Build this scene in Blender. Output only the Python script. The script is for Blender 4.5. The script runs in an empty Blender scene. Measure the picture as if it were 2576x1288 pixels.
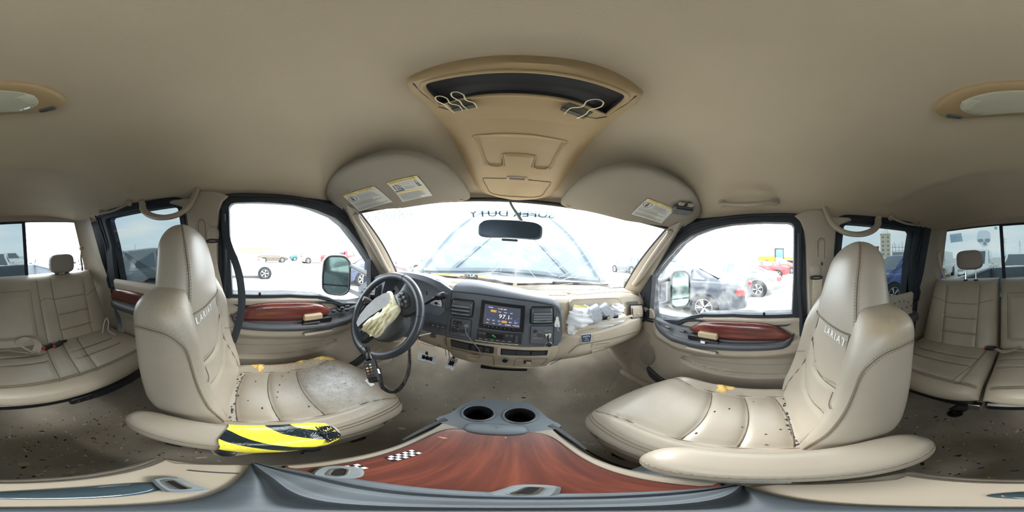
import bpy, bmesh, math, random
from mathutils import Vector, Matrix, geometry
S = bpy.context.scene
COL = S.collection
PI = math.pi
random.seed(7)
# ------------------------------------------------------------------ camera, world, exposure
CAM_H = 1.55                       # camera above the yard
ROLL = math.radians(3.5)           # the truck leans to its right on its wheels
cd = bpy.data.cameras.new('camera'); cd.type = 'PANO'
cd.panorama_type = 'EQUIRECTANGULAR'
try:
    cd.cycles.panorama_type = 'EQUIRECTANGULAR'
except Exception:
    pass
cd.clip_start = 0.01; cd.clip_end = 2000
cam = bpy.data.objects.new('camera', cd); COL.objects.link(cam)
TILT = math.radians(-1.3)           # the hand-held camera itself is a touch off level
cam.matrix_world = Matrix.Translation((0, 0, CAM_H)) @ Matrix.Rotation(TILT, 4, 'Y') @ Matrix.Rotation(PI/2, 4, 'X')
S.camera = cam
vs = S.view_settings
vs.view_transform = 'Standard'; vs.look = 'None'; vs.gamma = 1; vs.use_curve_mapping = False
vs.exposure = 0.68
W = bpy.data.worlds.new('overcast sky'); S.world = W; W.use_nodes = True
nt = W.node_tree; nt.nodes.clear()
def wn(t, **k):
    n = nt.nodes.new(t)
    for a, b in k.items(): setattr(n, a, b)
    return n
o_ = wn('ShaderNodeOutputWorld'); bg = wn('ShaderNodeBackground'); bg.inputs[1].default_value = 6.3
tc = wn('ShaderNodeTexCoord'); mp = wn('ShaderNodeMapping'); mp.inputs['Scale'].default_value = (1.2, 1.2, 5)
nz = wn('ShaderNodeTexNoise'); nz.inputs['Scale'].default_value = 2.2; nz.inputs['Detail'].default_value = 6
cr = wn('ShaderNodeValToRGB')
cr.color_ramp.elements[0].position = .35; cr.color_ramp.elements[0].color = (.74, .86, .95, 1)
cr.color_ramp.elements[1].position = .68; cr.color_ramp.elements[1].color = (1, .99, .97, 1)
nt.links.new(tc.outputs['Generated'], mp.inputs[0]); nt.links.new(mp.outputs[0], nz.inputs[0])
nt.links.new(nz.outputs[0], cr.inputs[0]); nt.links.new(cr.outputs[0], bg.inputs[0]); nt.links.new(bg.outputs[0], o_.inputs[0])
sl = bpy.data.lights.new('sun', 'SUN'); sl.energy = 4.0; sl.angle = math.radians(25); sl.color = (1, .96, .9)
sun = bpy.data.objects.new('sun', sl); COL.objects.link(sun)
sun.rotation_euler = (math.radians(50), 0, math.radians(165))     # high thin-cloud sun behind the truck
S.cycles.diffuse_bounces = 9; S.cycles.max_bounces = 16; S.cycles.transparent_max_bounces = 16
S.cycles.sample_clamp_indirect = 8

# ------------------------------------------------------------------ helpers
def V(*a): return Vector(a if len(a) > 1 else a[0])
def DIR(px, py):
    """pixel of the 2576 x 1288 panorama -> direction in the truck's own frame"""
    az = (px-1288)/2576*2*PI; el = (644-py)/1288*PI
    x, y, z = math.sin(az)*math.cos(el), math.cos(az)*math.cos(el), math.sin(el)
    c, s = math.cos(ROLL), math.sin(ROLL)
    return V(c*x-s*z, y, s*x+c*z)
def WDIR(px, py):
    az = (px-1288)/2576*2*PI; el = (644-py)/1288*PI
    return Matrix.Rotation(TILT, 3, 'Y') @ V(math.sin(az)*math.cos(el), math.cos(az)*math.cos(el), math.sin(el))
def hit(px, py, n, d):
    D = DIR(px, py); return D*(d/D.dot(V(*n)))
def ox(px, py, x): return hit(px, py, (1, 0, 0), x)
def oy(px, py, y): return hit(px, py, (0, 1, 0), y)
def oz(px, py, z): return hit(px, py, (0, 0, 1), z)
def lerp(a, b, t): return a+(b-a)*t
def ss(a, b, x):
    t = max(0, min(1, (x-a)/(b-a))); return t*t*(3-2*t)
def interp(pts, x):
    if x <= pts[0][0]: return pts[0][1]
    for (a, b), (c, d) in zip(pts, pts[1:]):
        if x <= c: return b+(d-b)*(x-a)/(c-a)
    return pts[-1][1]
def smooth_path(pts, n=6, closed=False):
    P = [V(*p) for p in pts]; out = []; m = len(P)
    rng = m if closed else m-1
    for i in range(rng):
        if closed: a, b, c, d = P[(i-1) % m], P[i], P[(i+1) % m], P[(i+2) % m]
        else: a, b, c, d = P[max(i-1, 0)], P[i], P[i+1], P[min(i+2, m-1)]
        for k in range(n):
            t = k/n
            out.append(.5*((2*b)+(c-a)*t+(2*a-5*b+4*c-d)*t*t+(3*b-a-3*c+d)*t**3))
    if not closed: out.append(P[-1])
    return out
def sm2(pts, n=4, closed=True):
    return [(p.x, p.y) for p in smooth_path([(a, b, 0) for a, b in pts], n, closed)]
def rrect(x0, y0, x1, y1, r, n=4):
    o = []
    for cx, cy, a in ((x1-r, y1-r, 0), (x0+r, y1-r, 90), (x0+r, y0+r, 180), (x1-r, y0+r, 270)):
        for k in range(n+1):
            t = math.radians(a+90*k/n); o.append((cx+r*math.cos(t), cy+r*math.sin(t)))
    return o
def frame(p, fwd, up=(0, 0, 1)):
    """matrix whose x=right, y=up, z=towards the viewer (normal fwd)"""
    z = V(*fwd).normalized(); x = V(*up).cross(z).normalized(); y = z.cross(x)
    M = Matrix((x, y, z)).transposed().to_4x4(); M.translation = V(*p); return M

class MB:
    def __init__(s): s.v = []; s.f = []; s.m = []; s.cur = 0
    def mat(s, i): s.cur = i; return s
    def add(s, vs, fs, m=None):
        b = len(s.v); s.v += [V(*p) for p in vs]
        s.f += [tuple(i+b for i in f) for f in fs]; s.m += [s.cur if m is None else m]*len(fs)
        return s
    def box(s, c, size, bev=0, M=None):
        hx, hy, hz = size[0]/2, size[1]/2, size[2]/2; c = V(*c)
        T = (lambda p: c+(M.to_3x3() @ p)) if M is not None else (lambda p: c+p)
        if bev <= 0:
            vs = [T(V(x*hx, y*hy, z*hz)) for x in (-1, 1) for y in (-1, 1) for z in (-1, 1)]
            return s.add(vs, [(0, 1, 3, 2), (4, 6, 7, 5), (0, 4, 5, 1), (2, 3, 7, 6), (0, 2, 6, 4), (1, 5, 7, 3)])
        b = min(bev, hx*.98, hy*.98, hz*.98); vs = []; ix = {}
        for x in (-1, 1):
            for y in (-1, 1):
                for z in (-1, 1):
                    for a in range(3):
                        q = [hx-b, hy-b, hz-b]; q[a] += b
                        ix[(x, y, z, a)] = len(vs); vs.append(T(V(x*q[0], y*q[1], z*q[2])))
        fs = []
        for sg in (-1, 1):
            for a in range(3):
                o = [k for k in range(3) if k != a]; q = []
                for u, w in ((-1, -1), (1, -1), (1, 1), (-1, 1)):
                    k = [0, 0, 0]; k[a] = sg; k[o[0]] = u; k[o[1]] = w; q.append(ix[(*k, a)])
                flip = (sg < 0) != (a == 1)
                fs.append(tuple(reversed(q)) if flip else tuple(q))
        for a in range(3):
            o = [k for k in range(3) if k != a]
            for u in (-1, 1):
                for w in (-1, 1):
                    q = []
                    for t, fa in ((-1, o[0]), (1, o[0]), (1, o[1]), (-1, o[1])):
                        k = [0, 0, 0]; k[a] = t; k[o[0]] = u; k[o[1]] = w; q.append(ix[(*k, fa)])
                    fs.append(tuple(q))
        for x in (-1, 1):
            for y in (-1, 1):
                for z in (-1, 1): fs.append(tuple(ix[(x, y, z, a)] for a in range(3)))
        return s.add(vs, fs)
    def grid(s, fn, nu, nv, cu=False, cv=False):
        U = nu if cu else nu+1; Vn = nv if cv else nv+1
        vs = [fn(i/nu, j/nv) for i in range(U) for j in range(Vn)]
        fs = [(i*Vn+j, ((i+1) % U)*Vn+j, ((i+1) % U)*Vn+(j+1) % Vn, i*Vn+(j+1) % Vn)
              for i in range(nu) for j in range(nv)]
        return s.add(vs, fs)
    def loft(s, rings, closed=True, caps=True):
        n = len(rings[0]); vs = [p for r in rings for p in r]; fs = []
        for i in range(len(rings)-1):
            for j in range(n if closed else n-1):
                fs.append((i*n+j, i*n+(j+1) % n, (i+1)*n+(j+1) % n, (i+1)*n+j))
        if caps and closed:
            fs.append(tuple(reversed(range(n)))); fs.append(tuple(range((len(rings)-1)*n, len(rings)*n)))
        return s.add(vs, fs)
    def sweep(s, path, prof, up=(0, 0, 1), closed=False, scale=None, caps=True):
        P = [V(*p) for p in path]; rings = []; m = len(P); u = V(*up); pu = None
        for i, p in enumerate(P):
            a = P[(i-1) % m] if (closed or i > 0) else p; b = P[(i+1) % m] if (closed or i < m-1) else p
            t = (b-a).normalized()
            if pu is None: pu = u if abs(u.dot(t)) < .98 else V(1, .1, .2)
            x = t.cross(pu).normalized(); y = x.cross(t).normalized(); pu = y
            k = scale[i] if scale else 1
            rings.append([p+x*(a_*k)+y*(b_*k) for a_, b_ in prof])
        if closed: rings.append(rings[0]); return s.loft(rings, True, False)
        return s.loft(rings, True, caps)
    def tube(s, path, r, n=8, closed=False, scale=None):
        return s.sweep(path, [(r*math.cos(2*PI*k/n), r*math.sin(2*PI*k/n)) for k in range(n)], closed=closed, scale=scale)
    def ell(s, c, r, nu=16, nv=10, M=None, e=1.0):
        c = V(*c); r = (r, r, r) if isinstance(r, (int, float)) else r
        pw = lambda v: math.copysign(abs(v)**e, v)
        def fn(u, v):
            a = 2*PI*u; b = PI*(v-.5)
            p = V(r[0]*pw(math.cos(b))*pw(math.cos(a)), r[1]*pw(math.cos(b))*pw(math.sin(a)), r[2]*pw(math.sin(b)))
            return c+(M.to_3x3() @ p if M is not None else p)
        return s.grid(fn, nu, nv, cu=True)
    def lathe(s, prof, M, n=24):
        """prof: (radius, height) along M's z axis"""
        return s.grid(lambda u, v: M @ V(prof[min(int(round(v*(len(prof)-1))), len(prof)-1)][0]*math.cos(2*PI*u),
                      prof[int(round(v*(len(prof)-1)))][0]*math.sin(2*PI*u), prof[int(round(v*(len(prof)-1)))][1]), n, len(prof)-1, cu=True)
    def plate(s, outs, mp, w0, w1, bev=0.0):
        """outs: [outer, hole, ...] 2D loops; mp(u, v, w) -> 3D ; w1 is the visible face"""
        outs = [list(o) for o in outs]
        tris = geometry.tessellate_polygon([[V(a, b, 0) for a, b in o] for o in outs])
        flat = [p for o in outs for p in o]; n = len(flat)
        if bev > 0 and len(outs) == 1:
            o = outs[0]; cx = sum(p[0] for p in o)/n; cy = sum(p[1] for p in o)/n; ins = []
            area = sum(o[i][0]*o[(i+1) % n][1]-o[(i+1) % n][0]*o[i][1] for i in range(n)); sg = 1 if area > 0 else -1
            for i in range(n):
                a = V(o[i-1][0], o[i-1][1]); b = V(o[(i+1) % n][0], o[(i+1) % n][1]); t = (b-a)
                if t.length < 1e-9: ins.append(o[i]); continue
                t.normalize(); ins.append((o[i][0]-t.y*bev*sg, o[i][1]+t.x*bev*sg))
            dw = bev if w1 > w0 else -bev
            vs = [mp(a, b, w0) for a, b in o]+[mp(a, b, w1-dw) for a, b in o]+[mp(a, b, w1) for a, b in ins]
            fs = [tuple(i+2*n for i in t) for t in tris]+[tuple(t) for t in tris]
            for i in range(n):
                j = (i+1) % n; fs += [(i, j, j+n, i+n), (i+n, j+n, j+2*n, i+2*n)]
            return s.add(vs, fs)
        vs = [mp(a, b, w0) for a, b in flat]+[mp(a, b, w1) for a, b in flat]
        fs = [tuple(i+n for i in t) for t in tris]+[tuple(t) for t in tris]
        k = 0
        for o in outs:
            m = len(o)
            for i in range(m): fs.append((k+i, k+(i+1) % m, k+n+(i+1) % m, k+n+i))
            k += m
        return s.add(vs, fs)
    def text(s, body, size, M, depth=.0006, align='CENTER', mirror=False, spacing=1.0, sx=1.0, shear=0.0):
        c = bpy.data.curves.new('t', 'FONT'); c.body = body; c.size = size; c.align_x = align; c.align_y = 'CENTER'
        c.extrude = depth; c.resolution_u = 2; c.space_character = spacing; c.shear = shear
        o = bpy.data.objects.new('t', c); me = o.to_mesh()
        k = -1 if mirror else 1
        s.add([M @ V(v.co.x*k*sx, v.co.y, v.co.z) for v in me.vertices], [tuple(p.vertices) for p in me.polygons])
        o.to_mesh_clear(); bpy.data.objects.remove(o); bpy.data.curves.remove(c); return s

CAB = []          # top-level objects fixed to the truck
def ob(name, mb, mats, parent=None, ang=35, cab=True, local=False, kind=None):
    me = bpy.data.meshes.new(name); me.from_pydata([tuple(v) for v in mb.v], [], mb.f)
    mats = mats if isinstance(mats, (list, tuple)) else [mats]
    for m in mats: me.materials.append(m)
    if len(mats) > 1 and len(me.polygons) == len(mb.m): me.polygons.foreach_set('material_index', mb.m)
    me.update(); fixn(me)
    if ang > 0:
        me.polygons.foreach_set('use_smooth', [True]*len(me.polygons)); me.set_sharp_from_angle(angle=math.radians(ang))
    o = bpy.data.objects.new(name, me); COL.objects.link(o)
    if parent is not None:
        o.parent = parent
        if not local and parent.get('_base'): o.location = -V(*parent['_base'])
        if parent.get('_base') is None: pass
    elif cab: CAB.append(o)
    if kind: o['kind'] = kind
    return o
def fixn(me):
    b = bmesh.new(); b.from_mesh(me); bmesh.ops.recalc_face_normals(b, faces=b.faces); b.to_mesh(me); b.free()
def thing(name, label, cat, loc=(0, 0, 0), cab=True, group=None):
    o = bpy.data.objects.new(name, None); COL.objects.link(o); o.location = loc; o.empty_display_size = .05
    o['_base'] = tuple(loc); o['label'] = label; o['category'] = cat
    if group: o['group'] = group
    if cab: CAB.append(o)
    return o
def struct(name, loc=(0, 0, 0), label=None, cab=True):
    o = bpy.data.objects.new(name, None); COL.objects.link(o); o.location = loc; o.empty_display_size = .05
    o['_base'] = tuple(loc); o['kind'] = 'structure'
    if label: o['label'] = label
    if cab: CAB.append(o)
    return o
def tag(o, label, cat, group=None):
    o['label'] = label; o['category'] = cat
    if group: o['group'] = group
    return o
def copy_tree(o, parent=None):
    c = o.copy(); COL.objects.link(c)
    if parent is not None: c.parent = parent
    for ch in list(o.children): copy_tree(ch, c)
    return c

# ------------------------------------------------------------------ materials
def rgb(r, g, b):
    f = lambda c: (c/255/12.92) if c/255 <= .04045 else ((c/255+.055)/1.055)**2.4
    return (f(r), f(g), f(b), 1)
def mat(name, col, rough=.5, metal=0, var=0, vs=8, bump=0, bs=200, spec=.5, coat=0, col2=None, emit=None, es=1, thr=None, stretch=None, sheen=0):
    m = bpy.data.materials.new(name); m.use_nodes = True; t = m.node_tree; b = t.nodes['Principled BSDF']
    col = tuple(col) if len(col) == 4 else (*col, 1)
    b.inputs['Base Color'].default_value = col; b.inputs['Roughness'].default_value = rough; b.inputs['Metallic'].default_value = metal
    b.inputs['Specular IOR Level'].default_value = spec; b.inputs['Coat Weight'].default_value = coat; b.inputs['Coat Roughness'].default_value = .08
    if sheen: b.inputs['Sheen Weight'].default_value = sheen
    N = t.nodes.new; L = t.links.new
    co = None
    if var or bump or col2:
        co = N('ShaderNodeTexCoord').outputs['Object']
        if stretch:
            q = N('ShaderNodeMapping'); q.inputs['Scale'].default_value = stretch; L(co, q.inputs[0]); co = q.outputs[0]
    if var or col2:
        n = N('ShaderNodeTexNoise'); n.inputs['Scale'].default_value = vs; n.inputs['Detail'].default_value = 5; L(co, n.inputs[0])
        r = N('ShaderNodeValToRGB'); e = r.color_ramp.elements
        c2 = col2 if col2 else tuple(c*(1-var) for c in col[:3])+(1,)
        c1 = col if col2 else tuple(min(1, c*(1+var*.6)) for c in col[:3])+(1,)
        e[0].color = c2; e[1].color = c1
        a = thr if thr else (.35, .65)
        e[0].position = a[0]; e[1].position = a[1]
        L(n.outputs[0], r.inputs[0]); L(r.outputs[0], b.inputs['Base Color'])
    if bump:
        n2 = N('ShaderNodeTexNoise'); n2.inputs['Scale'].default_value = bs; n2.inputs['Detail'].default_value = 3; L(co, n2.inputs[0])
        bp = N('ShaderNodeBump'); bp.inputs['Strength'].default_value = bump; bp.inputs['Distance'].default_value = .0003
        L(n2.outputs[0], bp.inputs['Height']); L(bp.outputs[0], b.inputs['Normal'])
    if emit:
        b.inputs['Emission Color'].default_value = (*emit[:3], 1); b.inputs['Emission Strength'].default_value = es
    return m
def glass(name, tint, refl=.5, dirt=0, dcol=(.6, .6, .58), dscale=30):
    m = bpy.data.materials.new(name); m.use_nodes = True; t = m.node_tree; t.nodes.clear()
    N = t.nodes.new; L = t.links.new
    o = N('ShaderNodeOutputMaterial'); tr = N('ShaderNodeBsdfTransparent'); tr.inputs[0].default_value = (*tint, 1)
    gl = N('ShaderNodeBsdfGlossy'); gl.inputs['Roughness'].default_value = .02
    fr = N('ShaderNodeFresnel'); fr.inputs[0].default_value = 1.3
    mu = N('ShaderNodeMath'); mu.operation = 'MULTIPLY'; mu.inputs[1].default_value = refl; L(fr.outputs[0], mu.inputs[0])
    mx = N('ShaderNodeMixShader'); L(mu.outputs[0], mx.inputs[0]); L(tr.outputs[0], mx.inputs[1]); L(gl.outputs[0], mx.inputs[2])
    last = mx.outputs[0]
    if dirt:
        df = N('ShaderNodeBsdfDiffuse'); df.inputs[0].default_value = (*dcol, 1)
        tl = N('ShaderNodeBsdfTranslucent'); tl.inputs[0].default_value = (*dcol, 1)
        ad = N('ShaderNodeMixShader'); ad.inputs[0].default_value = .6; L(df.outputs[0], ad.inputs[1]); L(tl.outputs[0], ad.inputs[2])
        c = N('ShaderNodeTexCoord'); n = N('ShaderNodeTexNoise'); n.inputs['Scale'].default_value = dscale; n.inputs['Detail'].default_value = 6
        L(c.outputs['Object'], n.inputs[0]); r = N('ShaderNodeMapRange'); r.inputs[1].default_value = .45; r.inputs[2].default_value = .8
        r.inputs[4].default_value = dirt; L(n.outputs[0], r.inputs[0])
        m2 = N('ShaderNodeMixShader'); L(r.outputs[0], m2.inputs[0]); L(last, m2.inputs[1]); L(ad.outputs[0], m2.inputs[2]); last = m2.outputs[0]
    L(last, o.inputs[0]); return m
def wood(name, c1, c2, scale=(3, 30, 30), coat=.6):
    m = mat(name, c1, .28, coat=coat); t = m.node_tree; b = t.nodes['Principled BSDF']; N = t.nodes.new; L = t.links.new
    c = N('ShaderNodeTexCoord'); q = N('ShaderNodeMapping'); q.inputs['Scale'].default_value = scale; L(c.outputs['Object'], q.inputs[0])
    n = N('ShaderNodeTexNoise'); n.inputs['Scale'].default_value = 2.5; n.inputs['Detail'].default_value = 8; n.inputs['Distortion'].default_value = .6; L(q.outputs[0], n.inputs[0])
    r = N('ShaderNodeValToRGB'); e = r.color_ramp.elements; e[0].position = .3; e[0].color = c2; e[1].position = .68; e[1].color = c1
    k = e.new(.5); k.color = tuple((a+d)/2*.9 for a, d in zip(c1, c2))
    L(n.outputs[0], r.inputs[0]); L(r.outputs[0], b.inputs['Base Color']); return m
def worn(name, base, marks, rough=.38, bs=260):
    """leather with wear patches: marks = [(centre, radius, colour, amount)] in object space; also cracks"""
    m = mat(name, base, rough, bump=.35, bs=bs, var=.07, vs=5); t = m.node_tree; b = t.nodes['Principled BSDF']; N = t.nodes.new; L = t.links.new
    src = b.inputs['Base Color'].links[0].from_socket; c = N('ShaderNodeTexCoord').outputs['Object']
    for (ctr, rad, colr, amt, crack) in marks:
        sub = N('ShaderNodeVectorMath'); sub.operation = 'SUBTRACT'; sub.inputs[1].default_value = ctr; L(c, sub.inputs[0])
        dv = N('ShaderNodeVectorMath'); dv.operation = 'DIVIDE'; dv.inputs[1].default_value = rad; L(sub.outputs[0], dv.inputs[0])
        ln = N('ShaderNodeVectorMath'); ln.operation = 'LENGTH'; L(dv.outputs[0], ln.inputs[0])
        mr = N('ShaderNodeMapRange'); mr.inputs[1].default_value = 1.1; mr.inputs[2].default_value = .3; mr.inputs[4].default_value = amt; L(ln.outputs['Value'], mr.inputs[0])
        fac = mr.outputs[0]
        if crack:
            vo = N('ShaderNodeTexVoronoi'); vo.feature = 'DISTANCE_TO_EDGE'; vo.inputs['Scale'].default_value = crack
            ns = N('ShaderNodeTexNoise'); ns.inputs['Scale'].default_value = crack*.5; L(c, ns.inputs[0])
            av = N('ShaderNodeVectorMath'); av.operation = 'MULTIPLY_ADD'; av.inputs[1].default_value = (.08,)*3; L(ns.outputs['Color'], av.inputs[0]); L(c, av.inputs[2])
            L(av.outputs[0], vo.inputs[0])
            m2 = N('ShaderNodeMapRange'); m2.inputs[1].default_value = .035; m2.inputs[2].default_value = 0; L(vo.outputs['Distance'], m2.inputs[0])
            mm = N('ShaderNodeMath'); mm.operation = 'MULTIPLY'; L(fac, mm.inputs[0]); L(m2.outputs[0], mm.inputs[1]); fac = mm.outputs[0]
        else:
            ns = N('ShaderNodeTexNoise'); ns.inputs['Scale'].default_value = 30; ns.inputs['Detail'].default_value = 8; L(c, ns.inputs[0])
            m2 = N('ShaderNodeMapRange'); m2.inputs[1].default_value = .15; m2.inputs[2].default_value = .8; L(ns.outputs[0], m2.inputs[0])
            mm = N('ShaderNodeMath'); mm.operation = 'MULTIPLY'; L(fac, mm.inputs[0]); L(m2.outputs[0], mm.inputs[1]); fac = mm.outputs[0]
        mx = N('ShaderNodeMix'); mx.data_type = 'RGBA'; L(fac, mx.inputs[0]); L(src, mx.inputs[6]); mx.inputs[7].default_value = (*colr[:3], 1); src = mx.outputs[2]
    L(src, b.inputs['Base Color']); return m

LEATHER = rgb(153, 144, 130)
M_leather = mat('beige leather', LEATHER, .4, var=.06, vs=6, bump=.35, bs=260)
M_leather2 = mat('lightened rear bench leather', rgb(174, 162, 143), .42, var=.07, vs=6, bump=.35, bs=260)  # same leather as the front seats, colour lightened to offset the dimmer rear
M_stitch = mat('stitching thread', rgb(150, 138, 118), .8)
M_seam = mat('seam shadow line', rgb(110, 98, 84), .8)
M_liner = mat('headliner cloth', rgb(191, 178, 156), .95, var=.05, vs=3, bump=.5, bs=500)
M_plastic = mat('beige plastic', rgb(161, 151, 136), .5, var=.04, vs=10, bump=.2, bs=500)
M_plastic2 = mat('tan plastic', rgb(178, 160, 132), .5, var=.05, vs=10, bump=.2, bs=500)
M_yellow = mat('yellowed beige plastic', rgb(168, 145, 108), .5, var=.05, vs=6, bump=.15, bs=500)
M_dark = mat('charcoal plastic', rgb(74, 76, 80), .45, var=.08, vs=10, bump=.2, bs=600)
M_dark2 = mat('dark grey plastic', rgb(52, 53, 57), .4, var=.08, vs=12)
M_black = mat('black plastic', rgb(24, 24, 27), .35)
M_rubber = mat('black rubber seal', rgb(32, 38, 46), .65, var=.15, vs=12)
M_carpet = mat('grey brown carpet', rgb(170, 162, 148), .97, var=.18, vs=5, bump=1.0, bs=420)
M_carpet2 = mat('toe board carpet', rgb(162, 155, 142), .97, var=.15, vs=6, bump=1.0, bs=420)
M_chrome = mat('chrome', rgb(215, 218, 222), .16, metal=1)
M_steel = mat('brushed steel', rgb(170, 172, 176), .35, metal=1, var=.1, vs=40)
M_white = mat('white paint', rgb(235, 235, 235), .5)
M_cherry = wood('cherry wood trim', rgb(118, 54, 42), rgb(70, 26, 26), (25, 3, 25))
M_lid = wood('cherry wood lid', rgb(120, 64, 50), rgb(80, 42, 38), (26, 2.2, 26), coat=.3)
M_glass = glass('clear door glass', (.955, .965, .965), .6)
M_glassd = glass('dirty door glass', (.93, .94, .94), .6, dirt=.28, dscale=18)
M_wind = glass('windshield glass', (.92, .94, .945), .7, dirt=.22, dscale=9)
M_tint = glass('tinted privacy glass', (.242, .264, .268), .5)
M_cream = mat('cream airbag cloth', rgb(226, 220, 190), .85, var=.06, vs=30, bump=.4, bs=300)
M_whitecloth = mat('white airbag cloth', rgb(232, 234, 238), .85, var=.05, vs=25, bump=.4, bs=300)
M_foam = mat('torn yellow foam', rgb(222, 186, 110), .9, var=.2, vs=60, bump=1, bs=90)
# ================================================================== the cab shell (truck frame: camera point = origin)
FZ = -.95                                      # cab floor
BELT = -.235
def sxv(z): return .785-.2*z if z > BELT else .80
def smap(s): return lambda y, z, w: V(s*(sxv(z)-w), y, z)
def sp(px, py, s, w=0.0):
    p = hit(px, py, (s, 0, .2), .785-w); return (p.y, p.z)
def dp(px, py, s, w=0.0):
    p = ox(px, py, s*(.80-w)); return (p.y, p.z)
def yf(x): return .76-.62*x*x
def ybr(z): return interp([(-.6, -.95), (-.3, -1.02), (-.1, -1.07), (.26, -1.11)], z)
def zroof(x, y):
    k = max(0, 1-abs(x/.752)**3.2)**.8
    f = interp([(-1.30, .30), (-1.15, .72), (-.9, 1), (.3, 1), (.55, .82), (.78, .2)], y+.25*x*x*(y > 0))
    return .243+.122*k*f+.02*(1-abs(x/.752)**2)
# ---- headliner
def hl(u, v):
    x = lerp(-.752, .752, u); y = lerp(-1.30, yf(x), v)
    z = zroof(x, y)
    z += -.010*math.exp(-((y+.62-.15*x*x)/.05)**2)*(abs(x) < .62)      # pressed crease behind the dome lamp
    return V(x, y, z)
hm = MB().grid(hl, 72, 72)
hm.grid(lambda u, v: (lambda p: V(p.x, p.y, .62))(hl(u, v)), 2, 2)
ceil = ob('ceiling', hm, M_liner, kind='structure')
ceil['label'] = 'tan cloth headliner of the truck cab'
bk = MB()                                          # roof sheet metal edge skirts, closing the shell to light
bk.loft([[hl(u/40, 0) for u in range(41)], [V(hl(u/40, 0).x, -1.32, .63) for u in range(41)]], closed=False, caps=False)
bk.loft([[hl(u/40, 1) for u in range(41)], [hl(u/40, 1)+V(0, .05, .3) for u in range(41)]], closed=False, caps=False)
for u in (0, 1): bk.loft([[hl(u, v/30) for v in range(31)], [hl(u, v/30)+V(.08*(2*u-1), 0, .3) for v in range(31)]], closed=False, caps=False)
ob('roof_edge', bk, M_liner, parent=ceil)
# ---- floor, toe board, tunnel
def fl(u, v):
    x = lerp(-.86, .86, u); y = lerp(-1.3, 1.28, v)
    z = FZ + .07*math.exp(-(x/.2)**4)*ss(-.3, .2, y) + .5*max(0, y-.78)**1.25*1.15
    z += .012*math.sin(x*9+y*4)*math.sin(y*7)*.5
    z += .05*ss(.3, .75, y)*ss(.15, .35, abs(x))*ss(.75, .5, abs(x))*0
    return V(x, y, min(z, -.5))
floor = ob('floor', MB().grid(fl, 60, 80), M_carpet, kind='structure')
floor['label'] = 'worn grey brown carpet floor of the cab'
# ---- firewall below the dashboard
fw = MB().grid(lambda u, v: V(lerp(-.86, .86, u), 1.12+.1*v, lerp(-.75, -.2, v)), 8, 8)
wf = ob('wall_front', fw, M_carpet2, kind='structure')
# ---- glass outlines on the side planes
RFG = [(1990,783),(1996,700),(1997,573),(1992,565),(1983,562),(1923,561),(1842,566),(1791,576),(1741,594),(1711,615),(1670,661),(1640,699),(1640,745),(1644,788),(1680,797),(1722,799),(1749,789),(1775,784),(1850,783)]
RFO = [(2026,790),(2026,600),(2020,565),(2008,550),(1995,544),(1922,544),(1850,548),(1761,562),(1727,576),(1690,603),(1660,637),(1628,690),(1630,735),(1636,790),(1662,802),(1722,806),(1768,797)]
RRG = [(2107,772),(2112,640),(2119,572),(2130,563),(2168,566),(2296,582),(2300,588),(2290,650),(2282,738),(2200,752)]
RRO = [(2088,800),(2095,640),(2100,570),(2112,549),(2168,548),(2314,566),(2319,580),(2304,650),(2294,752),(2200,775)]
to2 = lambda L: [sp(a, b, 1) for a, b in L]
GF, GFO, GR, GRO = to2(RFG), to2(RFO), to2(RRG), to2(RRO)
def big(L, k=1.05):
    cy = sum(p[0] for p in L)/len(L); cz = sum(p[1] for p in L)/len(L); return [(cy+(y-cy)*k, cz+(z-cz)*(k+.03)) for y, z in L]
def clipz(L, z0): return [(y, max(z, z0)) for y, z in L]
doors = {}
for s, fn_, rn_ in ((-1, 'door_1', 'door_3'), (1, 'door_2', 'door_4')):
    mp = smap(s); side = 'driver' if s < 0 else 'passenger'
    for nm, G, GO, tint in ((fn_, GF, GFO, 0), (rn_, GR, GRO, 1)):
        d = struct(nm, (s*.8, G[0][0]+.2, -.4), ('front ' if not tint else 'rear ')+side+' door with '+('clear' if not tint else 'tinted')+' window')
        doors[nm] = d
        fr = MB().plate([GO, G], mp, -.022, .018)
        ob('window_frame', fr, M_rubber, d)
        # raised inner seal bead round the opening
        bd = MB(); n = len(GO)
        mid = [((GO[i][0]*.55+min(G, key=lambda q: (q[0]-GO[i][0])**2+(q[1]-GO[i][1])**2)[0]*.45),
                (GO[i][1]*.55+min(G, key=lambda q: (q[0]-GO[i][0])**2+(q[1]-GO[i][1])**2)[1]*.45)) for i in range(n)]
        bd.tube([mp(y, z, .018) for y, z in sm2(mid, 4)], .006, 6, closed=True)
        bd.tube([mp(y, z, .020) for y, z in sm2(GO, 4)], .008, 6, closed=True)
        ob('window_seal', bd, M_rubber, d)
        gm = MB().plate([G], mp, -.012, -.008)
        ob('window_glass', gm, M_tint if tint else (M_glassd if s > 0 else M_glass), d, ang=0)
# ---- windshield
def wsf(u, v):
    t = v; hw = lerp(.672, .775, t); x = lerp(-hw, hw, u)
    y = lerp(.765-.62*x*x, 1.17-.4*x*x, t); z = lerp(.272-.085*(x/.67)**2, -.245+.05*(x/.77)**2, t)
    bow = .03*math.sin(PI*t); return V(x, y+bow, z+bow*.6)
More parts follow.
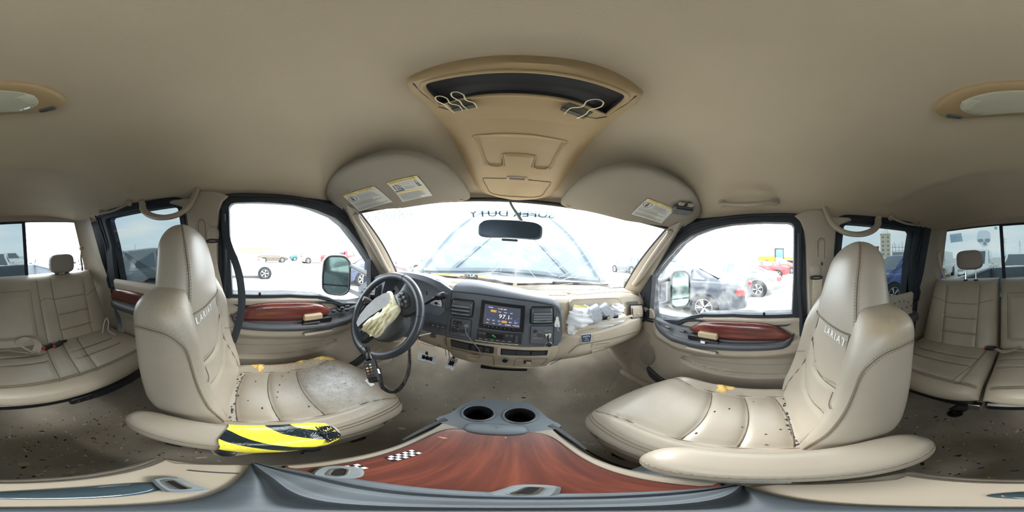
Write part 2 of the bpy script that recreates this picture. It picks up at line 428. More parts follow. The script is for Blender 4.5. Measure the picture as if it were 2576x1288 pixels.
# ---- side walls: outer fill above the frames, pillars
for s, nm in ((-1, 'wall_left'), (1, 'wall_right')):
    mp = smap(s); w = struct(nm, (s*.8, -.3, -.4), 'beige pillar trim along the %s side' % ('driver' if s < 0 else 'passenger'))
    # sheet behind everything (closes the body) with the two windows cut out
    m = MB().plate([[(-1.36, -1.2), (1.3, -1.2), (1.3, -.21), (.93, -.21), (.43, .262), (-1.36, .285)], big(GF), big(GR)], lambda y, z, w, s=s: V(s*(.785-.2*z-w), y, z), -.09, -.024)
    ob('body_side', m, M_rubber, w)
    # B pillar
    Yb = lambda a, b: sp(a, b, 1, .02)
    PB = [(2026,1000),(2026,620),(2022,580),(2012,556),(1998,544),(2020,533),(2045,529),(2066,530),(2074,545),(2135,549),(2140,556),(2112,566),(2101,585),(2096,640),(2088,800),(2088,1000)]
    o2 = [Yb(a, b) for a, b in PB]; o2 = [(y, z) if z > -.6 else (y, -.94) for y, z in o2]
    m = MB().plate([o2], mp, -.02, .034, bev=.006)
    bp = ob('pillar_trim', m, M_plastic, w)
    m = MB().plate([[Yb(a, b) for a, b in [(2040,790),(2040,640),(2045,612),(2058,602),(2070,604),(2080,616),(2082,650),(2082,790)]]], mp, .034, .037, bev=.003)
    ob('belt_adjuster_recess', m, M_plastic, bp)
    sl_ = [Yb(a, b) for a, b in [(2055,660),(2055,612),(2058,603),(2064,600),(2070,603),(2072,612),(2071,660)]]
    ob('adjuster_slot', MB().tube([mp(y, z, .039) for y, z in sl_], .0016, 5), M_seam, bp)
    ob('belt_height_button', MB().box(mp(*Yb(2062, 664), .044), (.012, .018, .026), .003).mat(1).box(mp(*Yb(2062, 664), .05), (.01, .010, .014), .002), [M_plastic, M_dark2], bp)
    # C pillar, rounding into the rear wall
    def cp(u, v, s=s):
        z = lerp(-.95, .285, v); yA = -1.055-.05*ss(-.2, .25, z)*0; t = u
        xs = sxv(max(z, BELT)) if z > BELT else .831
        if t < .45: return V(s*(xs-.034), lerp(ybr(z), -1.16, t/.45), z)
        a = (t-.45)/.55*PI/2; return V(s*(xs-.034-.07*(1-math.cos(a))), -1.16-.10*math.sin(a), z)
    ob('rear_pillar_trim', MB().grid(cp, 14, 16), M_plastic, w)
    # kick panel and sill
    m = MB(); m.grid(lambda u, v: V(s*(.795-.02*math.sin(v*PI)), lerp(.66, 1.25, u), lerp(-.95, lerp(-.34, -.2, ss(.0, .25, u)), v)), 14, 8)
    ob('kick_panel', m, M_plastic, w)
    m = MB().box((s*.79, -.2, -.93), (.10, 2.2, .06), .02); ob('sill_plate', m, M_plastic, w)
    # A pillar
    def ap(u, v, s=s):
        A = wsf(1, v)+V(-.006, -.010, 0); B = V(.742, .40, .245).lerp(V(.826, .80, -.235), v)
        p = A.lerp(B, u); b = .045*math.sin(PI*u)**.7*(1-.3*v)
        nrm = V(-.75, -.62, -.15).normalized(); p = p+nrm*b
        return V(s*p.x, p.y, p.z)
    A = ob('front_pillar_trim', MB().grid(ap, 8, 14), M_plastic, w)
    pth = [ap(.35, t)+V(-s*.008, -.012, 0)*k for t, k in ((.10, 0), (.13, 2.5), (.3, 3.2), (.5, 3.2), (.7, 3.0), (.82, 1.5), (.84, 0))]
    ob('grab_handle', MB().tube(smooth_path(pth, 5), .017, 10), M_plastic, A)
    # black sail panel between pillar and door glass
# ---- rear wall with window
rw = struct('wall_rear', (0, -1.3, -.3), 'beige trim of the rear cab wall')
RY = -1.26
out = [(-.90, -1.0), (.90, -1.0), (.90, .42), (-.90, .42)]
zt = .262
hole = rrect(-.742, -.33, .742, zt, .10, 6)
hole = [(x, z+(.015*(1-(x/.74)**2) if z > 0 else 0)) for x, z in hole]
ob('rear_trim', MB().plate([out, hole], lambda x, z, w: V(x, RY-w, z), 0, .05), M_plastic, rw)
win = struct('window_2', (0, -1.3, 0), 'rear sliding window of the cab')
hi = rrect(-.73, -.32, .73, zt-.006, .09, 6)
hi = [(x, z+(.015*(1-(x/.74)**2) if z > 0 else 0)) for x, z in hi]
ob('window_frame', MB().plate([rrect(-.75, -.34, .75, zt+.012, .10, 6), hi], lambda x, z, w: V(x, RY-.012-w, z), 0, .03), M_rubber, win)
for x in (-.203, .168):
    ob('slider_post', MB().box((x, RY-.028, -.03), (.026, .03, .62), .004), M_rubber, win)
ob('slider_rail', MB().box((-.018, RY-.026, .262), (.40, .02, .022), .003), M_rubber, win)
def rpane(x0, x1, m, y=-.03):
    o = [p for p in hi if x0 <= p[0] <= x1]
    pts = [(x0 if abs(x0) < .7 else None, 0)]
    L = []
    if abs(x0) < .7 and abs(x1) < .7: L = [(x0, -.32), (x1, -.32), (x1, zt+.006), (x0, zt+.006)]
    elif abs(x0) >= .7: L = [p for p in hi if p[0] < 0] ; L = [(x1, zt+.006)]+L+[(x1, -.32)]
    else:
        a = [p for p in hi if p[0] > 0]; k = [p for p in a if p[1] > 0]; b = [p for p in a if p[1] <= 0]; L = [(x0, -.32)]+b+k+[(x0, zt+.006)]
    ob('glass_pane', MB().plate([L], lambda x, z, w: V(x, RY+y-w, z), 0, .004), m, win, ang=0)
rpane(-.73, -.205, M_glass); rpane(-.19, .158, M_tint, -.036); rpane(.17, .73, M_tint)
w1 = struct('window_1', (0, .95, 0), 'cracked windshield with bright haze')
ob('windshield_glass', MB().grid(lambda u, v: wsf(u, v), 72, 36), M_wind, w1)
edge = [wsf(0, t/12) for t in range(13)]+[wsf(t/24, 1) for t in range(25)]+[wsf(1, 1-t/12) for t in range(13)]+[wsf(1-t/24, 0) for t in range(25)]
hd_ = MB().loft([[hl(u/40, 1)+V(0, -.012, .001) for u in range(41)], [hl(u/40, 1)+V(0, .004, -.006) for u in range(41)], [wsf(u/40, 0)+V(0, -.006, -.014) for u in range(41)], [wsf(u/40, 0)+V(0, .02, -.004) for u in range(41)]], closed=False, caps=False)
ob('header_trim', hd_, M_liner, w1)
ob('windshield_seal', MB().tube([p+V(0, -.004, 0) for p in edge], .009, 6, closed=True), M_rubber, w1)
def wray(px, py):
    """point of the windshield under a pixel"""
    D = DIR(px, py); best = None
    for i in range(60):
        for j in range(30):
            p = wsf(i/60, j/30); c = p.normalized().dot(D)
            if best is None or c > best[0]: best = (c, i/60, j/30)
    u, v = best[1], best[2]; st = .02
    for _ in range(14):
        for du, dv in ((st, 0), (-st, 0), (0, st), (0, -st)):
            c = wsf(u+du, v+dv).normalized().dot(D)
            if c > best[0]: best = (c, u+du, v+dv)
        u, v = best[1], best[2]; st *= .6
    return u, v
# ================================================================== front seats
M_drvcush = worn('worn driver cushion leather', LEATHER, [
    ((-.47, .27, -.585), (.20, .13, .2), rgb(196, 194, 192), 1.0, 0),
    ((-.47, .10, -.585), (.16, .14, .2), rgb(164, 159, 150), .6, 0),
    ((-.50, .26, -.585), (.26, .2, .2), rgb(104, 84, 72), .75, 38),
    ((-.66, .24, -.56), (.07, .22, .1), rgb(150, 118, 74), .9, 0),
    ((-.62, .37, -.6), (.14, .06, .1), rgb(146, 118, 82), .8, 0),
    ((-.66, .2, -.56), (.08, .3, .1), rgb(96, 74, 48), .9, 44),
    ((-.34, .37, -.6), (.12, .05, .1), rgb(140, 112, 84), .7, 0)])
M_drvback = worn('worn driver backrest leather', LEATHER, [
    ((-.28, -.15, -.13), (.10, .14, .12), rgb(128, 106, 82), .8, 60),
    ((-.28, -.15, -.12), (.08, .08, .06), rgb(190, 172, 140), .55, 0),
    ((-.31, -.12, -.28), (.06, .1, .2), rgb(140, 122, 100), .6, 50)])
M_pasback = worn('worn passenger backrest leather', LEATHER, [
    ((.27, -.2, -.13), (.10, .14, .08), rgb(150, 118, 80), .55, 70),
    ((.27, -.24, -.14), (.07, .1, .05), rgb(192, 168, 130), .6, 0),
    ((.28, -.08, -.5), (.07, .1, .12), rgb(158, 134, 102), .6, 70)])
M_pascush = worn('passenger cushion leather', LEATHER, [
    ((.43, .28, -.585), (.2, .14, .2), rgb(160, 155, 146), .5, 0),
    ((.62, .2, -.56), (.06, .25, .1), rgb(160, 142, 118), .6, 20)])

def stitches(mb, pts, nrm_off=.0015, ln=.0050, gap=.003, r=.0007):
    """short thread dashes along a dense path"""
    P = [V(*p) for p in pts]; d = 0; on = True; need = ln; cur = [P[0]]
    for a, b in zip(P, P[1:]):
        seg = (b-a).length; pos = 0
        while seg-pos > need-1e-9:
            pos += need; q = a.lerp(b, pos/seg)
            if on:
                cur.append(q)
                if len(cur) >= 2: mb.sweep([cur[0], cur[-1]], [(-r, -r), (r, -r), (r, r), (-r, r)])
            cur = [q]; on = not on; need = ln if on else gap
        need -= seg-pos
    return mb

def front_seat(k, xc, xb, y0, recline, name_lbl, mats, lab):
    """k=+1 inboard towards +x (driver); k=-1 passenger"""
    M_c, M_b, M_h = mats
    T = thing('captain_chair', lab, 'seat', (xc, y0+.1, FZ))
    X = lambda x: xc+k*x
    GT = -.09 if k < 0 else 0.0; SH = .035 if k > 0 else .02
    HW, YF, YR = .222, .45, -.14
    def chw(y):                                    # plan half width of the cushion
        if y > .30: return HW*max(0, 1-((y-.30)/(YF-.30+.001))**3.4)**(1/2.6)
        return HW*(1-.04*ss(0, -.14, y))
    def cz(y):                                     # top height along y
        return -.588+.012*ss(.1, .34, y)-.055*max(0, (y-.34)/(YF-.34))**2.2
    def groove(x, y):
        g = 0; xi = .143+.03*ss(.26, .4, y)
        g += .010*math.exp(-((abs(x)-xi)/.008)**2)*(y < .40)
        if abs(x) < xi:
            for yk, a in ((-.037, .008), (.058, .010), (.165, .011)):
                yy = yk+GT*x*(1+yk*4)+.02*(x/.15)**2
                g += a*math.exp(-abs(y-yy)/.013)
            g -= .008*(1-(x/xi)**2)
        if y > .34: g += 0
        return g
    def ctop(xr, y):
        """xr in -1..1 across"""
        hw = chw(y); x = xr*hw; th = .075
        z = cz(y)-.075+th*max(0, 1-abs(xr)**3.2)**(1/2.6)
        bol = (.026 if x > 0 else .038)*math.exp(-((abs(x)-.185)/.035)**2)*ss(.44, .3, y)*ss(-.14, -.02, y)
        z += bol*(1-abs(xr)**8)-groove(x, y)*(1-abs(xr)**10)
        return V(X(x), y0+y, z)
    def cush(u, v):
        a = 2*PI*u; c, s = math.cos(a), math.sin(a); t = 1-(1-v)**1.0
        y = lerp(YR, YF, v if v < .7 else .7+.3*math.sin((v-.7)/.3*PI/2)); hw = chw(y)
        xr = math.copysign(abs(c)**.55, c)
        if s >= 0: return ctop(xr, y)
        lo = -.70+.045*max(0, (y-.30)/(YF-.30))**3
        zz = cz(y)-.075; hh = zz-lo
        return V(X(xr*hw*(1-.03*abs(s))), y0+y, zz-hh*min(1, abs(s)**.62))
    m = MB().grid(cush, 88, 96, cu=True)
    for vv in (0, 1):                               # end caps
        ring = [cush(i/44, vv) for i in range(44)]; c = sum(ring, V(0, 0, 0))/44
        m.add(ring+[c], [(i, (i+1) % 44, 44) for i in range(44)])
    cu = ob('seat_cushion', m, M_c, T, ang=60)
    # seams and stitching on the cushion
    sm_ = MB(); st = MB()
    def on(x, y, dz=.0024):
        hw = max(chw(y), .01); return ctop(max(-1, min(1, x/hw)), y)+V(0, 0, dz)
    for sg in (-1, 1):
        pth = [on(sg*(.143+.03*ss(.26, .4, y/100)), y/100) for y in range(-9, 41)]
        sm_.tube(pth, .0017, 5)
    for yk in (-.037, .058, .165):
        sm_.tube([on(x/100, yk+GT*x/100*(1+yk*4)+.02*(x/15)**2) for x in range(-14, 15)], .0014, 5)
    ys = [-.1+.547*(t/60) for t in range(60)]+[.4475]
    for f_, q_ in ((.955, 0), (.925, .001)):
        e_ = [on(f_*chw(y), y, .001) for y in ys]+[on(-f_*chw(y), y, .001) for y in reversed(ys[20:])]
        sm_.tube(e_, .0020, 5)
    fr = [on(.885*chw(y), y-.004, .001) for y in ys[:-3]]
    stitches(st, fr)
    sidep = [V(X(.222*1.0), 0, 0)]
    ob('seam', sm_, M_seam, cu); ob('stitching', st, M_stitch, cu)
    # pedestal, rails
    b = MB().box((xc, y0+.06, -.735), (.36, .34, .07), .02).box((xc, y0+.06, -.80), (.32, .34, .09), .015)
    ob('seat_base', b, M_black, T)
    sh = MB(); sh.plate([sm2([(-.16, -.72), (.30, -.72), (.33, -.70), (.28, -.765), (.16, -.80), (.02, -.80), (-.1, -.77)], 4)],
                        lambda y, z, w: V(X(.205+w), y0+y, z), -.02, .006, bev=.004)
    shield = ob('side_shield', sh, M_plastic, T)
    kn = MB().lathe([(0, .022), (.016, .022), (.02, .018), (.02, 0)], frame((X(.212), y0+.12, -.755), (k, 0, 0)), 20); ob('recline_knob', kn, M_dark2, T)
    for sx in (-1, 1):
        r = MB().box((xc+sx*.15, y0+.05, -.895), (.045, .46, .05), .008).box((xc+sx*.15, y0-.17, -.91), (.06, .05, .03), .006).box((xc+sx*.15, y0+.27, -.91), (.06, .05, .03), .006)
        ob('seat_rail', r, M_dark2, T)
    # ---- backrest
    def yfr(h): return y0-.015-SH*ss(-.1, .12, h)-recline*h-.025*math.sin(min(1, max(0, h)/.5)*PI)*.4
    def bhw(h):
        w = .212-.02*ss(.12, -.1, h)
        if h > .40: w *= max(0, 1-((h-.40)/.105)**2.6)**(1/2.2)
        return w
    def bd_(h):
        d = .170-.02*ss(.1, .5, h)
        if h > .42: d *= max(.02, 1-((h-.42)/.086)**2.2)**.5
        return d
    def bgro(x, h):
        xi = .118+.03*ss(.25, .05, h)-.01*ss(.3, .42, h); g = .008*math.exp(-((abs(x)-xi)/.006)**2)*(h < .46)
        if abs(x) < xi:
            for hk in (.235, .13):
                hh = hk-.045*math.cos((x/xi)*PI*.5)*1.0+.045-k_s*.25*x
                g += .011*math.exp(-((h-hh)/.008)**2)
            g -= .010*(1-(x/xi)**2)*math.sin(min(1, h/.45)*PI)
        return g
    k_s = 1
    def back(u, v):
        a = 2*PI*u; c, s = math.cos(a), math.sin(a); h = lerp(-.10, .503, v if v < .75 else .75+.25*math.sin((v-.75)/.25*PI/2))
        w, d = bhw(h), bd_(h); xr = math.copysign(abs(c)**.62, c); x = xr*w; yc = yfr(h)-d/2-.02
        sy = math.copysign(abs(s)**.5, s)
        y = yc+sy*d/2
        if s > 0:
            y += (.040*math.exp(-((abs(x)-.175)/.045)**2)*ss(.5, .34, h)*ss(-.1, .1, h)-bgro(x, h)*1)*min(1, s*2.2)
        return V(xb+k*x, y, -.588+h)
    m = MB().grid(back, 88, 96, cu=True)
    for vv in (0, 1):
        ring = [back(i/44, vv) for i in range(44)]; c = sum(ring, V(0, 0, 0))/44
        m.add(ring+[c], [(i, (i+1) % 44, 44) for i in range(44)])
    br = ob('backrest', m, M_b, T, ang=60)
    def fb(x, h, dy=.0032):                           # front surface of the backrest
        w = bhw(h); xr = max(-1, min(1, x/w)); c = math.copysign(abs(xr)**(1/.62), xr); a = math.acos(max(-1, min(1, c)))
        s = math.sin(a); d = bd_(h); y = yfr(h)-d/2-.02+abs(s)**.5*d/2
        y += (.040*math.exp(-((abs(x)-.175)/.045)**2)*ss(.5, .34, h)*ss(-.1, .1, h)-bgro(x, h))*min(1, s*2.2)
        return V(xb+k*x, y+dy, -.588+h)
    sm_ = MB(); st = MB()
    for sg in (-1, 1):
        sm_.tube([fb(sg*(.118+.03*ss(.25, .05, h/100)-.01*ss(.3, .42, h/100)), h/100) for h in range(-2, 46)], .0017, 5)
    for hk in (.235, .13):
        sm_.tube([fb(x/100, hk-.045*math.cos((x/100/.13)*PI*.5)+.045-.25*x/100) for x in range(-12, 13)], .0014, 5)
    for x1, hh in ((.172, .245), (-.172, .245)):
        sm_.tube([fb(lerp(.128*(1 if x1 > 0 else -1), x1, t/10), hh-.02*t/10) for t in range(11)], .0014, 5)
    # double stitched edge seam down the inboard bolster and over the shoulder
    def backh(u, h):
        q = (h+.10)/.603
        return back(u % 1, q if q < .75 else .75+.25*math.asin(min(1, (q-.75)/.25))/(PI/2))
    def edge_(dh, du):
        P = []
        for p in smooth_path([(-.10, .375, 0), (-.03, .392, 0), (.03, .395, 0), (.065, .375, 0), (.082, .33, 0), (.088, .22, 0), (.094, .1, 0), (.10, 0, 0), (.104, -.07, 0)], 10):
            q = backh(p.x+du, p.y+dh); c = V(xb, yfr(p.y)-.09, q.z); P.append(q+(q-c).normalized()*.0010)
        return P
    stitches(st, edge_(.006, .004)); stitches(st, edge_(-.006, -.004)); sm_.tube(edge_(0, 0), .0019, 5)
    ob('seam', sm_, M_seam, br); ob('stitching', st, M_stitch, br)
    tx = MB().text('LARIAT', .030, Matrix.Identity(4), .0, spacing=1.35)
    tx.v = [fb(k*(-q.x)+.045, .385+q.y, .0016) for q in tx.v]
    ob('lettering', tx, M_pale, br, ang=0)
    # ---- headrest, one piece with the back but its own panel
    def hw_(h): 
        w = interp([(.36, .165), (.42, .158), (.48, .142), (.54, .126), (.60, .112), (.66, .10)], h)
        if h > .575: w *= max(0, 1-((h-.575)/.087)**2.3)**(1/2)
        return w
    def head(u, v):
        a = 2*PI*u; c, s = math.cos(a), math.sin(a); h = lerp(.415, .662, v if v < .6 else .6+.4*math.sin((v-.6)/.4*PI/2))
        w = hw_(h); d = interp([(.36, .135), (.5, .125), (.58, .11), (.66, .09)], h)
        if h > .59: d *= max(.02, 1-((h-.59)/.073)**2.2)**.5
        dip = .012*(h < .42)
        yc = yfr(min(h, .5))-recline*max(0, h-.5)*.6-.02-.06
        y = yc+math.copysign(abs(s)**.62, s)*d/2
        if s > 0: y += .012*math.sin((h-.36)/.3*PI)
        return V(xb+k*math.copysign(abs(c)**.68, c)*w, y, -.588+h)
    m = MB().grid(head, 56, 44, cu=True)
    ring = [head(i/40, 1) for i in range(40)]; c = sum(ring, V(0, 0, 0))/40
    m.add(ring+[c], [(i, (i+1) % 40, 40) for i in range(40)])
    hd = ob('headrest', m, M_h, T, ang=60)
    sm_ = MB(); st = MB()
    for uu, o in ((.115, 0), (.09, .5)):
        P = [head(uu+.0*v, v/60)+(head(uu, v/60)-V(xb, head(0, v/60).y, head(0, v/60).z))*.008 for v in range(6, 57)]
        stitches(st, P)
    sm_.tube([head(.102, v/60)+(head(.102, v/60)-V(xb, head(0, v/60).y, head(0, v/60).z))*.008 for v in range(6, 57)], .0018, 5)
    base = [head(u/40, .0) for u in range(0, 21)]
    sm_.tube([p+V(0, .004, .001) for p in base], .002, 5)
    ob('seam', sm_, M_seam, hd); ob('stitching', st, M_stitch, hd)
    # ---- fold-down armrest
    return T, fb, on, X
M_pale = mat('raised pale lettering', rgb(232, 232, 234), .5)
def armrest(T, xa, ya, yb, hw, mat_):
    def f(u, v):
        a = 2*PI*u; c, s = math.cos(a), math.sin(a); t = v
        y = lerp(ya, yb, .5-.5*math.cos(PI*t)); q = (y-ya)/(yb-ya)*2-1
        e = max(0, 1-abs(q)**5)**(1/2.2); w = hw*e; hh = .046*max(0, 1-abs(q)**5)**(1/2.4)
        zc = -.548+.006*q*q
        return V(xa+math.copysign(abs(c)**.7, c)*w, y, zc+math.copysign(abs(s)**.75, s)*hh)
    o = ob('armrest', MB().grid(f, 40, 60, cu=True), mat_, T, ang=70)
    st = MB(); sm_ = MB()
    # stitched seam on the console side
    sg = 1 if xa < 0 else -1
    for du in (.075,):
        uu = du if sg > 0 else .5-du
        P = [f(uu, v/80)+(f(uu, v/80)-V(xa, f(uu, v/80).y, -.548))*.02 for v in range(12, 70)]
        stitches(st, P, ln=.007); sm_.tube([p+V(sg*.0, 0, -.005) for p in P], .0016, 5)
    ob('stitching', st, M_stitch, o); ob('seam', sm_, M_seam, o)
    return o, f

drv, fbD, onD, XD = front_seat(1, -.462, -.487, -.02, .14, '', (M_drvcush, M_drvback, M_leather),
    'beige leather driver seat, armrest wrapped in yellow and black tape')
pas, fbP, onP, XP = front_seat(-1, .43, .452, -.01, .26, '', (M_pascush, M_pasback, M_leather),
    'beige leather passenger seat with small foam tear and plain armrest')
aD, fD = armrest(drv, -.222, -.25, .14, .044, M_leather)
aP, fP = armrest(pas, .19, -.22, .14, .052, M_leather)
# hazard tape round the driver's armrest
def tapemat():
    m = mat('yellow and black hazard tape', rgb(240, 228, 60), .22, coat=.5); t = m.node_tree; b = t.nodes['Principled BSDF']; N = t.nodes.new; L = t.links.new
    c = N('ShaderNodeTexCoord'); sx = N('ShaderNodeSeparateXYZ'); L(c.outputs['Object'], sx.inputs[0])
    ns = N('ShaderNodeTexNoise'); ns.inputs['Scale'].default_value = 22; L(c.outputs['Object'], ns.inputs[0])
    a = N('ShaderNodeMath'); a.operation = 'MULTIPLY_ADD'; a.inputs[1].default_value = -1.15; L(sx.outputs[0], a.inputs[0]); L(sx.outputs[1], a.inputs[2])
    b2 = N('ShaderNodeMath'); b2.operation = 'MULTIPLY_ADD'; b2.inputs[1].default_value = 1.35; L(sx.outputs[2], b2.inputs[0]); L(a.outputs[0], b2.inputs[2])
    b3 = N('ShaderNodeMath'); b3.operation = 'MULTIPLY_ADD'; b3.inputs[1].default_value = .02; L(ns.outputs[0], b3.inputs[0]); L(b2.outputs[0], b3.inputs[2])
    w = N('ShaderNodeMath'); w.operation = 'MULTIPLY_ADD'; w.inputs[1].default_value = 8.2; w.inputs[2].default_value = 20.62; L(b3.outputs[0], w.inputs[0])
    f = N('ShaderNodeMath'); f.operation = 'FRACT'; L(w.outputs[0], f.inputs[0])
    g = N('ShaderNodeMath'); g.operation = 'GREATER_THAN'; g.inputs[1].default_value = .60; L(f.outputs[0], g.inputs[0])
    mx = N('ShaderNodeMix'); mx.data_type = 'RGBA'; mx.inputs[6].default_value = rgb(242, 230, 70); mx.inputs[7].default_value = rgb(20, 34, 40); L(g.outputs[0], mx.inputs[0])
    L(mx.outputs[2], b.inputs['Base Color'])
    n2 = N('ShaderNodeTexNoise'); n2.inputs['Scale'].default_value = 60; n2.inputs['Distortion'].default_value = 2; L(c.outputs['Object'], n2.inputs[0])
    bp = N('ShaderNodeBump'); bp.inputs['Strength'].default_value = .5; bp.inputs['Distance'].default_value = .003; L(n2.outputs[0], bp.inputs['Height']); L(bp.outputs[0], b.inputs['Normal'])
    return m
M_tape = tapemat()
def tp(u, v):
    vv = lerp(.508, .885, v); p = fD(u, vv); c = V(-.222, p.y, -.548); d = (p-c)
    k = 1+.0032/max(d.length, .01)+.05*math.sin(v*31+u*9)*.25*(.2+v)+.03*math.sin(u*40+v*13)*v*v
    return c+d*k+V(0, .004*math.sin(u*17)*(v > .98)+.003*math.sin(u*25)*(v < .02), 0)
tape = ob('hazard_tape', MB().grid(tp, 48, 50, cu=True), M_tape, aD, ang=50); tape['label'] = 'yellow and black striped tape'
def tp2(u, v):
    vv = lerp(.79, .897, v); a = .02+.25*u; p = fD(a, vv); c = V(-.222, p.y, -.548); d = p-c
    return c+d*(1.13+.07*math.sin(u*22+v*17)*math.cos(v*23-u*9))
ob('crumpled_tape_end', MB().grid(tp2, 26, 20), mat('crumpled black tape', rgb(26, 30, 34), .25, coat=.5), aD, ang=15)
# torn foam on the driver's outer bolster
def tear(par, ctr, size, seed, mat_=None, on_=None):
    rnd = random.Random(seed); m = MB()
    a0 = rnd.random()*3
    def f(u, v):
        a = 2*PI*u; r = (1-v)*(1+.28*math.sin(3*a+a0)+.18*math.sin(7*a+seed))
        x = ctr[0]+size[0]*r*math.cos(a); y = ctr[1]+size[1]*r*math.sin(a)
        p = on_(x, y, 0) if on_ else V(x, y, ctr[2])
        return p+V(0, 0, -.001+.007*v**.5+.003*math.sin(a*9+v*20)*v)
    return ob('torn_foam', m.grid(f, 24, 6, cu=True), mat_ or M_foam, par, ang=20)
cD = [c for c in drv.children if c.name.startswith('seat_cushion')][0]; cP = [c for c in pas.children if c.name.startswith('seat_cushion')][0]
for c_, sz, sd in (((-.178, .03), (.026, .028), 1), ((-.192, .215), (.018, .028), 2), ((-.178, .30), (.014, .034), 3), ((-.165, .345), (.012, .026), 5), ((-.20, .26), (.010, .04), 8)):
    tear(cD, c_, sz, sd, on_=onD)
tear(cP, (-.172, .165), (.026, .034), 4, on_=onP)
# dark rips / dirt in the rear groove of each cushion
for par, on_, sd in ((cD, onD, 1), (cP, onP, 2)):
    rnd = random.Random(sd); m = MB()
    for i in range(26):
        x = rnd.uniform(-.13, .14); y = -.037+rnd.gauss(0, .003); q = on_(x, y, .001)
        m.ell(q, (rnd.uniform(.002, .007), rnd.uniform(.0015, .004), .0012), 6, 4)
    for i in range(9):
        x = rnd.uniform(-.13, .13); y = rnd.uniform(-.02, .2); q = on_(x, y, .001); m.ell(q, (rnd.uniform(.002, .006), .0025, .0012), 6, 4)
    ob('leather_tear', m, M_black, par, ang=0, kind='stuff')

# ================================================================== rear bench
def bench_y(z): return -.93-.51*(z+.6)
def pillow_back(x0, x1, ztop, zbot=-.66, th=.13, seams=(), ins=()):
    xc, hw = (x0+x1)/2, (x1-x0)/2; hh = (ztop-zbot)/2; zc = (ztop+zbot)/2
    def g(x, z):
        a = 0
        for s_ in seams:
            if s_[0] == 'v': a += .007*math.exp(-((x-s_[1]-(s_[4]*(z+.3) if len(s_) > 4 else 0))/.010)**2)*(s_[2] < z < s_[3])
            else: a += .007*math.exp(-((z-s_[1]-.08*abs(x-(s_[2]+s_[3])/2)*0)/.006)**2)*(s_[2] < x < s_[3])
        for (a0, a1, b0, b1, dd) in ins:
            a -= dd*ss(a0-.005, a0+.025, x)*ss(a1+.005, a1-.025, x)*ss(b0-.005, b0+.025, z)*ss(b1+.005, b1-.025, z)
        return a
    def f(u, v):
        X_ = lerp(-1, 1, u); Z_ = lerp(-1, 1, v)
        px = math.copysign(1-(1-abs(X_))**1.6, X_); pz = math.copysign(1-(1-abs(Z_))**1.6, Z_)
        x = xc+hw*px; z = zc+hh*pz
        e = (max(0, 1-abs(px)**7)**(1/2.3))*(max(0, 1-abs(pz)**9)**(1/2.3))
        y = bench_y(z)-th*(1-e)*.55-g(x, z)*e+.012*(1-px*px)*e
        if abs(X_) > .999 or abs(Z_) > .999: y = bench_y(z)-th
        return V(x, y, z)
    return MB().grid(f, 120, 90), lambda x, z: V(x, bench_y(z)+.012*(1-((x-xc)/hw)**2)+.0018-.55*g(x, z), z)
def pillow_seat(x0, x1, y0=-.98, y1=-.525, ztop=-.595, zbot=-.70, seams=()):
    xc, hw = (x0+x1)/2, (x1-x0)/2
    def g(x, y):
        a = 0
        for s_ in seams:
            if s_[0] == 'l': a += .007*math.exp(-((x-s_[1]-s_[2]*(y+.55))/.010)**2)*(s_[3] < y < s_[4])
            else: a += .006*math.exp(-((y-s_[1])/.006)**2)*(s_[2] < x < s_[3])
        return a
    def top(x, y):
        px = (x-xc)/hw; q = max(0, (y-(y1-.10))/.10)
        e = max(0, 1-abs(px)**9)**(1/2.4)
        return ztop-.05*(1-e)-.045*q**2.6-g(x, y)*e*(q < 1)+.006*(1-px*px)
    def f(u, v):
        X_ = lerp(-1, 1, u); px = math.copysign(1-(1-abs(X_))**1.6, X_); x = xc+hw*px
        yf_ = y1-.035*abs(px)**4
        if v < .8:
            y = lerp(y0, yf_, (v/.8)**.8); z = top(x, y+(y1-yf_)) if y < yf_ else top(x, y1)
            return V(x, y, z)
        t = (v-.8)/.2; z = lerp(top(x, y1), zbot, t); return V(x, yf_+.010*math.sin(t*PI), z)
    m = MB().grid(f, 120, 80)
    return m, lambda x, y: V(x, y, top(x, y)+.45*g(x, y)+.0018)
rear = thing('rear_bench_seat', 'wide tan leather rear bench section behind the driver, centre backrest and headrest', 'seat', (-.29, -.8, FZ))
mB, sB = pillow_back(-.735, .182, -.165, seams=[('v', -.345, -.66, -.24), ('v', -.245, -.62, -.2), ('v', -.60, -.64, -.2, -.15), ('h', -.327, -.6, -.35), ('h', -.43, -.6, -.35), ('h', -.526, -.6, -.35)],
                     ins=[(-.19, .128, -.545, -.262, .016)])
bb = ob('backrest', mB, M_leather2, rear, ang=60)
sm_ = MB()
for L in ([(-.345, z/100) for z in range(-62, -17)], [(-.245, z/100) for z in range(-62, -17)], [(-.60-.15*(z/100+.3), z/100) for z in range(-62, -20)],
          [(x/100, -.327) for x in range(-59, -34)], [(x/100, -.43) for x in range(-59, -34)], [(x/100, -.526) for x in range(-59, -34)],
          [(-.345+.1*t/10, -.33-.0*t+.018*math.sin(t/10*PI)) for t in range(11)], [(-.60-.12*t/10, -.34+.05*t/10) for t in range(11)],
          [(.128+.0*t, -.26-.3*t/10) for t in range(10)], [(-.19, -.26-.3*t/10) for t in range(10)], [(-.19+.318*t/12, -.25) for t in range(13)]):
    sm_.tube([sB(*p) for p in L], .0015, 5)
ob('seam', sm_, M_seam, bb)
mC, sC = pillow_seat(-.75, .185, seams=[('l', -.185, .10, -.95, -.57), ('l', -.27, .15, -.95, -.57), ('l', -.35, .22, -.9, -.57), ('t', -.70, -.6, -.33), ('t', -.78, -.6, -.33), ('t', -.735, -.18, .17), ('t', -.81, -.18, .17)])
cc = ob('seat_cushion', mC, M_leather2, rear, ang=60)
sm_ = MB(); st = MB()
